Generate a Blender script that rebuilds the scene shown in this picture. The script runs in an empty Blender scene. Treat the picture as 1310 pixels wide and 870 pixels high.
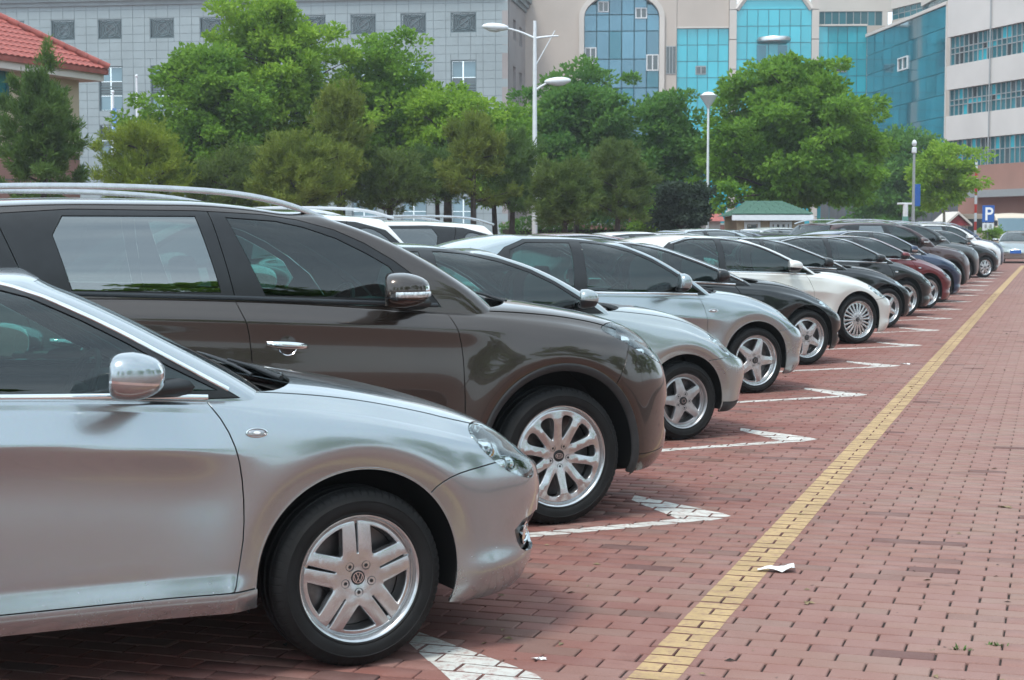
import bpy, bmesh, math, random
import numpy as np
from mathutils import Vector, Matrix
from mathutils.geometry import delaunay_2d_cdt
random.seed(7)
RNG = np.random.default_rng(11)
PI = math.pi
S = bpy.context.scene
COL = S.collection

# ------------------------------------------------------------------ camera
CAM_H = 1.57
PITCH = math.radians(3.805)
YAW = math.radians(17.877)          # camera looks this far to the left of +Y (the row runs along +Y)
cam_d = bpy.data.cameras.new('camera')
cam_d.sensor_fit = 'HORIZONTAL'
cam_d.sensor_width = 36.0
cam_d.lens = 36.0 * 2150.0 / 1310.0
cam_d.clip_start = 0.1
cam_d.clip_end = 3000.0
cam_d.dof.use_dof = True
cam_d.dof.focus_distance = 8.6
cam_d.dof.aperture_fstop = 13.0
cam = bpy.data.objects.new('camera', cam_d)
COL.objects.link(cam)
cam.location = (0, 0, CAM_H)
cam.rotation_euler = (math.radians(90) - PITCH, 0, YAW)
S.camera = cam

# ------------------------------------------------------------------ world, sun, exposure
SUN_EL, SUN_AZ = 62.0, 200.0        # azimuth clockwise from +Y
w = bpy.data.worlds.new('World'); S.world = w; w.use_nodes = True
nt = w.node_tree; nt.nodes.clear()
sky = nt.nodes.new('ShaderNodeTexSky'); sky.sky_type = 'NISHITA'; sky.sun_disc = False
sky.sun_elevation = math.radians(SUN_EL); sky.sun_rotation = math.radians(SUN_AZ)
sky.air_density = 1.0; sky.dust_density = 1.0; sky.ozone_density = 1.2
hsv = nt.nodes.new('ShaderNodeHueSaturation'); hsv.inputs['Saturation'].default_value = 0.55; hsv.inputs['Value'].default_value = 1.0
bg = nt.nodes.new('ShaderNodeBackground'); bg.inputs['Strength'].default_value = 0.15
wo = nt.nodes.new('ShaderNodeOutputWorld')
tin = nt.nodes.new('ShaderNodeMix'); tin.data_type = 'RGBA'; tin.blend_type = 'MULTIPLY'; tin.inputs[0].default_value = 1.0; tin.inputs[7].default_value = (0.93, 1.0, 0.985, 1)
nt.links.new(sky.outputs[0], hsv.inputs['Color']); nt.links.new(hsv.outputs[0], tin.inputs[6])
cloud = nt.nodes.new('ShaderNodeTexNoise'); cloud.inputs['Scale'].default_value = 2.2; cloud.inputs['Detail'].default_value = 5
wtc = nt.nodes.new('ShaderNodeTexCoord'); wmp = nt.nodes.new('ShaderNodeMapping'); wmp.inputs['Scale'].default_value = (1, 1, 2.6); nt.links.new(wtc.outputs['Generated'], wmp.inputs[0]); nt.links.new(wmp.outputs[0], cloud.inputs['Vector'])
cr_ = nt.nodes.new('ShaderNodeValToRGB'); cr_.color_ramp.elements[0].position = .35; cr_.color_ramp.elements[0].color = (4.2, 5.3, 6.2, 1); cr_.color_ramp.elements[1].position = .68; cr_.color_ramp.elements[1].color = (7.4, 8.6, 9.3, 1)
nt.links.new(cloud.outputs['Fac'], cr_.inputs['Fac'])
ov = nt.nodes.new('ShaderNodeMix'); ov.data_type = 'RGBA'; ov.inputs[0].default_value = 0.62      # thin bright overcast over the blue
nt.links.new(tin.outputs[2], ov.inputs[6]); nt.links.new(cr_.outputs[0], ov.inputs[7]); nt.links.new(ov.outputs[2], bg.inputs['Color']); nt.links.new(bg.outputs[0], wo.inputs['Surface'])
sl = bpy.data.lights.new('sun', 'SUN'); sl.energy = 1.5; sl.angle = math.radians(14); sl.color = (1.0, 0.95, 0.87)
so = bpy.data.objects.new('sun', sl); COL.objects.link(so)
az, el = math.radians(SUN_AZ), math.radians(SUN_EL)
sdir = Vector((math.sin(az) * math.cos(el), math.cos(az) * math.cos(el), math.sin(el)))
so.rotation_euler = sdir.to_track_quat('Z', 'Y').to_euler()
so.location = (0, 0, 50)
S.view_settings.view_transform = 'Standard'; S.view_settings.look = 'None'
S.view_settings.exposure = 0.80; S.view_settings.gamma = 1.0
S.render.engine = 'CYCLES'
S.cycles.max_bounces = 8; S.cycles.transparent_max_bounces = 16; S.cycles.glossy_bounces = 4
S.cycles.diffuse_bounces = 3; S.cycles.sample_clamp_indirect = 4.0

# ------------------------------------------------------------------ picture-to-place helper (photo pixels, 1310 x 870)
F, CX, CY = 2150.0, 655.0, 435.0
def ray(px, py):
    v = ((px - CX) / F, (py - CY) / F)
    fw = math.cos(PITCH) - v[1] * math.sin(PITCH); dn = v[1] * math.cos(PITCH) + math.sin(PITCH); r = v[0]
    return Vector((-math.sin(YAW) * fw + math.cos(YAW) * r, math.cos(YAW) * fw + math.sin(YAW) * r, -dn))
def ground(px, py, z=0.0):
    d = ray(px, py); return Vector((0, 0, CAM_H)) + d * ((z - CAM_H) / d.z)
def at(px, py, dist):                # point at this distance along the viewing axis
    d = ray(px, py); fw = d.x * -math.sin(YAW) + d.y * math.cos(YAW)
    return Vector((0, 0, CAM_H)) + d * (dist / fw)

# ------------------------------------------------------------------ objects
def tag(o, label=None, cat=None, group=None, kind=None):
    if label: o['label'] = label
    if cat: o['category'] = cat
    if group: o['group'] = group
    if kind: o['kind'] = kind
    return o
def empty(name, loc=(0, 0, 0), rz=0.0):
    o = bpy.data.objects.new(name, None); COL.objects.link(o)
    o.location = loc; o.rotation_euler = (0, 0, rz); o.empty_display_size = 0.3
    return o
def link(name, me, mat=None, parent=None):
    o = bpy.data.objects.new(name, me); COL.objects.link(o)
    if mat is not None:
        if isinstance(mat, (list, tuple)):
            if len(me.materials) == 0:
                for m in mat: me.materials.append(m)
        else:
            if len(me.materials) == 0: me.materials.append(mat)
            elif me.materials[0] is not mat: o.material_slots[0].link = 'OBJECT'; o.material_slots[0].material = mat
    if parent is not None: o.parent = parent
    return o
def raw_mesh(name, V, Fc, N=None, smooth=True):
    me = bpy.data.meshes.new(name)
    me.from_pydata([tuple(map(float, v)) for v in V], [], [tuple(int(i) for i in f) for f in Fc])
    if smooth: me.polygons.foreach_set('use_smooth', [True] * len(me.polygons))
    me.update()
    if N is not None:
        me.normals_split_custom_set_from_vertices([tuple(map(float, n)) for n in N])
    return me
class MB:
    """collects simple solids into one mesh"""
    def __init__(s): s.v = []; s.f = []; s.m = []; s.cur = 0
    def mat(s, i): s.cur = i; return s
    def add(s, V, Fc):
        o = len(s.v); s.v += [tuple(p) for p in V]; s.f += [tuple(i + o for i in f) for f in Fc]; s.m += [s.cur] * len(Fc); return s
    def box(s, a, b, M=None):
        x0, y0, z0 = a; x1, y1, z1 = b
        V = [Vector(p) for p in ((x0,y0,z0),(x1,y0,z0),(x1,y1,z0),(x0,y1,z0),(x0,y0,z1),(x1,y0,z1),(x1,y1,z1),(x0,y1,z1))]
        if M is not None: V = [M @ p for p in V]
        return s.add(V, [(0,3,2,1),(4,5,6,7),(0,1,5,4),(1,2,6,5),(2,3,7,6),(3,0,4,7)])
    def bbox(s, a, b, r, M=None):
        """box with chamfered edges"""
        bm = bmesh.new(); bmesh.ops.create_cube(bm, size=1.0)
        for v in bm.verts: v.co = Vector((a[i] + (v.co[i] + .5) * (b[i] - a[i]) for i in range(3)))
        bmesh.ops.bevel(bm, geom=list(bm.edges), offset=r, segments=2, profile=.5, affect='EDGES')
        bm.verts.index_update(); V = [v.co.copy() for v in bm.verts]
        if M is not None: V = [M @ p for p in V]
        s.add(V, [[v.index for v in f.verts] for f in bm.faces]); bm.free(); return s
    def tube(s, pts, rad, n=8, cap=True):
        pts = [Vector(p) for p in pts]; rad = rad if hasattr(rad, '__len__') else [rad] * len(pts)
        V = []; Fc = []; up = Vector((0, 0, 1))
        t0 = (pts[1] - pts[0]).normalized(); a = t0.orthogonal().normalized()
        for i, p in enumerate(pts):
            t = (pts[min(i + 1, len(pts) - 1)] - pts[max(i - 1, 0)]).normalized()
            a = (a - t * a.dot(t)).normalized(); b = t.cross(a)
            V += [p + (a * math.cos(2 * PI * k / n) + b * math.sin(2 * PI * k / n)) * rad[i] for k in range(n)]
        for i in range(len(pts) - 1):
            for k in range(n):
                Fc.append((i * n + k, i * n + (k + 1) % n, (i + 1) * n + (k + 1) % n, (i + 1) * n + k))
        if cap:
            Fc.append(tuple(range(n - 1, -1, -1))); Fc.append(tuple((len(pts) - 1) * n + k for k in range(n)))
        return s.add(V, Fc)
    def lathe(s, prof, n=32, M=None, close=False):
        """prof: (radius, height) about local Z"""
        V = []; Fc = []; m = len(prof)
        for k in range(n):
            c, q = math.cos(2 * PI * k / n), math.sin(2 * PI * k / n)
            V += [Vector((r * c, r * q, z)) for r, z in prof]
        for k in range(n):
            k2 = (k + 1) % n
            for i in range(m - 1 + (1 if close else 0)):
                j = (i + 1) % m
                Fc.append((k * m + i, k2 * m + i, k2 * m + j, k * m + j))
        if M is not None: V = [M @ p for p in V]
        return s.add(V, Fc)
    def prism(s, poly, z0, z1, M=None):
        n = len(poly); V = [Vector((p[0], p[1], z0)) for p in poly] + [Vector((p[0], p[1], z1)) for p in poly]
        if M is not None: V = [M @ p for p in V]
        return s.add(V, [tuple(range(n - 1, -1, -1)), tuple(range(n, 2 * n))] + [(i, (i + 1) % n, n + (i + 1) % n, n + i) for i in range(n)])
    def sphere(s, c, r, n=12, m=8):
        V = []; Fc = []; r = r if hasattr(r, '__len__') else (r, r, r)
        for i in range(m + 1):
            for k in range(n):
                a, b = PI * i / m, 2 * PI * k / n
                V.append((c[0] + r[0] * math.sin(a) * math.cos(b), c[1] + r[1] * math.sin(a) * math.sin(b), c[2] + r[2] * math.cos(a)))
        for i in range(m):
            for k in range(n): Fc.append((i * n + k, (i + 1) * n + k, (i + 1) * n + (k + 1) % n, i * n + (k + 1) % n))
        return s.add(V, Fc)
    def mesh(s, name, smooth=None):
        me = bpy.data.meshes.new(name); me.from_pydata(s.v, [], s.f)
        if max(s.m, default=0) > 0: me.polygons.foreach_set('material_index', s.m)
        me.update()
        if smooth is not None:
            bm = bmesh.new(); bm.from_mesh(me)
            lim = math.radians(smooth)
            for f in bm.faces: f.smooth = True
            for e in bm.edges:
                if len(e.link_faces) == 2 and e.calc_face_angle(0) > lim: e.smooth = False
            bm.to_mesh(me); bm.free()
        return me
    def build(s, name, mat=None, parent=None, smooth=None):
        return link(name, s.mesh(name, smooth), mat, parent)

# ------------------------------------------------------------------ materials
MATS = {}
def new_mat(name):
    m = bpy.data.materials.new(name); m.use_nodes = True; MATS[name] = m
    return m, m.node_tree, m.node_tree.nodes['Principled BSDF']
def setp(p, **k):
    for a, b in k.items():
        a = {'base': 'Base Color', 'rough': 'Roughness', 'metal': 'Metallic', 'coat': 'Coat Weight', 'coatr': 'Coat Roughness',
             'spec': 'Specular IOR Level', 'ior': 'IOR', 'trans': 'Transmission Weight', 'emit': 'Emission Color', 'emits': 'Emission Strength'}.get(a, a)
        if a in ('Base Color', 'Emission Color'): b = (*b, 1)
        p.inputs[a].default_value = b
def nz(nt, scale, detail=3, rough=.55, coord='Object', vec=None, stretch=None):
    n = nt.nodes.new('ShaderNodeTexNoise'); n.inputs['Scale'].default_value = scale; n.inputs['Detail'].default_value = detail
    n.inputs['Roughness'].default_value = rough
    if vec is None:
        t = nt.nodes.new('ShaderNodeTexCoord'); vec = t.outputs[coord]
    if stretch:
        mp = nt.nodes.new('ShaderNodeMapping'); mp.inputs['Scale'].default_value = stretch; nt.links.new(vec, mp.inputs['Vector']); vec = mp.outputs[0]
    nt.links.new(vec, n.inputs['Vector']); return n.outputs['Fac']
def ramp(nt, src, stops):
    r = nt.nodes.new('ShaderNodeValToRGB'); e = r.color_ramp.elements
    while len(e) < len(stops): e.new(0.5)
    for i, (p, c) in enumerate(stops):
        e[i].position = p; e[i].color = (*c, 1) if len(c) == 3 else c
    nt.links.new(src, r.inputs['Fac']); return r.outputs['Color']
def mixc(nt, fac, a, b, mode='MIX'):
    m = nt.nodes.new('ShaderNodeMix'); m.data_type = 'RGBA'; m.blend_type = mode
    for sock, val in ((m.inputs['Factor'], fac), (m.inputs['A'], a), (m.inputs['B'], b)) if False else ((m.inputs[0], fac), (m.inputs[6], a), (m.inputs[7], b)):
        if isinstance(val, (int, float)): sock.default_value = val
        elif isinstance(val, tuple): sock.default_value = (*val, 1) if len(val) == 3 else val
        else: nt.links.new(val, sock)
    return m.outputs[2]
def mth(nt, op, a, b=None, c=None, clamp=False):
    m = nt.nodes.new('ShaderNodeMath'); m.operation = op; m.use_clamp = clamp
    for i, val in enumerate((a, b, c)):
        if val is None: continue
        if isinstance(val, (int, float)): m.inputs[i].default_value = val
        else: nt.links.new(val, m.inputs[i])
    return m.outputs[0]
def bump(nt, p, src, dist=.002, strength=.5):
    b = nt.nodes.new('ShaderNodeBump'); b.inputs['Strength'].default_value = strength; b.inputs['Distance'].default_value = dist
    nt.links.new(src, b.inputs['Height']); nt.links.new(b.outputs[0], p.inputs['Normal'])
def simple(name, base, rough=.5, metal=0.0, var=.12, scale=6.0, bmp=0.0, bscale=60.0, **k):
    m, nt, p = new_mat(name); setp(p, base=base, rough=rough, metal=metal, **k)
    if var > 0:
        f = nz(nt, scale, 4)
        lo = tuple(c * (1 - var) for c in base); hi = tuple(min(1, c * (1 + var)) for c in base)
        nt.links.new(ramp(nt, f, [(.3, lo), (.7, hi)]), p.inputs['Base Color'])
    if bmp: bump(nt, p, nz(nt, bscale, 3), bmp)
    return m
def paint(name, base, metal=.75, rough=.3, dirt=.35, coat=1.0, spec=.5):
    """car paint: metallic base under a clear coat, thin road dust low down on the body"""
    m, nt, p = new_mat(name); setp(p, base=base, metal=metal, rough=rough, coat=coat, coatr=.025, spec=spec)
    fl = nt.nodes.new('ShaderNodeTexVoronoi'); fl.inputs['Scale'].default_value = 900
    tc = nt.nodes.new('ShaderNodeTexCoord'); nt.links.new(tc.outputs['Object'], fl.inputs['Vector'])
    c = mixc(nt, .10, base, fl.outputs['Color'], 'OVERLAY')
    sp = nt.nodes.new('ShaderNodeSeparateXYZ'); nt.links.new(tc.outputs['Object'], sp.inputs[0])
    low = mth(nt, 'MULTIPLY_ADD', sp.outputs['Z'], -1.9, 1.35, clamp=True); low = mth(nt, 'MULTIPLY', mth(nt, 'MULTIPLY', low, low), 1.5, clamp=True)
    n1 = nz(nt, 7.0, 6, .65); n2 = nz(nt, 60, 3, .6)
    d = mth(nt, 'MULTIPLY', low, mth(nt, 'MULTIPLY', n1, n1))
    spots = mth(nt, 'MULTIPLY_ADD', n2, 9.0, -5.9, clamp=True)
    d = mth(nt, 'ADD', mth(nt, 'MULTIPLY', d, dirt), mth(nt, 'MULTIPLY', mth(nt, 'MULTIPLY', spots, low), dirt * .45), clamp=True)
    nt.links.new(mixc(nt, d, c, (.16, .13, .11)), p.inputs['Base Color'])
    nt.links.new(mth(nt, 'MULTIPLY_ADD', d, -metal, metal), p.inputs['Metallic'])
    nt.links.new(mth(nt, 'MULTIPLY_ADD', d, .45, rough), p.inputs['Roughness'])
    dust = nz(nt, 2.2, 5, .6)
    nt.links.new(mth(nt, 'MULTIPLY_ADD', dust, .06, mth(nt, 'MULTIPLY', d, .5)), p.inputs['Coat Roughness'])
    return m
def thin_glass(name, tint, refl=1.0, ior=1.5, rough=0.0, minr=0.04):
    """thin pane: clear tinted pass-through with a Fresnel mirror on it"""
    m = bpy.data.materials.new(name); m.use_nodes = True; MATS[name] = m; nt = m.node_tree; nt.nodes.clear()
    o = nt.nodes.new('ShaderNodeOutputMaterial'); mx = nt.nodes.new('ShaderNodeMixShader')
    t = nt.nodes.new('ShaderNodeBsdfTransparent'); t.inputs[0].default_value = (*tint, 1)
    g = nt.nodes.new('ShaderNodeBsdfGlossy'); g.inputs['Roughness'].default_value = rough; g.inputs['Color'].default_value = (.93, .97, .97, 1)
    fr = nt.nodes.new('ShaderNodeFresnel'); fr.inputs['IOR'].default_value = ior
    f = mth(nt, 'MULTIPLY_ADD', fr.outputs[0], refl, minr, clamp=True)
    nt.links.new(f, mx.inputs[0]); nt.links.new(t.outputs[0], mx.inputs[1]); nt.links.new(g.outputs[0], mx.inputs[2]); nt.links.new(mx.outputs[0], o.inputs[0])
    return m
M_GLASS = thin_glass('car_glass', (.27, .50, .46), 1.3, 1.5, 0.0, .02)
M_DARKGLASS = thin_glass('tinted_car_glass', (.07, .10, .10), 1.6, 1.55, 0.0, .10)
M_LENS = thin_glass('lamp_lens', (.86, .90, .90), 1.2, 1.5, 0.0, .04)
M_RUBBER = simple('tyre_rubber', (.0075, .0075, .008), .68, 0, .4, 9, spec=.28)
M_TRIM = simple('black_plastic_trim', (.012, .013, .015), .34, 0, .2, 20)
M_CLAD = simple('grey_black_cladding', (.022, .023, .025), .55, 0, .25, 14, .0004, 400)
M_CHROME = simple('chrome', (.82, .84, .85), .08, 1.0, .04)
M_REFL = simple('lamp_reflector', (.90, .92, .93), .22, .85, .25, 60)
M_SATIN = simple('satin_grey_trim', (.20, .21, .22), .30, .8, .08)
M_ALLOY = simple('silver_alloy_wheel', (.55, .555, .565), .27, .92, .10, 18)
M_ALLOYD = simple('dull_alloy_wheel', (.44, .44, .45), .36, .9, .16, 14)
M_BRAKE = simple('brake_disc', (.13, .12, .12), .42, .9, .3, 18)
M_BLACK = simple('matt_black', (.006, .006, .007), .9, 0, 0)
M_SEAT = simple('dark_upholstery', (.030, .030, .034), .8, 0, .2, 10)
M_SEATB = simple('beige_upholstery', (.30, .25, .20), .8, 0, .15, 10)
M_DASH = simple('dashboard_vinyl', (.028, .03, .034), .6, 0, .2, 10)
M_AMBER = simple('amber_lens', (.75, .28, .03), .15, 0, 0, coat=1.0)
M_REDL = simple('red_lamp_lens', (.35, .01, .01), .12, 0, 0, coat=1.0)
M_MIRR = simple('mirror_glass', (.75, .78, .8), .02, 1.0, 0)
M_WHITEM = simple('white_lamp_plastic', (.8, .82, .84), .2, 0, 0, coat=.5)
M_COWL = simple('grey_cowl_plastic', (.050, .056, .060), .35, 0, .25, 30)
# ------------------------------------------------------------------ smooth surfaces cut into panels
def curve(keys):
    k = np.array(sorted(keys), float); x, y = k[:, 0], k[:, 1]
    if len(x) < 3: return lambda q: np.interp(q, x, y)
    h = np.diff(x); d = np.diff(y) / h; m = np.zeros(len(x)); m[0] = d[0]; m[-1] = d[-1]
    for i in range(1, len(x) - 1):
        if d[i - 1] * d[i] <= 0: m[i] = 0
        else:
            w1, w2 = 2 * h[i] + h[i - 1], h[i] + 2 * h[i - 1]; m[i] = (w1 + w2) / (w1 / d[i - 1] + w2 / d[i])
    def f(q):
        q = np.asarray(q, float); qc = np.clip(q, x[0], x[-1]); i = np.clip(np.searchsorted(x, qc) - 1, 0, len(x) - 2)
        t = (qc - x[i]) / h[i]
        r = (2*t**3-3*t**2+1)*y[i] + (t**3-2*t**2+t)*h[i]*m[i] + (-2*t**3+3*t**2)*y[i+1] + (t**3-t**2)*h[i]*m[i+1]
        return r + (q - qc) * np.where(q < x[0], m[0], m[-1])
    return f
def chaikin(p, n=2, closed=True):
    p = np.array(p, float)
    for _ in range(n):
        q = np.roll(p, -1, 0) if closed else p[1:]; a = p if closed else p[:-1]
        r = np.empty((2 * len(a), 2)); r[0::2] = .75 * a + .25 * q; r[1::2] = .25 * a + .75 * q
        p = r if closed else np.vstack([p[:1], r, p[-1:]])
    return p
def densify(p, step, closed):
    p = np.array(p, float); out = []
    n = len(p) if closed else len(p) - 1
    for i in range(n):
        a, b = p[i], p[(i + 1) % len(p)]; k = max(1, int(math.ceil(np.linalg.norm(b - a) / step)))
        for j in range(k): out.append(a + (b - a) * j / k)
    if not closed: out.append(p[-1])
    return np.array(out)
def offset(p, d, closed):
    p = np.array(p, float)
    if closed: a = np.roll(p, 1, 0); b = np.roll(p, -1, 0)
    else: a = np.vstack([p[:1], p[:-1]]); b = np.vstack([p[1:], p[-1:]])
    t1 = p - a; t2 = b - p
    l1 = np.linalg.norm(t1, axis=1, keepdims=True); l2 = np.linalg.norm(t2, axis=1, keepdims=True)
    t1 = np.where(l1 > 1e-9, t1 / np.maximum(l1, 1e-9), t2 / np.maximum(l2, 1e-9)); t2 = np.where(l2 > 1e-9, t2 / np.maximum(l2, 1e-9), t1)
    t = t1 + t2; t /= np.maximum(np.linalg.norm(t, axis=1, keepdims=True), 1e-9)
    n = np.stack([-t[:, 1], t[:, 0]], 1); c = np.clip((t * t1).sum(1, keepdims=True), .5, 1)
    return p + n * d / c
def inpoly(P, loops):
    r = np.zeros(len(P), bool); x, y = P[:, 0], P[:, 1]
    for L in loops:
        a = np.asarray(L); b = np.roll(a, -1, 0)
        for (x0, y0), (x1, y1) in zip(a, b):
            if y0 == y1: continue
            c = ((y0 > y) != (y1 > y)) & (x < (x1 - x0) * (y - y0) / (y1 - y0) + x0)
            r ^= c
    return r
class Surf:
    """uniform bicubic B-spline over a control net P[i][k]; both ends in i and the last k lie on y=0 and are mirrored there"""
    def __init__(s, P, disp=None, vmir=True, umir=True):
        P = np.asarray(P, float); s.nu, s.nv = P.shape[0] - 1, P.shape[1] - 1; s.disp = disp
        def refl(Q): Q = Q.copy(); Q[..., 1] *= -1; return Q
        a = refl(P[1]) if umir else 2 * P[0] - P[1]; b = refl(P[-2]) if umir else 2 * P[-1] - P[-2]
        P = np.concatenate([a[None], P, b[None]], 0)
        lo = 2 * P[:, 0] - P[:, 1]; hi = refl(P[:, -2]) if vmir else 2 * P[:, -1] - P[:, -2]
        s.P = np.concatenate([lo[:, None], P, hi[:, None]], 1)
        gu = np.linspace(0, s.nu, s.nu * 4 + 1); gv = np.linspace(0, s.nv, s.nv * 6 + 1)
        s.gu, s.gv = np.meshgrid(gu, gv, indexing='ij'); s.G = s.base(s.gu.ravel(), s.gv.ravel())
    def base(s, u, v):
        u = np.clip(np.asarray(u, float), 0, s.nu); v = np.clip(np.asarray(v, float), 0, s.nv)
        i = np.minimum(u.astype(int), s.nu - 1); k = np.minimum(v.astype(int), s.nv - 1); a = u - i; b = v - k
        W = lambda t: np.stack([(1 - t)**3, 3*t**3 - 6*t**2 + 4, -3*t**3 + 3*t**2 + 3*t + 1, t**3], -1) / 6
        wu, wv = W(a), W(b); R = np.zeros((len(u), 3))
        for p in range(4):
            for q in range(4): R += (wu[:, p] * wv[:, q])[:, None] * s.P[i + p, k + q]
        return R
    def pos(s, u, v):
        R = s.base(u, v)
        if s.disp is not None: R[:, 1] -= s.disp(R, np.asarray(v, float))
        return R
    def norm(s, u, v, e=.02):
        u = np.asarray(u, float); v = np.asarray(v, float)
        u0, u1 = np.clip(u - e, 0, s.nu), np.clip(u + e, 0, s.nu); v0, v1 = np.clip(v - e, 0, s.nv), np.clip(v + e, 0, s.nv)
        du = s.pos(u1, v) - s.pos(u0, v); dv = s.pos(u, v1) - s.pos(u, v0)
        n = np.cross(du, dv); l = np.linalg.norm(n, axis=1, keepdims=True); n = n / np.maximum(l, 1e-12)
        on = (u <= 1e-6) | (u >= s.nu - 1e-6); n[on, 1] = 0
        on = (v >= s.nv - 1e-6); n[on, 1] = 0
        n /= np.maximum(np.linalg.norm(n, axis=1, keepdims=True), 1e-12)
        return n
    def inv(s, pts, ax, ur=None, vr=None):
        """(u,v) of points given by two of their coordinates"""
        pts = np.asarray(pts, float)
        if ax == 'uv': return np.clip(pts, 0, (s.nu, s.nv))
        A = {'xz': (0, 2), 'xy': (0, 1), 'yz': (1, 2)}[ax]
        ok = np.ones(s.gu.size, bool)
        if ur: ok &= (s.gu.ravel() >= ur[0]) & (s.gu.ravel() <= ur[1])
        if vr: ok &= (s.gv.ravel() >= vr[0]) & (s.gv.ravel() <= vr[1])
        Gs = s.G[ok][:, A]; gu = s.gu.ravel()[ok]; gv = s.gv.ravel()[ok]
        j = np.argmin(((Gs[None] - pts[:, None]) ** 2).sum(2), 1); u, v = gu[j].copy(), gv[j].copy()
        for _ in range(12):
            R = s.base(u, v)[:, A] - pts; e = 1e-3
            Ju = (s.base(u + e, v)[:, A] - s.base(u - e, v)[:, A]) / np.maximum(np.clip(u+e,0,s.nu)-np.clip(u-e,0,s.nu),1e-9)[:, None]
            Jv = (s.base(u, v + e)[:, A] - s.base(u, v - e)[:, A]) / np.maximum(np.clip(v+e,0,s.nv)-np.clip(v-e,0,s.nv),1e-9)[:, None]
            d = Ju[:, 0] * Jv[:, 1] - Ju[:, 1] * Jv[:, 0]; d = np.where(np.abs(d) < 1e-6, 1e-6, d)
            su = (R[:, 0] * Jv[:, 1] - R[:, 1] * Jv[:, 0]) / d; sv = (Ju[:, 0] * R[:, 1] - Ju[:, 1] * R[:, 0]) / d
            u = u - np.clip(su, -.5, .5); v = v - np.clip(sv, -.5, .5)
            lo = ur or (0, s.nu); u = np.clip(u, max(0, lo[0]), min(s.nu, lo[1]))
            lo = vr or (0, s.nv); v = np.clip(v, max(0, lo[0]), min(s.nv, lo[1]))
        return np.stack([u, v], 1)
class Cuts:
    """closed loops in the (u,v) plane of a Surf: gaps (removed strips) and holes"""
    def __init__(s, surf): s.s = surf; s.rem = []; s.con = []
    def gap(s, pts, ax='xz', w=.005, closed=False, smooth=0, step=.03, ur=None, vr=None):
        p = np.array(pts, float)
        if smooth: p = chaikin(p, smooth, closed)
        p = densify(p, step if ax != 'uv' else .25, closed)
        if ax == 'uv': w = w * 8
        a, b = offset(p, w / 2, closed), offset(p, -w / 2, closed)
        A, B = s.s.inv(a, ax, ur, vr), s.s.inv(b, ax, ur, vr)
        if closed: s.rem.append([A, B]); s.con += [A, B]
        else:
            L = np.vstack([A, B[::-1]]); s.rem.append([L]); s.con.append(L)
    def hole(s, pts, ax='xz', smooth=0, step=.03, ur=None, vr=None):
        p = np.array(pts, float)
        if smooth: p = chaikin(p, smooth, True)
        A = s.s.inv(densify(p, step if ax != 'uv' else .25, True), ax, ur, vr); s.rem.append([A]); s.con.append(A)
    def run(s, du=.25, dv=.25, vmax=None):
        nu, nv = s.s.nu, (vmax or s.s.nv)
        a = int(math.ceil(nu / du)); b = int(math.ceil(nv / dv))
        gu, gv = np.meshgrid(np.linspace(0, nu, a + 1), np.linspace(0, nv, b + 1), indexing='ij')
        V = [tuple(p) for p in np.stack([gu.ravel(), gv.ravel()], 1)]; E = []
        for L in s.con:
            L = np.clip(L, 0, (nu, nv)); o = len(V); V += [tuple(p) for p in L]; n = len(L)
            E += [(o + i, o + (i + 1) % n) for i in range(n)]
        ov, oe, of, _, _, _ = delaunay_2d_cdt([Vector(p) for p in V], E, [], 0, 1e-5, False)
        P = np.array([(p.x, p.y) for p in ov]); T = np.array([tuple(f) for f in of], int)
        C = P[T].mean(1)
        area = np.abs(np.cross(P[T[:, 1]] - P[T[:, 0]], P[T[:, 2]] - P[T[:, 0]])) if False else np.abs((P[T[:,1],0]-P[T[:,0],0])*(P[T[:,2],1]-P[T[:,0],1])-(P[T[:,1],1]-P[T[:,0],1])*(P[T[:,2],0]-P[T[:,0],0]))
        keep = area > 1e-9
        for loops in s.rem: keep &= ~inpoly(C, loops)
        T = T[keep]; C = C[keep]
        # components over shared edges
        par = list(range(len(T)))
        def find(i):
            while par[i] != i: par[i] = par[par[i]]; i = par[i]
            return i
        ed = {}
        for t, (i, j, k) in enumerate(T.tolist()):
            for e in ((i, j), (j, k), (k, i)):
                e = e if e[0] < e[1] else (e[1], e[0])
                if e in ed:
                    r1, r2 = find(ed[e]), find(t)
                    if r1 != r2: par[r1] = r2
                else: ed[e] = t
        comp = np.array([find(t) for t in range(len(T))])
        s.P, s.T, s.C, s.comp = P, T, C, comp
        return s
    def comps(s):
        ids, cnt = np.unique(s.comp, return_counts=True); return list(zip(ids, cnt))
    def at(s, pt, ax='xz', ur=None, vr=None):
        q = s.s.inv([pt], ax, ur, vr)[0]; return s.comp[np.argmin(((s.C - q) ** 2).sum(1))]
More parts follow.
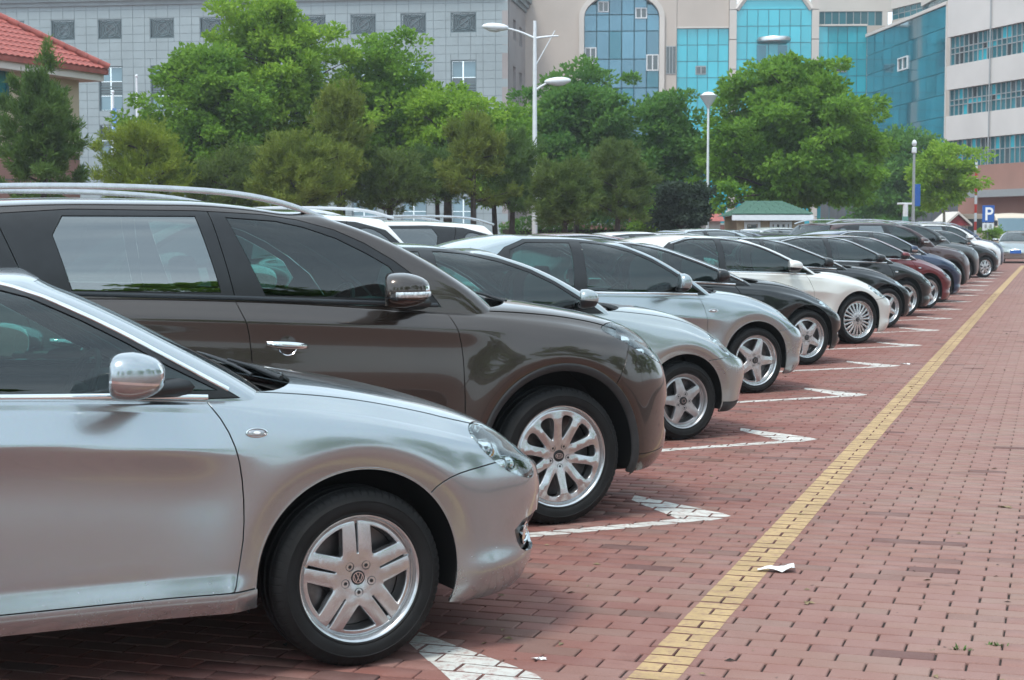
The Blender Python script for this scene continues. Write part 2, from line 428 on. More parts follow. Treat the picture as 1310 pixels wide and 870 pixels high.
def panel_arrays(cuts, ids, off=0.0, depth=.014, lip=.0012, bound=True, vcut=None):
    """triangles of the components in ids lifted to the surface, with a rounded returned edge"""
    surf = cuts.s; sel = np.isin(cuts.comp, list(ids)); T = cuts.T[sel]
    us, inv = np.unique(T, return_inverse=True); T = inv.reshape(-1, 3); UV = cuts.P[us]
    V = surf.pos(UV[:, 0], UV[:, 1]); N = surf.norm(UV[:, 0], UV[:, 1]); V = V + N * off
    # orient
    fn = np.cross(V[T[:, 1]] - V[T[:, 0]], V[T[:, 2]] - V[T[:, 0]]); flip = (fn * N[T[:, 0]]).sum(1) < 0
    T[flip] = T[flip][:, ::-1]
    if depth:
        cnt = {}
        for i, j, k in T.tolist():
            for a, b in ((i, j), (j, k), (k, i)): cnt[(a, b)] = 1
        be = [(a, b) for (a, b) in cnt if (b, a) not in cnt]
        nu, nv = surf.nu, surf.nv
        be = [(a, b) for a, b in be if not ((UV[a, 0] < 1e-6 and UV[b, 0] < 1e-6) or (UV[a, 0] > nu - 1e-6 and UV[b, 0] > nu - 1e-6) or (UV[a, 1] > nv - 1e-6 and UV[b, 1] > nv - 1e-6))]
        if be:
            side = np.zeros_like(V)
            for a, b in be:
                t = V[b] - V[a]; o = np.cross(t, N[a]); l = np.linalg.norm(o)
                if l > 1e-9: side[a] += o / l; side[b] += o / l
            bv = sorted(set([a for a, b in be] + [b for a, b in be])); m = {v: i for i, v in enumerate(bv)}; bi = np.array(bv)
            sd = side[bi]; sd /= np.maximum(np.linalg.norm(sd, axis=1, keepdims=True), 1e-9)
            n0 = len(V); A = V[bi] + sd * lip * .6 - N[bi] * lip; B = V[bi] + sd * lip * .6 - N[bi] * depth
            sn = sd * .9 + N[bi] * .1
            V = np.vstack([V, A, B]); N = np.vstack([N, sn, sd]); k = len(bv); X = []
            for a, b in be:
                p, q = m[a], m[b]; X += [(a, n0 + p, n0 + q), (a, n0 + q, b), (n0 + p, n0 + k + p, n0 + k + q), (n0 + p, n0 + k + q, n0 + q)]
            T = np.vstack([T, np.array(X, int)])
    return V, T, N
def mirror(V, T, N):
    V2 = V.copy(); V2[:, 1] *= -1; N2 = N.copy(); N2[:, 1] *= -1; return V2, T[:, ::-1].copy(), N2
def both(V, T, N):
    a, b, c = mirror(V, T, N); return np.vstack([V, a]), np.vstack([T, b + len(V)]), np.vstack([N, c])
def add_panel(name, arr, mat, parent, sym=False, pair=False):
    """sym: one object spanning both sides; pair: a second object for the other side"""
    if sym: arr = both(*arr)
    o = link(name, raw_mesh(name, *arr[:2], arr[2]), mat, parent); r = [o]
    if pair:
        b = mirror(*arr); r.append(link(name, raw_mesh(name, *b[:2], b[2]), mat, parent))
    return r
def ribbon(surf, pts, ax, w, h, step=.04, closed=False, smooth=0, ur=None, vr=None, lift=0.0, sides=6):
    """raised strip lying along a line on the surface (w wide, h proud)"""
    p = np.array(pts, float)
    if smooth: p = chaikin(p, smooth, closed)
    p = densify(p, step, closed); uv = surf.inv(p, ax, ur, vr); C = surf.pos(uv[:, 0], uv[:, 1]); N = surf.norm(uv[:, 0], uv[:, 1])
    t = (np.roll(C, -1, 0) - np.roll(C, 1, 0)) if closed else np.gradient(C, axis=0)
    t /= np.maximum(np.linalg.norm(t, axis=1, keepdims=True), 1e-9); s = np.cross(t, N)
    a = np.linspace(0, PI, sides + 1); ca, sa = np.cos(a), np.sin(a)
    ca = np.sign(ca) * np.abs(ca) ** .6; sa = np.abs(sa) ** .6
    V = (C[:, None] + s[:, None] * (ca[None, :, None] * w / 2) + N[:, None] * (sa[None, :, None] * h + lift - .001))
    nn = s[:, None] * (np.cos(a)[None, :, None] * h) + N[:, None] * (np.sin(a)[None, :, None] * w / 2 + 1e-4)
    nn /= np.linalg.norm(nn, axis=2, keepdims=True); m = sides + 1; n = len(C); T = []
    for i in range(n if closed else n - 1):
        for k in range(sides):
            A, B, Cc, D = i * m + k, i * m + k + 1, ((i + 1) % n) * m + k + 1, ((i + 1) % n) * m + k
            T += [(A, D, Cc), (A, Cc, B)]
    V = V.reshape(-1, 3); nn = nn.reshape(-1, 3); T = np.array(T, int)
    f = np.cross(V[T[:, 1]] - V[T[:, 0]], V[T[:, 2]] - V[T[:, 0]]); fl = (f * nn[T[:, 0]]).sum(1) < 0; T[fl] = T[fl][:, ::-1]
    return V, T, nn
def cat_arr(*A):
    V = []; T = []; N = []; o = 0
    for v, t, n in A: V.append(v); T.append(t + o); N.append(n); o += len(v)
    return np.vstack(V), np.vstack(T), np.vstack(N)
def bbox_arr(*a): pass
# ------------------------------------------------------------------ cars (x forward from the front axle, y left, z up; y<0 is the side towards the camera)
NR, NS, NF = 8, 26, 9
def ring(xr, xf, R, N, wf, zf, pr=2.6, pf=2.6, wexp=None):
    """plan outline of one row from the tail centre round the side to the nose centre"""
    out = []
    for i in range(NR + 1):
        th = PI / 2 * (1 - i / NR); a = math.sin(th) ** (2 / pr); x = xr + (R - xr) * a
        out.append((x, -float(wf(xr)) * max(0, math.cos(th)) ** (2 / pr), float(zf(x))))
    for i in range(1, NS):
        x = xr + (xf - xr) * i / NS; out.append((x, -float(wf(x)), float(zf(x))))
    for i in range(NF + 1):
        th = PI / 2 * i / NF; a = math.sin(th) ** (2 / pf); x = xf + (N - xf) * a
        out.append((x, -float(wf(xf)) * max(0, math.cos(th)) ** (2 / pf), float(zf(x))))
    out[0] = (out[0][0], 0, out[0][2]); out[-1] = (out[-1][0], 0, out[-1][2])
    return np.array(out)
def lower_surface(sp):
    W = sp['W']; Zs = curve(sp['shoulder']); zl = curve(sp['zlow']); hood = curve(sp['hood']); nose = curve(sp['nose']); tail = curve(sp['tail'])
    xf, xr = sp.get('xf', .10), -sp['wb'] - sp.get('rtaper', .15)
    fr = sp.get('frac', [0, .06, .17, .36, .56, .76, .92, .98, 1.0]); inn = sp.get('inset', [.05, .022, .012, .016, .010, 0.0, .005, .012, .022])
    pf = sp.get('pf', 2.7); rows = []
    for f, d in zip(fr, inn):
        zf = lambda x, f=f: zl(x) + f * (Zs(x) - zl(x))
        zn = float(zf(nose(.5))); zt = float(zf(tail(.5)))
        rows.append(ring(xr, xf, float(tail(zt)), float(nose(zn)), lambda x, d=d: W - d, zf, 2.8, pf))
    e = sp.get('edge', .035); te0 = curve(sp['topedge']) if sp.get('topedge') else (lambda x: Zs(x) + .035); xN = float(nose(Zs(nose(.7))))
    rows.append(ring(xr, xf, float(tail(Zs(tail(.9)))) + .01, xN - .008, lambda x: W - inn[-1] - .022, lambda x: Zs(x) + .16 * (te0(x) - Zs(x)) + .002, 2.8, pf))
    te = curve(sp['topedge']) if sp.get('topedge') else (lambda x: Zs(x) + .035)
    zt9 = te
    r8 = ring(xr, xf, float(tail(Zs(tail(.9)))) + .05, float(nose(Zs(nose(.7)))) - e, lambda x: W - sp.get('hoodedge', .15), zt9, 2.8, pf); rows.append(r8)
    n = len(r8); sp9 = r8.copy()
    xe = float(r8[-1, 0]) - sp.get('hoodback', .06); x0 = float(r8[0, 0]) + .02
    k = np.arange(n); x = np.interp(k, [0, NR, NR + NS, n - 1], [x0, xr + .15, xf - .05, xe]); x = r8[:, 0] + (x - r8[:, 0]) * 1.0
    x = np.where(k <= NR, x0 + (r8[:, 0] - r8[0, 0]) * .9, np.where(k >= NR + NS, xf - .05 + (r8[:, 0] - xf) * (xe - xf + .05) / max(r8[-1, 0] - xf, .01), x))
    sp9 = np.stack([x, np.zeros(n), hood(x)], 1)
    for t in (.36, .7):
        m = r8 * (1 - t) + sp9 * t; m[:, 2] = r8[:, 2] + (sp9[:, 2] - r8[:, 2]) * (1 - (1 - t) ** 2.0); m[0, 1] = m[-1, 1] = 0; rows.append(m)
    rows.append(sp9)
    P = np.stack(rows, 1)
    ax_, azc, Ra = 0.0, sp['az'], sp['ar']; cz = curve(sp['crease']); wb = sp['wb']; fl = sp.get('flare', .022); ks = sp.get('creasek', .10)
    low = sp.get('lowcrease')
    def disp(R, v):
        x, z = R[:, 0], R[:, 2]; side = np.clip((8.0 - v) / 1.2, 0, 1) * np.clip((-R[:, 1] - .35) / .25, 0, 1); d = 0
        for cx in (0.0, -wb):
            r = np.hypot(x - cx + sp.get('adx', 0) * (cx == 0), z - azc) - Ra; pk = sp.get('flr', .075); fw_ = sp.get('flw', .14)
            s_ = .010; up = -(fl / pk) * s_ * np.log1p(np.exp(np.clip((pk - r) / s_, -30, 30)))
            d = d + (fl * np.exp(-(np.maximum(r - pk, 0) / fw_) ** 2) + up) * np.clip((z - .10) / .15, 0, 1)
        g = np.clip((sp.get('creasex', -.35) - x) / .35, 0, 1) * np.clip((x + wb - .1) / .3, 0.25, 1); g = g * g * (3 - 2 * g)
        dz = z - cz(x); d = d - g * ks * (np.sqrt(dz * dz + 2.5e-5) - .03) * np.exp(-(dz / .16) ** 2)
        if low:
            lz, amt = low; g2 = np.clip((-.38 - x) / .1, 0, 1) * np.clip((x + wb - .35) / .1, 0, 1)
            t = np.clip((lz - z) / .10, 0, 1); d = d + g2 * amt * t * t * (3 - 2 * t)
        if sp.get('lip'):
            lz, amt = sp['lip']; g3 = np.clip((x - .40) / .15, 0, 1)
            t = (z - lz) / .05; d = d + g3 * amt * np.exp(-t * t)
        return d * side
    return Surf(P, disp), Zs, hood, nose
def upper_surface(sp, Zs):
    W = sp['W']; roof = curve(sp['roof']); px = sorted([(z, x) for x, z in sp['apillar']]); rx = sorted([(z, x) for x, z in sp['cpillar']])
    PX, RX = curve(px), curve(rx); hx = sp['header']           # (x,z) of the windscreen top at the pillar
    rf = lambda x: roof(np.minimum(x, hx[0]))
    yb, yt = W - sp.get('ybin', .072), W - sp.get('ytin', .285)
    fr = [-.14, .0, .22, .46, .70, .86, .95, .99]; rows = []
    for f in fr:
        zc = Zs(PX(1.0)) + f * (float(rf(hx[0])) - .035 - Zs(PX(1.0)))
        xf = float(PX(zc)); zr = Zs(RX(1.1)) + f * (float(rf(RX(1.3))) - .035 - Zs(RX(1.1))); xr = float(RX(zr))
        y = yb - (yb - yt) * (.18 * f + .82 * f ** 1.9) if f > 0 else yb
        if f > .9: y = yt - .012 - (.045 if f > .97 else 0)
        bow = sp.get('bowb', .34) * (1 - max(f, 0)) + sp.get('bowt', .16) * max(f, 0); rb = sp.get('rbow', .12)
        zf = lambda x, f=f: (Zs(x) + f * (rf(x) - .035 - Zs(x))) if f < .98 else rf(x) - .024
        rows.append(ring(xr, xf, xr - rb, xf + bow, lambda x, y=y: y, zf, 2.3, 2.15))
    r = rows[-1]; n = len(r); s9 = np.stack([r[:, 0], np.zeros(n), roof(np.minimum(r[:, 0], hx[0]))], 1)
    s9[:, 0] = r[:, 0] - np.where(np.arange(n) > NR + NS, (np.arange(n) - NR - NS) / NF * .03, 0); 
    for t in (.4, .75):
        m = r * (1 - t) + s9 * t; m[:, 2] = r[:, 2] + (s9[:, 2] - r[:, 2]) * (1 - (1 - t) ** 2); m[0, 1] = m[-1, 1] = 0; rows.append(m)
    rows.append(s9)
    return Surf(np.stack(rows, 1)), PX, RX, rf
def arcpts(cx, cz, r, a0, a1, n=40):
    return [(cx + r * math.cos(math.radians(a0 + (a1 - a0) * i / n)), cz + r * math.sin(math.radians(a0 + (a1 - a0) * i / n))) for i in range(n + 1)]
V_SIDE = (0, 8.4); V_TOP = (8.7, 13)
def build_car(sp, P, name='parked_car', lod=0):
    """P: paint material. returns the Empty that parents every part"""
    root = empty(name); W = sp['W']
    L, Zs, hood, nose = lower_surface(sp); U, PX, RX, rf = upper_surface(sp, Zs)
    du = (.125, .3, .5)[lod]; dv = (.14, .3, .5)[lod]; gw = (.0055, .008, .011)[lod]; st = (.03, .05, .08)[lod]; wb = sp['wb']
    Cc = Cuts(L)
    Ra, azc = sp['ar'], sp['az']; adx = sp.get('adx', 0)
    for cx in (-adx, -wb): 
        pts = arcpts(cx, azc, Ra, -0, 180, 44); low = -.3
        pts = pts + [(cx - Ra * .985, azc - .08), (cx - Ra * .94, azc - .16), (cx - Ra * .94, low), (cx + Ra * .94, low), (cx + Ra * .94, azc - .16), (cx + Ra * .985, azc - .08)]
        Cc.hole(pts, 'xz', step=st, vr=V_SIDE)
    G = lambda pts, w=1.0, **k: Cc.gap(pts, k.pop('ax', 'xz'), gw * w, step=st, **k)
    sz = sp['sillz']; df = sp['doorf']; db = sp['doorb']; dr = sp['doorr']
    G([(-wb + Ra * .9, sz), (-Ra * .9 - adx, sz)], vr=V_SIDE)
    top = lambda x: float(Zs(x)) + .03
    G(df + [(df[-1][0] - .02, sz)], smooth=1, vr=(0, 9.9))
    G(db, smooth=1, vr=(0, 9.9))
    G(dr, smooth=1, vr=(0, 9.9))
    if sp.get('bump'): G(sp['bump'], smooth=1, vr=(0, 9.0))
    if sp.get('bumpsplit'): G(sp['bumpsplit'], smooth=1, vr=V_SIDE)
    hy = W - sp.get('hoodcut', .185)
    xe = sp['hoodcutx']; nb = float(U.base([U.nu], [1.0])[0, 0])
    xc0 = sp.get('cowlx', nb + .10)
    G([(-1.2, -hy), (-.5, -hy), (0, -hy), (.3, -hy + .01)] + xe, 1.7, ax='xy', smooth=1, vr=V_TOP)
    cowl = [(float(PX(Zs(-.5))) - .1, -hy - .003), (xc0 - .26, -hy * .82), (xc0 - .08, -hy * .52), (xc0, -hy * .25), (xc0 + .01, 0.001)]
    G(cowl, ax='xy', smooth=2, vr=V_TOP)
    # headlight outline
    te_ = curve(sp['topedge']) if sp.get('topedge') else (lambda x: Zs(x) + .035)
    hm_ = np.mean(np.array(sp['headlight']), 0); ks_ = sp.get('hls', 1.0); hl = [(hm_[0] + (x - hm_[0]) * ks_ - (ks_ - 1) * .12, hm_[1] + (z - hm_[1]) * (ks_ * .5 + .5)) for x, z in sp['headlight']]
    hl = [(x, min(z, float(te_(x)) - .006)) for x, z in hl]; G(hl, .8, ax='xz', closed=True, smooth=2, vr=(0, 10.3))
    if sp.get('fog'): G(sp['fog'], .8, closed=True, smooth=1, vr=V_SIDE)
    # cabin opening
    ub = U.base(np.linspace(0, U.nu, 60), np.full(60, .4)); 
    cab = [(p[0], p[1] * .93) for p in ub]; cab = [(x - .0, y) for x, y in cab]
    cab[0] = (cab[0][0], .01); cab[-1] = (cab[-1][0], .01)
    Cc.hole(cab, 'xy', step=.1, vr=V_TOP)
    # tail lamp
    tl = sp['taillight']; G(tl, 1, closed=True, smooth=1, vr=(0, 9.4), ur=(0, NR + NS // 2))
    if sp.get('frontlines', 1):
        g = sp.get('grille', (.36, .42, .62)); G([(0, g[1]), (-g[0], g[1] + .0), (-g[0] * 1.15, g[2]), (0, g[2])], ax='yz', ur=(NR + NS, 43), vr=V_SIDE)
    Cc.run(du, dv)
    used = set()
    def comp(pt, **k):
        c = Cc.at(pt, **k); return c
    def part(nm, pt, mat, sym=False, pair=False, off=0.0, depth=.014, **k):
        c = comp(pt, **k)
        if c in used: return None
        used.add(c); return add_panel(nm, panel_arrays(Cc, [c], off, depth), mat, root, sym, pair)
    zm = .5 * (sz + float(Zs(-.9)))
    part('front_door', (.5 * (df[-1][0] + db[-1][0]), zm), P, pair=True, vr=V_SIDE)
    part('rear_door', (.5 * (dr[0][0] + db[-1][0]), zm), P, pair=True, vr=V_SIDE)
    part('front_fender', (sp.get('fseed', (-.3, azc + Ra + .05))), P, pair=True, vr=V_SIDE)
    part('sill', (-1.3, sz - .02), sp.get('sillmat', P), pair=True, vr=V_SIDE, off=.004)
    part('front_bumper', (sp.get('bseed', (.7, .45))), P, sym=True, vr=V_SIDE)
    if sp.get('bumpsplit'): part('lower_bumper_trim', sp['bsseed'], M_CLAD, sym=True, vr=V_SIDE)
    part('hood', (.2, -.2), P, sym=True, ax='xy', vr=V_TOP)
    part('cowl', (cowl[1][0] - .03, -.15 - hy * .45), M_COWL, sym=True, off=-.010, ax='xy', vr=V_TOP)
    part('rear_quarter', (-wb + .0, azc + Ra + .06), P, pair=False, sym=True, vr=V_SIDE)
    if sp.get('fog'):
        fc = np.mean(sp['fog'], 0); r = part('fog_lamp_recess', tuple(fc), M_TRIM, pair=True, off=-.03, vr=V_SIDE)
        fm = MB(); q = L.inv([tuple(fc)], 'xz', vr=V_SIDE)[0]; fp = L.pos([q[0]], [q[1]])[0]; fn = L.norm([q[0]], [q[1]])[0]
        for sgn in (1, -1):
            M = Vector((fn[0], fn[1] * sgn, fn[2])).to_track_quat('Z', 'Y').to_matrix().to_4x4(); M.translation = Vector((fp[0], fp[1] * sgn, fp[2])) - Vector((fn[0], fn[1] * sgn, fn[2])) * .03
            MB().lathe([(0, .012), (.025, .012), (.034, .006), (.036, 0), (.036, -.03)], 20, M).build('fog_lamp', M_LENS, root, 40)
            MB().lathe([(.037, .014), (.045, .012), (.047, -.01), (.036, -.01)], 20, M, True).build('fog_lamp_ring', M_CHROME, root, 40)
    # headlight: clear lens over a chrome bowl with a projector
    hc = np.mean(np.array(hl), 0); c = comp(tuple(hc), vr=(0, 10.3)); used.add(c)
    lens = panel_arrays(Cc, [c], .001, .03, .004); bowl = panel_arrays(Cc, [c], -.045, 0)
    V = bowl[0]; rr = RNG.standard_normal(len(V)); V = V + bowl[2] * (np.sin(V[:, 2:3] * 95) * .006 + np.sin(V[:, 0:1] * 60 + 1) * .008); bowl = (V, bowl[1], bowl[2])
    bm_ = raw_mesh('b', *bowl[:2]); bl = []
    q = L.inv([tuple(hc)], 'xz', vr=(0, 10.3))[0]; hp = L.pos([q[0]], [q[1]])[0]; hn = L.norm([q[0]], [q[1]])[0]
    for sgn in (1, -1):
        a = lens if sgn == 1 else mirror(*lens); b = bowl if sgn == 1 else mirror(*bowl)
        h = link('headlight', raw_mesh('headlight', *a[:2], a[2]), M_LENS, root)
        link('reflector', raw_mesh('reflector', *b[:2]), M_REFL if not sp.get('darklamp') else M_SATIN, h)
        if lod < 2:
            mb = MB()
            for k, (dx, dz, r) in enumerate(sp.get('proj', [(-.04, .03, .034), (.06, -.035, .030)])):
                c0 = Vector((hp[0] + dx, (hp[1] + abs(dx) * .6) * sgn, hp[2] + dz)) - Vector((hn[0], hn[1] * sgn, hn[2])) * .03
                M = Vector((.9, -.42 * sgn, .02)).to_track_quat('Z', 'Y').to_matrix().to_4x4(); M.translation = c0
                mb.lathe([(0, .016), (r * .5, .013), (r * .85, .004), (r, -.006), (r * 1.15, -.004), (r * 1.2, -.04)], 20, M)
            mb.build('projector', M_CHROME, h, 40)
            if sp.get('amber', 1):
                MB().sphere((hp[0] - .05, (hp[1] + .05) * sgn, hp[2] + .0), (.022, .012, .02), 12, 8).build('turn_bulb', M_AMBER, h, 60)
    if sp.get('frontlines', 1): part('grille', (-.1, .5 * (g[1] + g[2])), M_TRIM, sym=True, off=-.012, ax='yz', ur=(NR + NS, 43), vr=V_SIDE)
    tc = np.mean(np.array(tl), 0); part('tail_lamp', tuple(tc), M_REDL, pair=True, vr=(0, 9.4), ur=(0, NR + NS // 2))
    rest = [c for c, n in Cc.comps() if c not in used and n > 3]
    for c in rest: add_panel('body_panel', panel_arrays(Cc, [c], 0, .014), P, root, pair=True)
    # plastic arch trim or rolled arch lip
    for cx in (-adx, -wb):
        uu = (NR + NS // 2, 43) if cx > -1 else (0, NR + NS // 2 + 3)
        if sp.get('clad'):
            r = ribbon(L, arcpts(cx, azc, Ra + .018, -22, 202, 60), 'xz', .045, .012, .03, vr=V_SIDE, ur=uu)
            for a in (r, mirror(*r)): link('wheel_arch_trim', raw_mesh('arch', *a[:2], a[2]), M_CLAD, root)
        else:
            r = ribbon(L, arcpts(cx, azc, Ra + .003, -16, 196, 60), 'xz', .009, .0022, .03, vr=V_SIDE, ur=uu)
            for a in (r, mirror(*r)): link('wheel_arch_lip', raw_mesh('arch', *a[:2], a[2]), P, root)
    # wheel houses, floor
    mb = MB()
    for cx in (-adx, -wb):
        for sg in (-1, 1):
            pr = arcpts(cx, azc, Ra + .022, -14, 194, 26); n = len(pr); y0, y1 = sg * (W - .06), sg * (W - .40)
            V = [(x, y0, z) for x, z in pr] + [(x, y1, z) for x, z in pr]
            Fc = [(i, i + 1, n + i + 1, n + i) for i in range(n - 1)] + [tuple(range(n, 2 * n))]
            MB().add(V, Fc).build('wheel_house_liner', M_BLACK, root, 60)
    fm = MB(); fm.box((-wb + Ra + .05, -W + .14, .25), (-Ra - .08, W - .10, .30)).build('floor_pan', M_BLACK, root); MB().box((Ra + .0, -W + .35, .22), (Ra + .25, W - .35, .5)).build('underbody', M_BLACK, root); MB().box((-wb - Ra - .45, -W + .2, .24), (-wb - Ra - .03, W - .2, .5)).build('underbody', M_BLACK, root); MB().box((-Ra - .2, -W + .42, .2), (Ra + .02, W - .42, .62)).build('underbody', M_BLACK, root); MB().box((-wb - Ra - .04, -W + .42, .22), (-wb + Ra + .06, W - .42, .55)).build('underbody', M_BLACK, root); 
    # inner shell keeps daylight out of the panel gaps
    sh = Cuts(L)
    for cx in (-adx, -wb):
        sh.hole([(x, z) for x, z in arcpts(cx, azc, Ra + .02, 0, 180, 20)] + [(cx - Ra - .02, -.3), (cx + Ra + .02, -.3)], 'xz', step=.1, vr=V_SIDE)
    sh.hole(cab, 'xy', step=.1, vr=V_TOP); sh.con = [L_ for L_ in sh.con]; sh.run(.8, .8)
    link('inner_shell', raw_mesh('inner', *both(*panel_arrays(sh, [c for c, n in sh.comps()], -.075, 0))[:2]), M_BLACK, root)
    # ---------------- greenhouse
    D = Cuts(U); gy = lambda pts, w=1.0, **k: D.gap(pts, k.pop('ax', 'xz'), gw * w, step=st, **k)
    VW = (0, 7.2)
    for wn, mat, pts, sm in sp['windows']: gy(pts, .8, closed=True, smooth=sm, vr=VW)
    for fr_ in sp.get('frames', []): gy(fr_[2], .8, closed=True, smooth=fr_[3], vr=VW)
    for ln in sp.get('ghlines', []): gy(ln, 1, vr=VW)
    u0 = NR + NS + 1.9; gy([(U.nu, 1.15), (u0 + .15, 1.15), (u0, 1.5), (u0 + .1, 6.2), (u0 + .5, 6.75), (U.nu, 6.9)], .8, ax='uv', smooth=1)
    u1 = NR - 2.2; gy([(0, 1.7), (u1, 1.7), (u1, 6.3), (0, 6.4)], .8, ax='uv')
    D.run(du, dv); used2 = set()
    for wn, mat, pts, sm in sp['windows']:
        c = D.at(tuple(np.mean(np.array(pts), 0)), vr=VW)
        if c in used2: continue
        used2.add(c); add_panel(wn, panel_arrays(D, [c], -.003, .006), mat, root, pair=True)
    for nm, mat, pts, sm, seed in sp.get('frames', []):
        c = D.at(seed, vr=VW)
        if c not in used2: used2.add(c); add_panel(nm, panel_arrays(D, [c], 0, .012), mat, root, pair=True)
    for nm, mat, seed in sp.get('ghparts', []):
        c = D.at(seed, vr=VW)
        if c not in used2: used2.add(c); add_panel(nm, panel_arrays(D, [c], 0, .012), mat, root, pair=True)
    c = D.at((U.nu - 1, 4), 'uv'); used2.add(c); add_panel('windshield', panel_arrays(D, [c], -.002, .008), sp.get('glass', M_GLASS), root, sym=True)
    c = D.at((1, 4), 'uv'); 
    if c not in used2: used2.add(c); add_panel('rear_window', panel_arrays(D, [c], -.002, .008), sp.get('glass', M_GLASS), root, sym=True)
    rest = sorted([(n, c) for c, n in D.comps() if c not in used2 and n > 3], reverse=True)
    for i_, (n, c) in enumerate(rest): add_panel('roof' if i_ == 0 else 'pillar_panel', panel_arrays(D, [c], 0, .012), P, root, sym=i_ == 0, pair=i_ > 0)
    for k_, (y0_, y1_) in enumerate(((-.52, .02), (.10, .62))):
        if lod > 0: break
        uvp = []; pts_ = []
        for t in np.linspace(0, 1, 9):
            yy_ = y0_ + (y1_ - y0_) * t; q_ = U.inv([(-abs(yy_), Zs(-.5) + .055 + .02 * math.sin(PI * t) * 0 + .05 * t)], 'yz', ur=(NR + NS + .3, U.nu), vr=(.2, 6))[0]; p_ = U.pos([q_[0]], [q_[1]])[0]; n_ = U.norm([q_[0]], [q_[1]])[0]
            pts_.append(Vector((p_[0] + n_[0] * .022, math.copysign(abs(p_[1]), yy_), p_[2] + n_[2] * .022)))
        MB().tube(pts_, [.006] * 8 + [.003], 6).build('wiper_blade', M_TRIM, root, 60)
        MB().tube([pts_[4] + Vector((.004, 0, .012)), pts_[2] + Vector((.05, 0, .004)), pts_[0] + Vector((.10, -.04, -.015))], [.006, .009, .012], 6).build('wiper_arm', M_TRIM, root, 60)
    # black surround of the windscreen
    for rb in sp.get('ribbons', []):
        surf = L if rb[0] == 'L' else U; kw = dict(vr=VW) if rb[0] == 'U' else dict(vr=(0, 9.9))
        a = ribbon(surf, rb[3], 'xz', rb[4], rb[5], closed=rb[6], smooth=rb[7], **kw)
        for q_ in (a, mirror(*a)): link(rb[1], raw_mesh('r', *q_[:2], q_[2]), rb[2], root)
    # roof rails
    if sp.get('rails'):
        rl = sp['rails']
        for sg in (-1, 1):
            pts = [(x, sg * y, z) for x, y, z in rl]; mb = MB(); q_ = chaikin(np.array([(p[0], p[2]) for p in pts]), 2, False); ys = np.interp(q_[:, 0], [p[0] for p in pts][::-1] if pts[0][0] > pts[-1][0] else [p[0] for p in pts], [p[1] for p in pts][::-1] if pts[0][0] > pts[-1][0] else [p[1] for p in pts])
            n = len(q_); sec = [(-.018, -.020), (.018, -.020), (.021, -.004), (.013, .009), (-.013, .009), (-.021, -.004)]
            V = [(q_[i, 0], ys[i] + a * (1 if 0 < i < n - 1 else .6), q_[i, 1] + b) for i in range(n) for a, b in sec]; m_ = len(sec)
            Fc = [(i * m_ + k, i * m_ + (k + 1) % m_, (i + 1) * m_ + (k + 1) % m_, (i + 1) * m_ + k) for i in range(n - 1) for k in range(m_)]
            mb.add(V, Fc); mb.build('roof_rail', sp.get('railmat', M_ALLOY), root, 50)
            xs = sp['railfeet']; mb = MB()
            for x in xs:
                z = float(np.interp(x, sorted(p[0] for p in pts), [p[2] for p in sorted(pts)])); yy = sg * abs(rl[1][1]); mb.bbox((x - .035, yy - .012, z - .07), (x + .035, yy + .012, z - .008), .01)
            mb.build('rail_foot', M_TRIM, root, 50)
    # mirrors
    mr = sp.get('mirror')
    if mr:
        for sg in (-1, 1): door_mirror(root, mr, sg, P, sp)
    # handles, side lamps
    for hx_, hz_ in sp.get('handles', []):
        q = L.inv([(hx_, hz_)], 'xz', vr=V_SIDE)[0]; p = L.pos([q[0]], [q[1]])[0]
        for sg in (-1, 1):
            y = -p[1] * sg * -1; yy = sg * abs(p[1]); hm = MB()
            bar = []; n = 12
            for i in range(n + 1):
                t = i / n; x = hx_ - .105 + .21 * t; o = .030 * min(1, 4 * t, 4 * (1 - t)) ** .5; bar.append((x, yy + sg * (o - .004), hz_ - .018 * t + .008))
            V = []; Fc = []; m_ = 8
            for i, (x, y_, z) in enumerate(bar):
                s_ = .75 + .25 * math.sin(PI * i / n)
                for k in range(m_):
                    a = 2 * PI * k / m_; V.append((x, y_ + .009 * math.cos(a), z + .017 * s_ * math.sin(a)))
            for i in range(n):
                for k in range(m_): Fc.append((i * m_ + k, i * m_ + (k + 1) % m_, (i + 1) * m_ + (k + 1) % m_, (i + 1) * m_ + k))
            Fc += [tuple(range(m_)), tuple(n * m_ + k for k in range(m_))]
            hm.add(V, Fc); h = hm.build('door_handle', sp.get('handlemat', M_CHROME), root, 60)
            cup = MB(); Mx = Matrix.Rotation(-sg * PI / 2, 4, 'X'); Mx = Matrix.Translation((hx_ + .0, yy + sg * .0005, hz_ - .005)) @ Matrix.Rotation(PI / 2 * (-sg), 4, 'X')
            cup.lathe([(0, .0012), (.040, .0014), (.048, .0020), (.051, .0018)], 28, Mx); cup.build('handle_cup', P, h, 60)
            if sp.get('handlering'):
                MB().lathe([(0, .0022), (.044, .0026), (.0465, .0022)], 28, Mx).build('handle_cup_shade', M_CUPSHADE, h, 50)  # flat disc coloured dark to stand for the shade inside the cup
                MB().tube([Vector((hx_ + .047 * math.cos(a), yy + sg * .003, hz_ - .005 + .047 * math.sin(a))) for a in np.linspace(PI + .35, 2 * PI - .35, 12)], [.001] + [.0035] * 10 + [.001], 6).build('handle_ring', M_CHROME, h, 50)
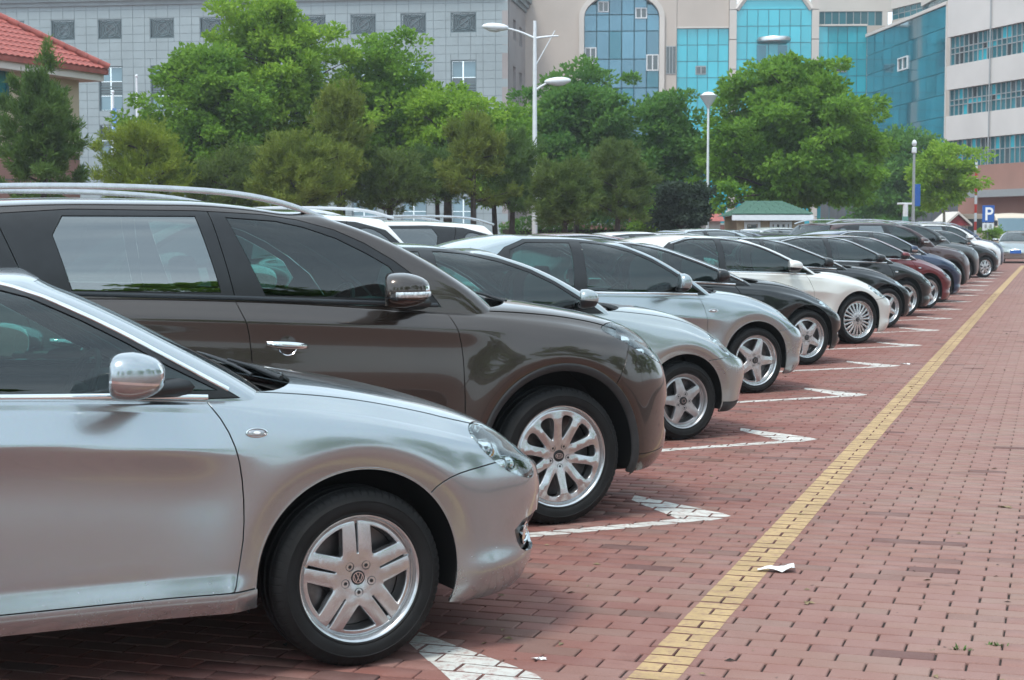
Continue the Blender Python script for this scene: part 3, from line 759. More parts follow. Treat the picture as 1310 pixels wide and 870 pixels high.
    if sp.get('sidelamp'):
        x, z, a, b, rim, mat = sp['sidelamp']; q = L.inv([(x, z)], 'xz', vr=V_SIDE)[0]; p = L.pos([q[0]], [q[1]])[0]; nn = L.norm([q[0]], [q[1]])[0]
        for sg in (-1, 1):
            M = Vector((nn[0], sg * abs(nn[1]), nn[2])).to_track_quat('Z', 'Y').to_matrix().to_4x4()
            zz = Vector((nn[0], sg * abs(nn[1]), nn[2])); xx = Vector((1, 0, -.06)); xx = (xx - zz * xx.dot(zz)).normalized(); yy_ = zz.cross(xx)
            M = Matrix((xx, yy_, zz)).transposed().to_4x4() @ Matrix.Diagonal((a, b, 1, 1)); M.translation = Vector((p[0], sg * abs(p[1]), p[2]))
            o = MB().lathe([(0, .008), (.5, .0075), (.8, .005), (.86, .001)], 24, M).build('side_lamp', mat, root, 50); MB().lathe([(0, .0105), (.28, .010), (.34, .007)], 16, M).build('lamp_bulb', M_WHITEM, o, 50)
            MB().lathe([(.84, .0), (.86, .008), (.96, .007), (1.0, -.002)], 24, M).build('side_lamp_rim', rim, o, 50)
    # interior
    if lod < 2 or sp.get('seats'): interior(root, sp, PX, Zs, rf)
    wheels(root, sp, lod)
    if sp.get('plate'): pass
    return root
def door_mirror(root, mr, sg, P, sp):
    """mr: centre x, y, z, half sizes, kind"""
    cx, cy, cz, a, b, c = mr[:6]; kind = mr[6]
    bm = bmesh.new(); bmesh.ops.create_uvsphere(bm, u_segments=32, v_segments=22, radius=1)
    for v in bm.verts:
        x, y, z = v.co; e = .62
        x, y, z = [math.copysign(abs(q) ** e, q) for q in (x, y, z)]; l = max(abs(x), abs(y), abs(z), 1e-6); r = (abs(v.co.x) ** 2.8 + abs(v.co.y) ** 2.8 + abs(v.co.z) ** 2.8) ** (1 / 2.8)
        d = v.co / max(r, 1e-6); x, y, z = d
        # x: forward, y: outboard, z: up; flat glass side faces the rear, belly tapers inboard and forward
        lim_ = (-.36 - .50 * y) / .87
        if x < lim_: x = lim_ + (x - lim_) * .04; flat = True
        taper = 1 - .22 * max(x, 0); z *= taper * (1 + .12 * y); 
        if z < 0: z *= .92
        v.co = (cx + a * x - .02 * y * sp.get('msweep', 1), sg * (cy + b * y), cz + c * z + .012 * x * 0)
    mbl = [f for f in bm.faces]; bm.faces.ensure_lookup_table()
    zc = cz - c * mr[7]
    bmesh.ops.bisect_plane(bm, geom=list(bm.verts) + list(bm.edges) + list(bm.faces), plane_co=(cx, 0, zc), plane_no=(.10, 0, 1))
    bmesh.ops.bisect_plane(bm, geom=list(bm.verts) + list(bm.edges) + list(bm.faces), plane_co=(cx, 0, zc - .008), plane_no=(.10, 0, 1))
    bm.normal_update()
    for f in bm.faces:
        m = f.calc_center_median(); h = (m.z - zc) + .10 * (m.x - cx); f.smooth = True; f.material_index = 0 if h > 0 else (1 if h > -.008 else 2)
        if f.normal.x < -.6 and f.normal.y * sg < -.2: f.material_index = 3
    if sg > 0: pass
    bmesh.ops.recalc_face_normals(bm, faces=bm.faces)
    me = bpy.data.meshes.new('mirror'); bm.to_mesh(me); bm.free()
    for m in (P if kind != 'chrome' else M_SATIN2, mr[8], mr[9], M_MIRR): me.materials.append(m)
    o = bpy.data.objects.new('side_mirror', me); COL.objects.link(o); o.parent = root
    # foot
    fx, fy, fz = mr[10]; mb = MB(); 
    p0 = Vector((cx + .02, sg * (cy - b * .55), cz - c * .72)); p1 = Vector((fx, sg * fy, fz))
    V = []; n = 6
    for i in range(n + 1):
        t = i / n; p = p0.lerp(p1, t); wx = .05 + .03 * t; wz = .022 + .012 * t
        for k in range(10):
            q = 2 * PI * k / 10; V.append((p.x + wx * math.cos(q), p.y, p.z + wz * math.sin(q)))
    mb.add(V, [(i * 10 + k, i * 10 + (k + 1) % 10, (i + 1) * 10 + (k + 1) % 10, (i + 1) * 10 + k) for i in range(n) for k in range(10)])
    mb.build('mirror_foot', M_TRIM, o, 60)
    if kind == 'led':
        mb = MB()
        for i in range(9):
            t = i / 8; mb.sphere((cx + a * (.02 + .93 * 0) + .0, sg * (cy + b * (.78 - 1.3 * t)), cz - c * .22), (.006, .010, .008), 8, 6)
        # lamp strip wraps the front outer face
        V = []; n = 16
        for i in range(n + 1):
            th = math.radians(-28 + 118 * i / n); d = (abs(math.sin(th)) ** 2.8 + abs(math.cos(th)) ** 2.8) ** (-1 / 2.8); x = cx + a * math.sin(th) * d * 1.012; y = cy + b * math.cos(th) * d * 1.012
            x -= .02 * math.cos(th) * d
            for zz, k in ((-.34, .985), (-.30, 1.012), (-.06, 1.014), (-.02, .985)): V.append((cx + (x - cx) * k, sg * (cy + (y - cy) * k), cz + c * zz))
        mb = MB(); mb.add(V, [(i * 4 + k, i * 4 + k + 1, (i + 1) * 4 + k + 1, (i + 1) * 4 + k) for i in range(n) for k in range(3)]); mb.build('mirror_indicator', M_LEDSTRIP, o, 60)
def interior(root, sp, PX, Zs, rf):
    W = sp['W']; zb = float(Zs(-1.2)); sm = sp.get('seatmat', M_SEAT); x0 = float(PX(Zs(-.5)))
    fm = MB(); fm.box((-sp['wb'] - .35, -W + .13, .30), (x0 - .05, W - .13, .42)); fm.build('cabin_floor', M_BLACK, root)
    db_ = MB()                                     # dashboard
    xs = x0 + .12
    pr = [(xs + .02, zb - .40), (xs + .0, zb - .07), (xs - .10, zb - .015), (xs - .32, zb - .03), (xs - .38, zb - .12), (xs - .32, zb - .40)]
    n = len(pr); yy = W - .19; V = [(x, -yy, z) for x, z in pr] + [(x, yy, z) for x, z in pr]
    db_.add(V, [tuple(range(n)), tuple(range(2 * n - 1, n - 1, -1))] + [(i, n + i, n + (i + 1) % n, (i + 1) % n) for i in range(n)]); db_.build('dashboard', M_DASH, root, 40)
    sw = MB(); M = Matrix.Translation((xs - .46, .37, zb - .10)) @ Matrix.Rotation(math.radians(-66), 4, 'Y')
    sw.lathe([(.185 + .014 * math.cos(a), .014 * math.sin(a)) for a in np.linspace(0, 2 * PI, 9)[:-1]], 28, M, True); sw.bbox((-.05, -.18, -.03), (.05, .18, -.01), .008, M); sw.build('steering_wheel', M_DASH, root, 40)
    def seat(x, y, w, rear=False):
        mb = MB(); h = zb + .02 if not rear else zb - .02
        mb.bbox((x - .05, y - w, .42), (x + .48, y + w, .60), .05)
        M = Matrix.Translation((x - .02, y, .56)) @ Matrix.Rotation(math.radians(-16), 4, 'Y')
        mb.bbox((-.10, -w, 0), (.05, w, h - .50), .05, M)
        for yy in ((0,) if not rear else (-w * .55, w * .55)): mb.bbox((-.09, yy - .12, h - .47), (.02, yy + .12, h - .30), .035, M); mb.box((-.05, yy - .05, h - .52), (-.03, yy + .05, h - .46), M)
        mb.build('seat', sm, root, 50)
    seat(x0 - .95, -.36, .25); seat(x0 - .95, .36, .25); seat(x0 - 1.85, 0, W - .22, True)
    bp = MB()
# ------------------------------------------------------------------ wheels
def disc_face(holes, R, hf, n_ang=96, rings=26, depth=.035, lip=.0022):
    """alloy face: disc of radius R with holes, lifted by hf(r, a); returns arrays with axis +Z outwards"""
    V = [(0, 0)]; E = []
    for i in range(1, rings + 1):
        r = R * i / rings; m = max(12, int(n_ang * i / rings / 6) * 6)
        V += [(r * math.cos(2 * PI * k / m), r * math.sin(2 * PI * k / m)) for k in range(m)]
    for H in holes:
        o = len(V); V += [tuple(p) for p in H]; n = len(H); E += [(o + i, o + (i + 1) % n) for i in range(n)]
    ov, oe, of, _, _, _ = delaunay_2d_cdt([Vector(p) for p in V], E, [], 0, 1e-6, False)
    P = np.array([(p.x, p.y) for p in ov]); T = np.array([tuple(f) for f in of], int); C = P[T].mean(1)
    keep = np.ones(len(T), bool)
    for H in holes: keep &= ~inpoly(C, [H])
    T = T[keep]; us, inv = np.unique(T, return_inverse=True); T = inv.reshape(-1, 3); P = P[us]
    def h(p): return hf(np.hypot(p[:, 0], p[:, 1]), np.arctan2(p[:, 1], p[:, 0]))
    z = h(P); e = .0012; gx = (h(P + [e, 0]) - h(P - [e, 0])) / (2 * e); gy = (h(P + [0, e]) - h(P - [0, e])) / (2 * e)
    N = np.stack([-gx, -gy, np.ones(len(P))], 1); N /= np.linalg.norm(N, axis=1, keepdims=True); V = np.stack([P[:, 0], P[:, 1], z], 1)
    fn = np.cross(V[T[:, 1]] - V[T[:, 0]], V[T[:, 2]] - V[T[:, 0]]); fl = fn[:, 2] < 0; T[fl] = T[fl][:, ::-1]
    cnt = set()
    for i, j, k in T.tolist(): cnt |= {(i, j), (j, k), (k, i)}
    be = [(a, b) for a, b in cnt if (b, a) not in cnt]; side = np.zeros_like(V)
    for a, b in be:
        o = np.cross(V[b] - V[a], N[a]); l = np.linalg.norm(o)
        if l > 1e-9: side[a] += o / l; side[b] += o / l
    bv = sorted({a for a, b in be} | {b for a, b in be}); m = {v: i for i, v in enumerate(bv)}; bi = np.array(bv); sd = side[bi]; sd /= np.maximum(np.linalg.norm(sd, axis=1, keepdims=True), 1e-9)
    A = V[bi] + sd * lip - [0, 0, lip]; B = V[bi] + sd * lip * 1.6 - [0, 0, depth]; n0 = len(V); k = len(bv)
    A2 = A.copy(); NA = sd * .75 + N[bi] * .5; NA /= np.linalg.norm(NA, axis=1, keepdims=True)
    V = np.vstack([V, A, B]); N = np.vstack([N, NA, sd]); X = []
    for a, b in be:
        p, q = m[a], m[b]; X += [(a, n0 + p, n0 + q), (a, n0 + q, b), (n0 + p, n0 + k + p, n0 + k + q), (n0 + p, n0 + k + q, n0 + q)]
    return V, np.vstack([T, np.array(X)]), N
def polar(poly): return np.array([(r * math.cos(a), r * math.sin(a)) for r, a in poly])
def rot2(p, a): c, s_ = math.cos(a), math.sin(a); return np.asarray(p) @ np.array([[c, s_], [-s_, c]])
def wheel_style(kind, R):
    D = math.radians; holes = []; R0 = R - .012
    if kind == 'twin5':          # five broad spokes, each split by a slot
        hw = .228 * R
        for i in range(5):
            a0 = PI / 2 + 2 * PI * i / 5
            # window between this spoke and the next, in the frame of the bisector
            am = a0 + PI / 5; ro = R - .022; g = math.asin((hw + .002) / ro)
            pts = []
            A = a0 + g; B = a0 + 2 * PI / 5 - g
            for k in range(9): t = A + (B - A) * k / 8; pts.append((ro * math.cos(t), ro * math.sin(t)))
            ri = hw / math.sin(PI / 5) * 1.0
            n2 = np.array([math.cos(am), math.sin(am)]); pts.append(tuple(n2 * (ri + .010)))
            p = np.array(pts); holes.append(chaikin(densify(p, .03, True), 2, True))
            sl = np.array([(.40 * R, -.0055), (.97 * R, -.0085), (.97 * R, .0085), (.40 * R, .0055)]); holes.append(chaikin(densify(rot2(sl, a0), .012, True), 1, True))
        def hf(r, a):
            t = np.mod(a - PI / 2 + PI / 5, 2 * PI / 5) - PI / 5; w_ = np.abs(r * np.sin(t)); t1 = np.clip(1 - np.abs(w_ - hw * .5) / (hw * .62), 0, 1)
            return .012 - .35 * (r / R - .35) ** 2 * .05 + .004 * np.sqrt(t1) * (r > .3 * R) * np.clip((r / R - .3) * 6, 0, 1) - .012 * np.clip((r / R - .93) / .07, 0, 1) ** 2 - .008 * np.exp(-(r / (.16 * R)) ** 2)
    elif kind == 'five':          # five solid spokes
        for i in range(5):
            a0 = PI / 2 + 2 * PI * i / 5; am = a0 + PI / 5; hw0, hw1 = .19 * R, .125 * R
            ro = R - .022; A = a0 + math.asin(hw1 / ro); B = a0 + 2 * PI / 5 - math.asin(hw1 / ro); pts = [(ro * math.cos(A + (B - A) * k / 8), ro * math.sin(A + (B - A) * k / 8)) for k in range(9)]
            pts.append((.40 * R * math.cos(am + .12), .40 * R * math.sin(am + .12))); pts.append((.40 * R * math.cos(am - .12), .40 * R * math.sin(am - .12)))
            holes.append(chaikin(densify(np.array(pts), .035, True), 2, True))
        def hf(r, a):
            t = np.mod(a - PI / 2 + PI / 5, 2 * PI / 5) - PI / 5; w_ = np.abs(r * np.sin(t)) / (.16 * R)
            return .014 + .010 * np.clip(1 - w_, 0, 1) * np.clip(r / R - .25, 0, 1) - .03 * np.clip(r / R - .3, 0, 1) ** 2 - .012 * np.clip((r / R - .92) / .08, 0, 1) ** 2
    elif kind == 'ten':           # ten blade spokes in twisted pairs
        for i in range(10):
            am = PI / 2 + PI / 10 + 2 * PI * i / 10; big = i % 2 == 0; s_ = 1.06 if big else .84; sk = .02 if big else -.02
            hp_ = [(.34, .03), (.42, .11), (.54, .165), (.68, .205), (.79, .205), (.85, .155)]; pts = [(r * R, -t) for r, t in hp_] + [(.872 * R, 0)] + [(r * R, t) for r, t in hp_[::-1]]
            holes.append(chaikin(polar([(r, am + t * s_ + sk * (r / R - .3)) for r, t in pts]), 3, True))
        def hf(r, a):
            t = np.mod(a - PI / 2 + PI / 10, PI / 5) - PI / 10; w_ = np.abs(t) / (PI / 10); q = r / R
            return .010 + .016 * np.clip(1 - w_ * 1.3, 0, 1) * np.clip((q - .22) * 2.2, 0, 1) * np.clip((1 - q) * 5, 0, 1) + .012 * q * q - .016 * np.clip((q - .93) / .07, 0, 1) ** 2 - .006 * np.exp(-(q / .2) ** 2)
    elif kind == 'multi':         # twenty thin spokes in pairs
        for i in range(20):
            am = PI / 2 + 2 * PI * (i + .5) / 20; wo = .085 if i % 2 else .115
            pts = [(.36 * R, am - .05), (.88 * R, am - wo), (.91 * R, am), (.88 * R, am + wo), (.36 * R, am + .05)]; holes.append(chaikin(densify(polar(pts), .04, True), 1, True))
        def hf(r, a): return .016 - .02 * (r / R) ** 2 + .004 * np.cos(20 * (a - PI / 2))* np.clip(r / R - .3, 0, 1) - .01 * np.clip((r / R - .93) / .07, 0, 1) ** 2
    elif kind == 'y7':            # seven forked spokes
        for i in range(7):
            a0 = PI / 2 + 2 * PI * i / 7; am = a0 + PI / 7
            holes.append(chaikin(densify(polar([(.34 * R, am - .06), (.62 * R, am - .23), (.88 * R, am - .19), (.90 * R, am), (.88 * R, am + .19), (.62 * R, am + .23), (.34 * R, am + .06)]), .03, True), 1, True))
            holes.append(chaikin(densify(polar([(.60 * R, a0 - .03), (.88 * R, a0 - .13), (.88 * R, a0 + .13), (.60 * R, a0 + .03)]), .03, True), 1, True))
        def hf(r, a): return .014 - .015 * (r / R) ** 2 - .01 * np.clip((r / R - .93) / .07, 0, 1) ** 2
    return holes, hf
WHEEL_CACHE = {}
def wheel_meshes(kind, R, TR, tw, lod, logo=None):
    key = (kind, R, TR, lod)
    if key in WHEEL_CACHE: return WHEEL_CACHE[key]
    n = (96, 56, 36)[lod]; hw = tw / 2
    # tyre: axis Z, outer face at +hw
    prof = [(R - .004, hw - .018), (R + .006, hw - .004), (R + .012, hw + .004), (R + .018, hw + .003), (R + .022, hw + .006), (R + (TR - R) * .35, hw + .011), (R + (TR - R) * .55, hw + .010), (R + (TR - R) * .57, hw + .012), (R + (TR - R) * .60, hw + .0115), (R + (TR - R) * .62, hw + .0085), (TR - .030, hw + .002), (TR - .014, hw - .010), (TR - .006, hw - .020), (TR - .0025, hw - .030)]
    g = .0045
    for c in ((.058,), (.0,), (-.058,)):
        c = c[0] * tw / .21
        prof += [(TR, c + .010), (TR - .008, c + .007), (TR - .008, c - .007), (TR, c - .010)]
    prof += [(TR - .0025, -hw + .03), (TR - .006, -hw + .02), (TR - .02, -hw + .006), (R + .02, -hw - .002), (R, -hw + .02)]
    mb = MB(); mb.lathe(prof, n)
    if lod == 0:                                    # shoulder tread blocks
        nb = 68; V = []
        for k in range(nb):
            a0 = 2 * PI * k / nb; a1 = a0 + 2 * PI / nb * .74
            pr = [(TR - .030, hw - .0005), (TR - .013, hw - .0085), (TR - .0035, hw - .0195), (TR + .0008, hw - .036)]
            V = []; 
            for a in (a0, (a0 + a1) / 2, a1):
                for r, z in pr: V.append((r * math.cos(a), r * math.sin(a), z + .0016 * (r < TR - .01)))
            for a in (a0, a1):
                for r, z in pr: V.append(((r - .006) * math.cos(a), (r - .006) * math.sin(a), z - .004))
            Fc = [(j * 4 + i, (j + 1) * 4 + i, (j + 1) * 4 + i + 1, j * 4 + i + 1) for j in range(2) for i in range(3)]
            Fc += [(0 + i, 1 + i, 13 + i, 12 + i) for i in range(3)] + [(8 + i, 16 + i, 17 + i, 9 + i) for i in range(3)]
            mb.add(V, Fc)
    tyre = mb.mesh('tyre', 38)
    holes, hf = wheel_style(kind, R - .006)
    if lod: holes = [H[::2] if len(H) > 24 else H for H in holes]
    V, T, N = disc_face(holes, R - .004, hf, (96, 60, 36)[lod], (26, 14, 9)[lod], .034 if lod == 0 else .028)
    V[:, 2] += hw - .030; face = raw_mesh('face', V, T, N)
    mb = MB(); z0 = hw - .002
    mb.lathe([(R - .006, z0 - .030), (R - .004, z0 - .010), (R + .002, z0), (R + .007, z0 + .002), (R + .009, z0 - .004), (R + .004, z0 - .014), (R - .006, -hw + .02), (R - .03, -hw + .03), (R - .034, -hw + .06), (R - .036, z0 - .06), (R - .028, z0 - .035)], n, None, True)
    barrel = mb.mesh('barrel', 40)
    mb = MB(); mb.lathe([(.07, z0 - .10), (R * .83, z0 - .10), (R * .83, z0 - .125), (.07, z0 - .125)], 40); mb.lathe([(0, z0 - .07), (.07, z0 - .07), (.075, z0 - .10)], 24); disc = mb.mesh('disc', 30)
    mb = MB(); mb.bbox((-R * .86, -.085, z0 - .15), (-R * .50, .085, z0 - .075), .015); cal = mb.mesh('cal', 40)
    mb = MB(); zc = float(hf(np.array([0.0]), np.array([0.0]))[0]) + hw - .030; rn = .053 if kind != 'ten' else .057
    zn = float(hf(np.array([rn]), np.array([0.3]))[0]) + hw - .030
    for k in range(5):
        a = PI / 2 + PI / 5 + 2 * PI * k / 5; M = Matrix.Translation((rn * math.cos(a), rn * math.sin(a), zn))
        mb.lathe([(.0165, .0008), (.0150, .0016), (.0140, -.0005), (.0125, -.006), (.0, -.006)], 16, M); mb.lathe([(0, .001), (.006, .001), (.0085, -.001), (.0095, -.006)], 6, M)
    nuts = mb.mesh('nuts', 30)
    mb = MB(); mb.mat(0).lathe([(0, .004), (.026, .004), (.031, .0035), (.033, -.002)], 28, Matrix.Translation((0, 0, zc + .001))); capm = mb.mesh('cap', 40)
    WHEEL_CACHE[key] = (tyre, face, barrel, disc, cal, nuts, capm, zc, hw); return WHEEL_CACHE[key]
def strokes(segs, w, z, M=None):
    mb = MB()
    for pl in segs:
        pl = np.array(pl, float); a = offset(pl, w / 2, False); b = offset(pl, -w / 2, False); n = len(pl)
        V = [(p[0], p[1], z) for p in a] + [(p[0], p[1], z) for p in b] + [(p[0], p[1], z - .003) for p in a] + [(p[0], p[1], z - .003) for p in b]
        for i in range(n - 1): 
            mb.add([V[i], V[i + 1], V[n + i + 1], V[n + i], V[2 * n + i], V[2 * n + i + 1], V[3 * n + i + 1], V[3 * n + i]], [(0, 3, 2, 1), (4, 5, 6, 7), (0, 1, 5, 4), (2, 3, 7, 6), (1, 2, 6, 5), (3, 0, 4, 7)])
    if M is not None: mb.v = [tuple(M @ Vector(p)) for p in mb.v]
    return mb
def wheels(root, sp, lod):
    R, TR, tw = sp['rim'], sp['wr'], sp.get('tw', .215); kind = sp['wheel']
    ty, fa, ba, di, ca, nu, cp, zc, hw = wheel_meshes(kind, R, TR, tw, lod)
    alloy = sp.get('alloy', M_ALLOY)
    for cx in (0, -sp['wb']):
        for sg in (-1, 1):
            e = bpy.data.objects.new('wheel', None); COL.objects.link(e); e.parent = root
            e.location = (cx, sg * (sp['W'] - .022 - hw), TR); e.rotation_euler = (PI / 2 * (-sg), 0, 0) if sg > 0 else (PI / 2, 0, 0)
            spin = sp.get('spin', 0.0) if cx == 0 else 1.1
            e.rotation_euler = Matrix.Rotation(PI / 2 if sg < 0 else -PI / 2, 3, 'X').to_euler()
            q = Matrix.Rotation(spin, 4, 'Z')
            for nm, me, mt in (('tyre', ty, M_RUBBER), ('spokes', fa, alloy), ('rim', ba, alloy), ('brake_disc', di, M_BRAKE), ('brake_caliper', ca, M_BRAKE), ('wheel_nuts', nu, M_TRIM), ('centre_cap', cp, sp.get('capmat', M_TRIM))):
                o = link(nm, me, mt, e)
                if nm in ('spokes', 'wheel_nuts'): o.rotation_euler = (0, 0, spin)
                if nm == 'brake_caliper': o.rotation_euler = (0, 0, .5)
            lg = sp.get('logo')
            if lg and lod < 2:
                if lg == 'roundel':
                    c = [(.0195 * math.cos(a), .0195 * math.sin(a)) for a in np.linspace(0, 2 * PI, 25)]
                    sg2 = [c, [(-.0075, .0165), (-.0005, .0015), (.0005, .0015), (.0075, .0165)], [(-.0165, .0095), (-.0075, -.0155), (0, -.0015), (.0075, -.0155), (.0165, .0095)]]
                    mb = strokes(sg2, .0026, zc + .0075)
                elif lg == 'oval':
                    c = [(.0215 * math.cos(a), .0125 * math.sin(a)) for a in np.linspace(0, 2 * PI, 25)]
                    sg2 = [c, [(-.013, -.006), (-.013, .006)], [(-.006, .006), (-.0125, 0), (-.006, -.006)], [(-.001, -.006), (-.001, .006)], [(.003, -.006), (.008, .006), (.013, -.006)]]
                    mb = strokes(sg2, .0022, zc + .0075)
                else:
                    mb = strokes([[(.015 * math.cos(a), .015 * math.sin(a)) for a in np.linspace(0, 2 * PI, 17)]], .002, zc + .0075)
                o = mb.build('cap_emblem', M_CHROME, e)
M_SATIN2 = simple('brushed_mirror_shell', (.42, .42, .43), .22, .9, .06)
M_LEDSTRIP = simple('clear_indicator_strip', (.62, .65, .66), .18, .6, .5, 70)
P_SILVER = paint('silver_blue_paint', (.385, .425, .445), .88, .22, .4)
P_BROWN = paint('dark_brown_paint', (.060, .047, .041), .80, .22, .35)
P_SILVER2 = paint('silver_grey_paint', (.38, .42, .425), .84, .26, .5)
P_SILVER3 = paint('pale_silver_paint', (.36, .41, .43), .84, .25, .4)
P_BLACK = paint('black_paint', (.005, .006, .007), 0, .3, .12, 1.0, .15)
M_CUPSHADE = simple('painted_handle_cup_shade', (.035, .027, .024), .25, .5, .1, coat=1.0)  # darkened copy of the body brown: shade of the handle cup put into colour
P_CHAMP = paint('champagne_white_paint', (.70, .695, .66), .25, .30, .4)
P_WHITE = paint('white_paint', (.72, .73, .73), 0, .35, .3)
P_RED = paint('dark_red_paint', (.14, .008, .014), .5, .3, .2)
P_BLUE = paint('dark_blue_paint', (.012, .028, .075), .5, .3, .2)
P_MAROON = paint('maroon_brown_paint', (.055, .022, .022), .5, .3, .2)
P_GREY = paint('dark_grey_paint', (.075, .08, .08), .6, .3, .3)

M_PALEGLASS = thin_glass('pale_car_glass', (.09, .14, .13), 1.9, 1.6, 0.0, .135)
M_SATIN3 = simple('dark_belt_seal', (.03, .035, .04), .25, .2, .1)
M_BROWNTRIM = P_BROWN
def sedan_spec():
    belt = [(-4.2, .98), (-3.3, 1.045), (-2.2, 1.035), (-1.25, 1.01), (-.54, .965), (-.18, .935), (.11, .888), (.33, .835), (.5, .785), (.7, .715), (.95, .62)]
    return dict(W=.905, wb=2.71, wr=.322, rim=.222, az=.330, ar=.388, xf=.12, bowb=.25, cowlx=-.04, wheel='twin5', spin=0.03, logo='roundel', tw=.205,
        shoulder=belt, zlow=[(-4, .30), (-3.2, .24), (-2.2, .255), (-.4, .255), (.3, .19), (.6, .19), (1, .215)],
        topedge=[(-4.2, 1.0), (-2, 1.06), (-.41, 1.025), (-.12, 1.0), (.18, .945), (.37, .90), (.57, .842), (.72, .765), (.86, .67), (.95, .64)],
        hood=[(-4.2, 1.0), (-3.6, 1.07), (-2, 1.09), (-.6, 1.065), (-.1, 1.028), (.15, .985), (.31, .955), (.49, .902), (.66, .84), (.80, .77), (.95, .68)],
        nose=[(.19, .86), (.26, .93), (.36, .95), (.5, .985), (.6, .975), (.68, .935), (.76, .88), (.85, .80)], tail=[(.25, -3.7), (.5, -3.82), (.8, -3.78), (1.05, -3.66)],
        crease=[(-3.5, .93), (-1.25, .872), (-.46, .805), (.5, .74)], creasek=.26, creasex=-.30, inset=[.05, .022, .012, .016, .010, 0.0, .016, .036, .050], lowcrease=(.40, .026), lip=(.315, .016), flare=.024, flw=.17, flr=.075, pf=2.9,
        apillar=[(-.30, .90), (-.42, 1.0), (-.66, 1.13), (-.79, 1.205), (-.93, 1.285), (-1.10, 1.37), (-1.26, 1.43)], header=(-1.22, 1.425),
        cpillar=[(-3.5, .95), (-3.4, 1.08), (-3.1, 1.25), (-2.8, 1.38)], roof=[(-3.4, 1.27), (-2.9, 1.39), (-2.4, 1.452), (-1.9, 1.475), (-1.5, 1.462), (-1.22, 1.425)],
        sillz=.327, doorf=[(-.555, 1.03), (-.548, .985), (-.49, .90), (-.455, .80), (-.438, .68), (-.438, .53), (-.455, .42), (-.475, .33)], doorb=[(-1.62, 1.05), (-1.62, .6), (-1.60, .327)], doorr=[(-2.55, 1.05), (-2.45, .8), (-2.30, .65), (-2.28, .5), (-2.36, .327)],
        bump=[(.262, .60), (.30, .645), (.36, .675), (.45, .69), (.62, .705)], hoodcut=.128, hls=1.10, hoodcutx=[(.40, -.765), (.50, -.74), (.58, -.70)], hoodback=.05,
        headlight=[(.495, .80), (.52, .755), (.58, .70), (.65, .655), (.72, .63), (.785, .615), (.80, .64), (.765, .69), (.71, .745), (.64, .80), (.57, .835), (.51, .83)], fog=[(.66, .450), (.90, .480), (.92, .33), (.76, .325), (.69, .36)],
        taillight=[(-3.7, .98), (-3.2, .98), (-3.2, .82), (-3.7, .80)], sillmat=P_SILVER,
        windows=[('front_window', M_GLASS, [(-.50, 1.015), (-.66, 1.10), (-.80, 1.185), (-.94, 1.262), (-1.10, 1.34), (-1.28, 1.392), (-1.50, 1.41), (-1.56, 1.41), (-1.60, 1.03)], 0),
                 ('rear_side_window', M_GLASS, [(-1.70, 1.03), (-1.66, 1.41), (-2.1, 1.415), (-2.5, 1.36), (-2.62, 1.22), (-2.58, 1.05)], 0)],
        frames=[('window_frame', M_TRIM, [(-.42, .985), (-.63, 1.11), (-.78, 1.20), (-.93, 1.283), (-1.09, 1.362), (-1.28, 1.415), (-1.6, 1.436), (-2.1, 1.44), (-2.58, 1.38), (-2.9, 1.25), (-2.98, 1.05), (-1.6, 1.0)], 0, (-1.62, 1.2))],
        ribbons=[('chrome_belt_strip', M_CHROME, 'x', [(-.535, .992), (-.8, 1.008), (-1.3, 1.026), (-2.2, 1.055), (-2.9, 1.06)], .020, .007, False, 0),
                 ('chrome_window_strip', M_CHROME, 'x', [(-.46, 1.015), (-.64, 1.118), (-.785, 1.205), (-.93, 1.283), (-1.09, 1.360), (-1.28, 1.412), (-1.6, 1.432), (-2.1, 1.436), (-2.56, 1.37)], .017, .007, False, 1)],
        mirror=(-.835, .985, 1.088, .108, .125, .080, 'paint', .15, M_CHROME, M_SATIN2, (-.66, .83, 1.03)), sidelamp=(-.385, .868, .040, .017, M_CHROME, M_SATIN2), handles=[(-1.45, .90), (-2.35, .93)], seatmat=M_SEAT)
def fix_ribbons(sp):
    out = []
    for nm, mat, w_, pts, a, b, c, d in sp.get('ribbons', []): out.append((w_ if w_ in 'LU' else 'U', nm, mat, pts, a, b, c, d))
    sp['ribbons'] = out; return sp

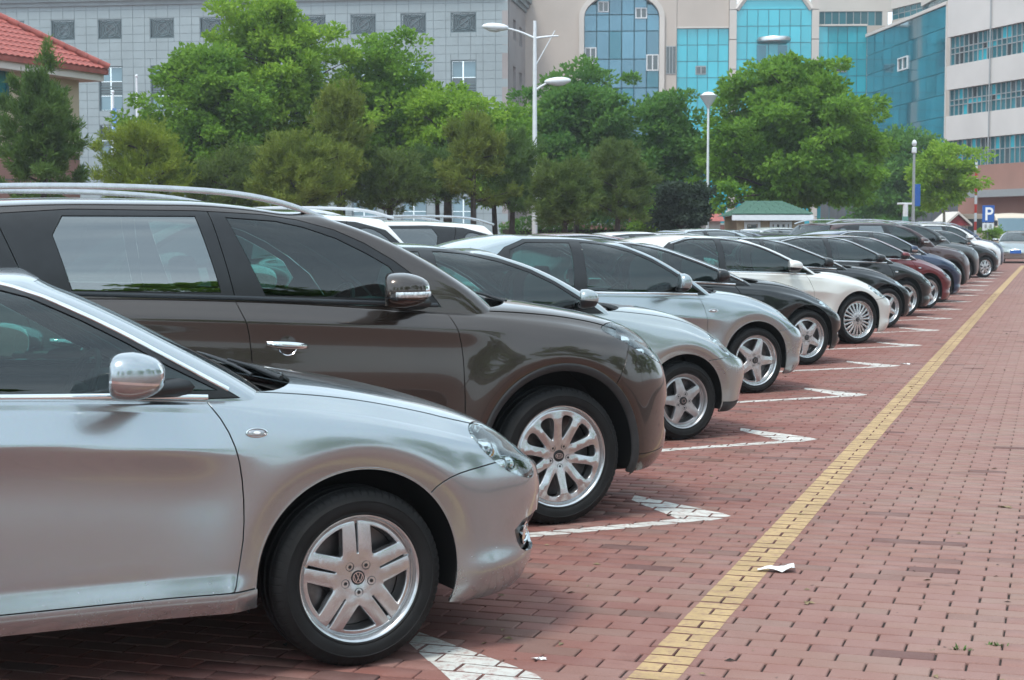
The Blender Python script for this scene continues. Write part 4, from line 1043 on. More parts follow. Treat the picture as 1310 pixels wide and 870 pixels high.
def suv_spec():
    return dict(W=.940, wb=2.70, wr=.366, rim=.262, az=.372, ar=.452, adx=.0, xf=.10, wheel='ten', spin=0.1, logo='oval', tw=.225, clad=True, inset=[.05, .022, .012, .016, .010, 0.0, .026, .056, .076], ybin=.092, bowb=.30, cowlx=.02,
        shoulder=[(-3.7, 1.27), (-2.5, 1.245), (-1.74, 1.215), (-.97, 1.16), (-.60, 1.125), (-.3, 1.105), (0, 1.075), (.3, 1.02), (.5, .965), (.7, .88), (.95, .78)],
        topedge=[(-3.7, 1.28), (-1.7, 1.24), (-.52, 1.175), (-.25, 1.165), (0, 1.14), (.28, 1.095), (.5, 1.04), (.68, .96), (.82, .85), (.95, .80)],
        zlow=[(-3.7, .36), (-3.2, .30), (-2.3, .30), (-.4, .30), (.3, .25), (.5, .25), (1, .30)],
        hood=[(-3.7, 1.30), (-2, 1.28), (-.6, 1.235), (-.25, 1.215), (0, 1.185), (.25, 1.145), (.5, 1.095), (.7, 1.02), (.83, .93), (.95, .84)],
        nose=[(.27, .86), (.34, .93), (.5, .955), (.65, .95), (.75, .925), (.88, .87), (.98, .80), (1.1, .72)], tail=[(.3, -3.62), (.5, -3.72), (.8, -3.74), (1.25, -3.66)],
        crease=[(-3.5, 1.19), (-2.28, 1.155), (-1.76, 1.13), (-.99, 1.085), (-.47, 1.05), (.2, 1.0)], creasek=.26, creasex=-.22, flare=.026, flw=.15, flr=.055, pf=2.9, lowcrease=(.50, .022),
        apillar=[(-.38, 1.06), (-.50, 1.20), (-.67, 1.325), (-.89, 1.455), (-1.10, 1.555), (-1.31, 1.63), (-1.5, 1.67)], header=(-1.42, 1.672),
        cpillar=[(-3.56, 1.2), (-3.5, 1.3), (-3.38, 1.45), (-3.25, 1.6)], roof=[(-3.5, 1.66), (-3.0, 1.705), (-2.4, 1.725), (-1.9, 1.722), (-1.6, 1.70), (-1.42, 1.672)], rbow=.10, ytin=.245,
        sillz=.42, doorf=[(-.655, 1.19), (-.64, 1.155), (-.60, 1.06), (-.575, .95), (-.57, .82), (-.57, .62), (-.58, .42)], doorb=[(-1.765, 1.26), (-1.745, 1.18), (-1.712, 1.09), (-1.695, .94), (-1.69, .42)], doorr=[(-2.78, 1.28), (-2.72, 1.05), (-2.5, .85), (-2.30, .7), (-2.22, .42)],
        bump=[(.31, .71), (.36, .80), (.42, .905), (.45, .95)], bumpsplit=[(.36, .345), (.5, .345), (.75, .35), (.9, .37)], bsseed=(.6, .30), bseed=(.6, .6), hoodcut=.118, hoodcutx=[(.34, -.815), (.40, -.81)],
        headlight=[(.27, 1.025), (.36, .985), (.46, .93), (.56, .885), (.66, .845), (.78, .80), (.82, .84), (.76, .92), (.68, .98), (.56, 1.03), (.42, 1.06), (.33, 1.055)], darklamp=True,
        fog=[(.74, .62), (.92, .62), (.92, .44), (.76, .42)], fseed=(-.3, .98),
        taillight=[(-3.75, 1.22), (-3.3, 1.2), (-3.35, .98), (-3.75, .95)], sillmat=M_CLAD, grille=(.5, .62, .80),
        windows=[('front_window', M_GLASS, [(-.90, 1.215), (-.86, 1.275), (-.93, 1.375), (-1.05, 1.445), (-1.20, 1.52), (-1.36, 1.575), (-1.50, 1.605), (-1.755, 1.622), (-1.60, 1.245)], 0),
                 ('rear_side_window', M_PALEGLASS, [(-1.82, 1.262), (-1.91, 1.628), (-2.545, 1.628), (-2.60, 1.54), (-2.53, 1.282)], 0),
                 ('quarter_window', M_PALEGLASS, [(-2.84, 1.33), (-2.94, 1.54), (-3.02, 1.58), (-3.15, 1.55), (-3.28, 1.45), (-3.34, 1.33)], 1)],
        frames=[('window_surround', M_TRIM, [(-.66, 1.168), (-.76, 1.30), (-.90, 1.405), (-1.05, 1.495), (-1.20, 1.562), (-1.38, 1.612), (-1.56, 1.638), (-1.9, 1.655), (-2.5, 1.66), (-2.95, 1.632), (-3.25, 1.55), (-3.45, 1.36), (-3.4, 1.30), (-2.6, 1.265), (-1.74, 1.225), (-1.2, 1.19)], 0, (-1.76, 1.3))],
        ghlines=[[(-1.745, 1.20), (-1.84, 1.65)], [(-2.72, 1.27), (-2.86, 1.645)]],
        ghparts=[('window_surround', M_TRIM, (-2.78, 1.5)), ('window_surround', M_TRIM, (-2.8, 1.30)), ('window_surround', M_TRIM, (-2.76, 1.4)), ('window_surround', M_TRIM, (-1.83, 1.45)), ('window_surround', M_TRIM, (-1.70, 1.35)), ('window_surround', M_TRIM, (-2.84, 1.6)), ('window_surround', M_TRIM, (-.8, 1.25))],
        ribbons=[('belt_seal', M_SATIN3, 'x', [(-.68, 1.178), (-1.2, 1.205), (-1.74, 1.235), (-2.6, 1.272), (-3.4, 1.305)], .022, .008, False, 0)],
        rails=[(-1.16, .60, 1.600), (-1.30, .60, 1.665), (-1.5, .60, 1.722), (-1.75, .60, 1.757), (-2.2, .60, 1.776), (-2.7, .60, 1.775), (-3.1, .60, 1.758), (-3.4, .60, 1.675)], railfeet=(),
        mirror=(-.985, 1.055, 1.265, .145, .185, .088, 'led', .42, M_TRIM, M_BROWNTRIM, (-.80, .86, 1.19)), handles=[(-1.515, 1.005), (-2.55, 1.05)], handlering=True, seatmat=M_SEAT)
# ------------------------------------------------------------------ paving
BL, BW = .230, .115
YEL = (-1.392, -1.222)
def brick_material():
    m, nt, p = new_mat('red_clay_paver'); geo = nt.nodes.new('ShaderNodeNewGeometry'); sp = nt.nodes.new('ShaderNodeSeparateXYZ'); nt.links.new(geo.outputs['Position'], sp.inputs[0])
    row = mth(nt, 'FLOOR', mth(nt, 'DIVIDE', sp.outputs['Y'], BW)); odd = mth(nt, 'FLOORED_MODULO', row, 2.0)
    xs = mth(nt, 'DIVIDE', mth(nt, 'ADD', mth(nt, 'ADD', sp.outputs['X'], 1.307), mth(nt, 'MULTIPLY', odd, BL / 2)), BL); col = mth(nt, 'FLOOR', xs)
    cb = nt.nodes.new('ShaderNodeCombineXYZ'); nt.links.new(row, cb.inputs[0]); nt.links.new(col, cb.inputs[1])
    wn = nt.nodes.new('ShaderNodeTexWhiteNoise'); wn.noise_dimensions = '2D'; nt.links.new(cb.outputs[0], wn.inputs['Vector'])
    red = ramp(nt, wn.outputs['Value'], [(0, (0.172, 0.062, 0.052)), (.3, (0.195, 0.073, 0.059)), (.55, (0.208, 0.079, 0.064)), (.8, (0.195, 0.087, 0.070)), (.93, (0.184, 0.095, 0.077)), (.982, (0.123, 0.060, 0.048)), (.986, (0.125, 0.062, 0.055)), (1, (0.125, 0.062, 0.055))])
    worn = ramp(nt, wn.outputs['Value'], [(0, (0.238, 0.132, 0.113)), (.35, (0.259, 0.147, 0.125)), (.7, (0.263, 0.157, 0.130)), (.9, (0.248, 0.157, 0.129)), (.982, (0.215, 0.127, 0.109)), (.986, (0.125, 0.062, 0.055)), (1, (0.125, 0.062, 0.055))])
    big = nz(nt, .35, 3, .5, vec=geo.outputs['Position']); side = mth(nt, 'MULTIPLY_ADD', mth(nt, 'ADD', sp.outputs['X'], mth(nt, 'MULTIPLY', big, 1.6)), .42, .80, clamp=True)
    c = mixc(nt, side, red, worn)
    mid = nz(nt, 3.1, 5, .65, vec=geo.outputs['Position']); c = mixc(nt, mth(nt, 'MULTIPLY_ADD', mid, 1.6, -.62, clamp=True), c, mixc(nt, .45, c, (.36, .26, .24)))
    gr = nz(nt, 210, 3, .7, vec=geo.outputs['Position']); c = mixc(nt, .42, c, ramp(nt, gr, [(.25, (.25, .25, .25)), (.75, (.78, .78, .78))]), 'OVERLAY')
    st = nz(nt, 1.6, 6, .7, vec=geo.outputs['Position'], stretch=(1.0, 2.6, 1)); c = mixc(nt, mth(nt, 'MULTIPLY_ADD', st, 5.0, -3.15, clamp=True), c, (.085, .045, .042))
    sp2 = nz(nt, 23, 2, .5, vec=geo.outputs['Position']); c = mixc(nt, mth(nt, 'MULTIPLY_ADD', sp2, 14, -10.2, clamp=True), c, (.05, .035, .03))
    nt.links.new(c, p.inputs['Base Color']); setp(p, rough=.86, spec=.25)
    # joints for the far sheet only come from the bump; near bricks are modelled
    fx = mth(nt, 'ABSOLUTE', mth(nt, 'SUBTRACT', mth(nt, 'FRACT', xs), .5)); fy = mth(nt, 'ABSOLUTE', mth(nt, 'SUBTRACT', mth(nt, 'FRACT', mth(nt, 'DIVIDE', sp.outputs['Y'], BW)), .5))
    bump(nt, p, gr, .0012, .5); return m, red, (nt, p, fx, fy, c)
M_BRICK, _, _bk = brick_material()
def far_brick():
    m = M_BRICK.copy(); m.name = 'red_clay_paver_far'; nt = m.node_tree; p = nt.nodes['Principled BSDF']
    geo = [n for n in nt.nodes if n.bl_idname == 'ShaderNodeNewGeometry'][0]; sp = [n for n in nt.nodes if n.bl_idname == 'ShaderNodeSeparateXYZ'][0]
    src = p.inputs['Base Color'].links[0].from_socket
    row = mth(nt, 'FLOOR', mth(nt, 'DIVIDE', sp.outputs['Y'], BW)); odd = mth(nt, 'FLOORED_MODULO', row, 2.0)
    xs = mth(nt, 'DIVIDE', mth(nt, 'ADD', mth(nt, 'ADD', sp.outputs['X'], 1.307), mth(nt, 'MULTIPLY', odd, BL / 2)), BL)
    fx = mth(nt, 'ABSOLUTE', mth(nt, 'SUBTRACT', mth(nt, 'FRACT', xs), .5)); j = mth(nt, 'GREATER_THAN', fx, .478)
    fy = mth(nt, 'ABSOLUTE', mth(nt, 'SUBTRACT', mth(nt, 'FRACT', mth(nt, 'DIVIDE', sp.outputs['Y'], BW)), .5)); j2 = mth(nt, 'GREATER_THAN', fy, .484)
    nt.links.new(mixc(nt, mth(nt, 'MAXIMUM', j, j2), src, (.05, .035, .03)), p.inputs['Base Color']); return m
M_BRICKFAR = far_brick()
M_SAND = simple('joint_sand', (.030, .021, .018), .95, 0, .5, 30)
M_YEL = None
def line_paint(name, base, under):
    m, nt, p = new_mat(name); geo = nt.nodes.new('ShaderNodeNewGeometry'); n = nz(nt, 26, 6, .75, vec=geo.outputs['Position']); n2 = nz(nt, 5, 4, .6, vec=geo.outputs['Position'])
    c = ramp(nt, n2, [(.3, tuple(x * .70 for x in base)), (.7, base)]); w_ = mth(nt, 'MULTIPLY_ADD', n, 6.0, -2.9, clamp=True)
    nt.links.new(mixc(nt, mth(nt, 'MULTIPLY', w_, .75), c, under), p.inputs['Base Color']); setp(p, rough=.8, spec=.3); bump(nt, p, nz(nt, 210, 3, .7, vec=geo.outputs['Position']), .001, .5); return m
M_YEL = line_paint('worn_yellow_road_paint', (.50, .345, .175), (.27, .16, .125)); M_WHT = line_paint('worn_white_road_paint', (.66, .65, .61), (.30, .14, .12))
Y0, Y1, X0, X1 = 3.4, 42.0, -10.0, 2.99
def clip_poly(poly, x0, x1, y0, y1):
    for ax, v, sg in ((0, x0, 1), (0, x1, -1), (1, y0, 1), (1, y1, -1)):
        out = []
        for i in range(len(poly)):
            a, b = poly[i], poly[(i + 1) % len(poly)]; da, db = sg * (a[ax] - v), sg * (b[ax] - v)
            if da >= 0: out.append(a)
            if da * db < 0: t = da / (da - db); out.append((a[0] + (b[0] - a[0]) * t, a[1] + (b[1] - a[1]) * t))
        poly = out
        if len(poly) < 3: return []
    return poly
def build_paving():
    gnd = empty('brick_pavement'); tag(gnd, 'red clay brick paving laid in running bond over the whole car park', None, None, 'structure')
    E = 900
    fm = MB()
    for a, b in (((-E, -E), (E, Y0)), ((-E, Y1), (E, E)), ((-E, Y0), (X0, Y1)), ((X1, Y0), (E, Y1))):
        x0, y0 = a; x1, y1 = b; fm.add([(x0, y0, -.001), (x1, y0, -.001), (x1, y1, -.001), (x0, y1, -.001)], [(0, 1, 2, 3)])
    far = fm.build('far_paving', M_BRICKFAR, gnd); far['kind'] = 'stuff'
    MB().add([(X0, Y0, -.010), (X1, Y0, -.010), (X1, Y1, -.010), (X0, Y1, -.010)], [(0, 1, 2, 3)]).build('sand_bed', M_SAND, gnd)
    rng = np.random.default_rng(5); B = []
    for r in range(int(math.ceil(Y0 / BW)), int(Y1 / BW)):
        y = (r + .5) * BW; odd = r % 2; lo = max(X0 + .13, -.74 * y - 1.2); hi = min(X1 - .13, 1.9 if y < 20 else 1.2)
        c0 = int(math.floor((lo + 1.307 + odd * BL / 2) / BL)) + 1; c1 = int(math.floor((hi + 1.307 + odd * BL / 2) / BL))
        for c in range(c0, c1): B.append(((c + .5) * BL - 1.307 - odd * BL / 2, y))
    B = np.array(B); n = len(B)
    dz = rng.normal(0, .0009, n); ta = rng.normal(0, .006, n); tb = rng.normal(0, .008, n); sx = BL - .0062 - rng.uniform(0, .0034, n); sy = BW - .0066 - rng.uniform(0, .0034, n); yaw = rng.normal(0, .004, n)
    # unit brick: chamfered top
    def unit(l, w_):
        a, b, c = .0035, l / 2, w_ / 2
        return np.array([(-b + a, -c + a, 0), (b - a, -c + a, 0), (b - a, c - a, 0), (-b + a, c - a, 0), (-b, -c, -.004), (b, -c, -.004), (b, c, -.004), (-b, c, -.004), (-b, -c, -.018), (b, -c, -.018), (b, c, -.018), (-b, c, -.018)])
    FQ = [(0, 1, 2, 3)] + [(4 + i, 4 + (i + 1) % 4, (i + 1) % 4, i) for i in range(4)] + [(8 + i, 8 + (i + 1) % 4, 4 + (i + 1) % 4, 4 + i) for i in range(4)]
    # which show largest: nearest to the camera and inside the frame
    def vis(x, y):
        d = (x * math.cos(YAW) + y * math.sin(YAW)); f = -x * math.sin(YAW) + y * math.cos(YAW); u = CX + F * d / f; v = CY + F * np.tan(np.arctan2(CAM_H, f) - PITCH); return (u > -15) & (u < 1325) & (v < 880), f
    V_, f_ = vis(B[:, 0], B[:, 1]); und = (B[:, 0] < -2.0) & (B[:, 1] - B[:, 0] < 8.2)
    order = np.argsort(np.where(V_ & ~und, f_, 1e9)); single = set(order[:300].tolist())
    metas = [raw_mesh('brick', unit(BL - .0065 - .001 * k, BW - .0070 - .0006 * k), FQ, None, False) for k in range(4)]
    for i in single:
        o = link('brick', metas[i % 4], M_BRICK, gnd); o.location = (B[i, 0], B[i, 1], dz[i]); o.rotation_euler = (tb[i], -ta[i], yaw[i]); sx[i] = BL - .0065 - .001 * (i % 4); sy[i] = BW - .0070 - .0006 * (i % 4)
    rest = [i for i in range(n) if i not in single]; R = np.array(rest); m = len(R)
    U = unit(1, 1); VV = np.zeros((m, 12, 3)); inset = .0035
    for k in range(12):
        s_x = np.sign(U[k, 0]); s_y = np.sign(U[k, 1]); a = inset if k < 4 else 0; lx = s_x * (sx[R] / 2 - a); ly = s_y * (sy[R] / 2 - a)
        VV[:, k, 0] = B[R, 0] + lx - ly * yaw[R]; VV[:, k, 1] = B[R, 1] + ly + lx * yaw[R]; VV[:, k, 2] = dz[R] + U[k, 2] + ta[R] * lx + tb[R] * ly
    FF = (np.array(FQ)[None] + 12 * np.arange(m)[:, None, None]).reshape(-1, 4)
    me = bpy.data.meshes.new('bricks'); me.vertices.add(m * 12); me.vertices.foreach_set('co', VV.ravel()); me.loops.add(FF.size); me.loops.foreach_set('vertex_index', FF.ravel().astype(np.int32))
    me.polygons.add(len(FF)); me.polygons.foreach_set('loop_start', np.arange(0, FF.size, 4, dtype=np.int32)); me.update(calc_edges=True); me.validate()
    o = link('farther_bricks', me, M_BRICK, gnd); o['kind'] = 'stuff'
    def marking(name, polys, mat, label, cat, group, far_polys=()):
        V = []; Fc = []
        for poly in polys:
            P = np.array(poly); x0, y0 = P.min(0) - .13; x1, y1 = P.max(0) + .13
            near = np.where((B[:, 0] > x0) & (B[:, 0] < x1) & (B[:, 1] > y0) & (B[:, 1] < y1))[0]
            for i in near:
                q = clip_poly([tuple(p) for p in poly], B[i, 0] - sx[i] / 2 + .002, B[i, 0] + sx[i] / 2 - .002, B[i, 1] - sy[i] / 2 + .0018, B[i, 1] + sy[i] / 2 - .0018)
                if q:
                    o_ = len(V); V += [(x, y, dz[i] + ta[i] * (x - B[i, 0]) + tb[i] * (y - B[i, 1]) + .0012) for x, y in q]; Fc.append(tuple(range(o_, o_ + len(q))))
        for poly in far_polys: o_ = len(V); V += [(x, y, .003) for x, y in poly]; Fc.append(tuple(range(o_, o_ + len(poly))))
        if not V: return None
        me = bpy.data.meshes.new(name); me.from_pydata(V, [], Fc); me.update()
        bm = bmesh.new(); bm.from_mesh(me)
        for f in bm.faces:
            if f.normal.z < 0: f.normal_flip()
        bm.to_mesh(me); bm.free()
        return tag(link(name, me, mat), label, cat, group)
    marking('yellow_line', [[(YEL[0], 3.6), (YEL[1], 3.6), (YEL[1], Y1), (YEL[0], Y1)]], M_YEL, 'long worn yellow painted line running beside the row of parked cars', 'painted line', None, [[(YEL[0] + .004, Y1), (YEL[1], Y1), (YEL[1] + .06, 74), (YEL[0] + .06, 74)]])
    s_ = math.sqrt(.5)
    names = ['by the nearest sedan, cut off by the bottom edge', 'between the nearest silver sedan and the brown SUV', 'between the brown SUV and the small silver grey sedan', 'between the small silver grey sedan and the silver hatchback', 'between the silver hatchback and the low black sedan', 'just before the champagne white sedan', 'just behind the champagne white sedan']
    for k in range(17):
        ty = 5.50 + 3.525 * k; t = np.array((-1.655, ty)); d = np.array((-s_, -s_)); w_ = .115; nrm = np.array((s_, -s_))
        e = t + d * 5.2; b_end = t + np.array((-.67, .53)); bd = (b_end - t) / np.linalg.norm(b_end - t); bn = np.array((-bd[1], bd[0]))
        q1 = [tuple(t), tuple(t + d * .34 - nrm * w_ * .5 * 1.0), tuple(e - nrm * w_ * .5), tuple(e + nrm * w_ * .5), tuple(t + d * .16 + nrm * w_ * .5)]
        q2 = [tuple(t), tuple(t + bd * .10 + np.array((.02, .02))), tuple(b_end), tuple(b_end - bd * .16 + np.array((-.10, -.075))), tuple(t + d * .30 - nrm * w_ * .5)]
        near = ty < Y1 - 1
        lab = 'white barbed bay line ' + (names[k] if k < len(names) else 'in the far part of the row, %s from its far end' % ['first', 'second', 'third', 'fourth', 'fifth', 'sixth', 'seventh', 'eighth', 'ninth', 'tenth'][16 - k] if 16 - k < 10 else 'far')
        marking('bay_marking', [q1, q2] if near else [], M_WHT, lab, 'painted line', 'white bay markings along the parked row', [] if near else [q1, q2])
    return gnd
build_paving()
M_PAPER = simple('crumpled_paper', (.80, .80, .80), .8, 0, .06); M_LEAF = simple('dry_leaf', (.20, .15, .08), .8, 0, .4, 40); M_WEED = simple('weed_green', (.06, .13, .02), .7, 0, .3, 40)
def litter():
    g = ground(993, 731); rng = np.random.default_rng(2); n = 9; V = []; Fc = []
    for i in range(n):
        for j in range(6):
            u, v = i / (n - 1), j / 5; x = -.085 + .17 * u; ww = .016 + .045 * min(1, u * 1.6); V.append((x, (v - .5) * ww * 1.6 + .01 * math.sin(9 * u), .006 + .020 * abs(math.sin(5 * u + 3 * v)) * (u ** .5) + rng.uniform(0, .004)))
    for i in range(n - 1):
        for j in range(5): Fc.append((i * 6 + j, i * 6 + j + 1, (i + 1) * 6 + j + 1, (i + 1) * 6 + j))
    o = link('crumpled_tissue', raw_mesh('paper', V, Fc), M_PAPER); o.location = g; o.rotation_euler = (0, 0, .25)
    md = o.modifiers.new('thick', 'SOLIDIFY'); md.thickness = .001; tag(o, 'crumpled white tissue lying on the bricks beside the yellow line', 'litter')
    for (px, py, sc, lab, mt) in ((1030, 772, 1.0, 'dry brown leaf lying right of the yellow line', M_LEAF), (692, 845, .9, 'pale scrap of leaf by the white marking at the photo bottom', M_PAPER), (1288, 650, 1.5, 'dark flattened leaf on the bricks near the right edge', M_LEAF), (1160, 466, 2.0, 'small white paper scrap on a bay marking tip', M_PAPER)):
        mb = MB(); rng = np.random.default_rng(int(px))
        for k in range(5):
            a = rng.uniform(0, 6.28); l = rng.uniform(.02, .055) * sc; w_ = l * .3; c, q = math.cos(a), math.sin(a); mb.add([(0, 0, .002), (l * .5 * c - w_ * q, l * .5 * q + w_ * c, .010), (l * c, l * q, .004), (l * .5 * c + w_ * q, l * .5 * q - w_ * c, .007)], [(0, 1, 2, 3)])
        o = mb.build('fallen_leaf' if mt is M_LEAF else 'paper_scrap', mt); o.location = ground(px, py); tag(o, lab, 'litter')
    for k, (px, py, sc, lab) in enumerate(((1229, 832, 1.0, 'small green weed growing in a brick joint at bottom right'), (1275, 826, .8, 'smaller green weed in the joint right of the other weed'), (1192, 832, .4, 'tiny green sprout in a brick joint left of the weeds'))):
        mb = MB(); rng = np.random.default_rng(k)
        for q in range(26):
            a = rng.uniform(0, 6.28); l = rng.uniform(.012, .035) * sc; b = rng.uniform(.3, 1.2); d = Vector((math.cos(a) * math.cos(b), math.sin(a) * math.cos(b), math.sin(b))); s2 = Vector((-math.sin(a), math.cos(a), 0)) * l * .16; p = Vector((rng.normal(0, .022 * sc), rng.normal(0, .004), -.004))
            mb.add([p, p + d * l * .5 + s2, p + d * l, p + d * l * .5 - s2], [(0, 1, 2, 3)])
        o = mb.build('weed_tuft', M_WEED); o.location = ground(px, py); tag(o, lab, 'weed')
litter()

def debris():
    rng = np.random.default_rng(9); mb = MB()
    for k in range(260):
        y = 5.0 + 26 * rng.uniform(0, 1) ** 1.6; x = rng.uniform(-.50 * y, .9); s_ = rng.uniform(.006, .026); a = rng.uniform(0, 6.28); c, q = math.cos(a) * s_, math.sin(a) * s_; z = .0025
        mb.mat(int(rng.integers(2))).add([(x - c, y - q, z), (x + q * .4, y - c * .4, z + s_ * .35), (x + c, y + q, z), (x - q * .4, y + c * .4, z + s_ * .12)], [(0, 1, 2, 3)])
    o = mb.build('dry_leaf_bits', [M_LEAF, simple('dark_grit', (.03, .024, .02), .9, 0, .3)]); o['kind'] = 'stuff'
debris()
# ------------------------------------------------------------------ trees
def leaf_mat(name, lo, hi, tr=.42, scale=.9):
    m = bpy.data.materials.new(name); m.use_nodes = True; nt = m.node_tree; p = nt.nodes['Principled BSDF']; out = nt.nodes['Material Output']
    geo = nt.nodes.new('ShaderNodeNewGeometry'); n = nz(nt, scale, 3, .6, vec=geo.outputs['Position']); n2 = nz(nt, 9, 2, .6, vec=geo.outputs['Position'])
    f = mth(nt, 'ADD', mth(nt, 'MULTIPLY', n, .5), mth(nt, 'MULTIPLY', n2, .5)); c = ramp(nt, f, [(.32, lo), (.68, hi)])
    nt.links.new(c, p.inputs['Base Color']); setp(p, rough=.65, spec=.15)
    t = nt.nodes.new('ShaderNodeBsdfTranslucent'); nt.links.new(mixc(nt, .5, c, (.12, .2, .02), 'ADD'), t.inputs['Color']); mx = nt.nodes.new('ShaderNodeMixShader'); mx.inputs[0].default_value = tr
    nt.links.new(p.outputs[0], mx.inputs[1]); nt.links.new(t.outputs[0], mx.inputs[2]); nt.links.new(mx.outputs[0], out.inputs['Surface']); return m
L_BRIGHT = leaf_mat('bright_plane_leaves', (0.107, 0.239, 0.020), (0.346, 0.505, 0.061)); L_MID = leaf_mat('mid_green_leaves', (0.065, 0.178, 0.022), (0.237, 0.396, 0.051))
L_DEEP = leaf_mat('deep_green_leaves', (0.038, 0.134, 0.032), (0.151, 0.293, 0.063)); L_PINE = leaf_mat('dark_pine_needles', (0.044, 0.095, 0.027), (0.137, 0.225, 0.055), .3)
L_OLIVE = leaf_mat('olive_pine_needles', (0.083, 0.129, 0.022), (0.254, 0.302, 0.055), .3); L_YEL = leaf_mat('yellowish_conifer', (0.093, 0.157, 0.017), (0.316, 0.383, 0.049), .3); L_PURP = leaf_mat('dark_purple_leaves', (.024, .042, .032), (.062, .088, .058), .1)
L_PINE2 = leaf_mat('olive_green_needles', (.050, .085, .022), (.150, .205, .050), .3)
M_BARK = simple('brown_bark', (.055, .042, .034), .9, 0, .4, 5, .01, 20); M_BARKL = simple('pale_bark', (.22, .20, .16), .85, 0, .35, 4)
def leaves_mesh(P, D, size, rng, fold=.25, aspect=.62, needles=False):
    """P leaf roots, D directions; folded leaf of 2 triangles each"""
    n = len(P); D = D / np.maximum(np.linalg.norm(D, axis=1, keepdims=True), 1e-6); r = rng.normal(size=(n, 3)); s_ = np.cross(D, r); s_ /= np.maximum(np.linalg.norm(s_, axis=1, keepdims=True), 1e-6)
    L = size * rng.uniform(.65, 1.3, (n, 1)); Wd = L * aspect * .5; up = np.cross(s_, D) * L * fold
    V = np.stack([P, P + D * L * .5 + s_ * Wd - up, P + D * L, P + D * L * .5 - s_ * Wd - up], 1).reshape(-1, 3); i = np.arange(n)[:, None] * 4
    T = np.concatenate([i + [0, 1, 2], i + [0, 2, 3]], 1).reshape(-1, 3).astype(np.int32)
    me = bpy.data.meshes.new('leaves'); me.vertices.add(len(V)); me.vertices.foreach_set('co', V.ravel().astype(np.float32)); me.loops.add(T.size); me.loops.foreach_set('vertex_index', T.ravel()); me.polygons.add(len(T)); me.polygons.foreach_set('loop_start', np.arange(0, T.size, 3, dtype=np.int32)); me.update(calc_edges=True)
    return me
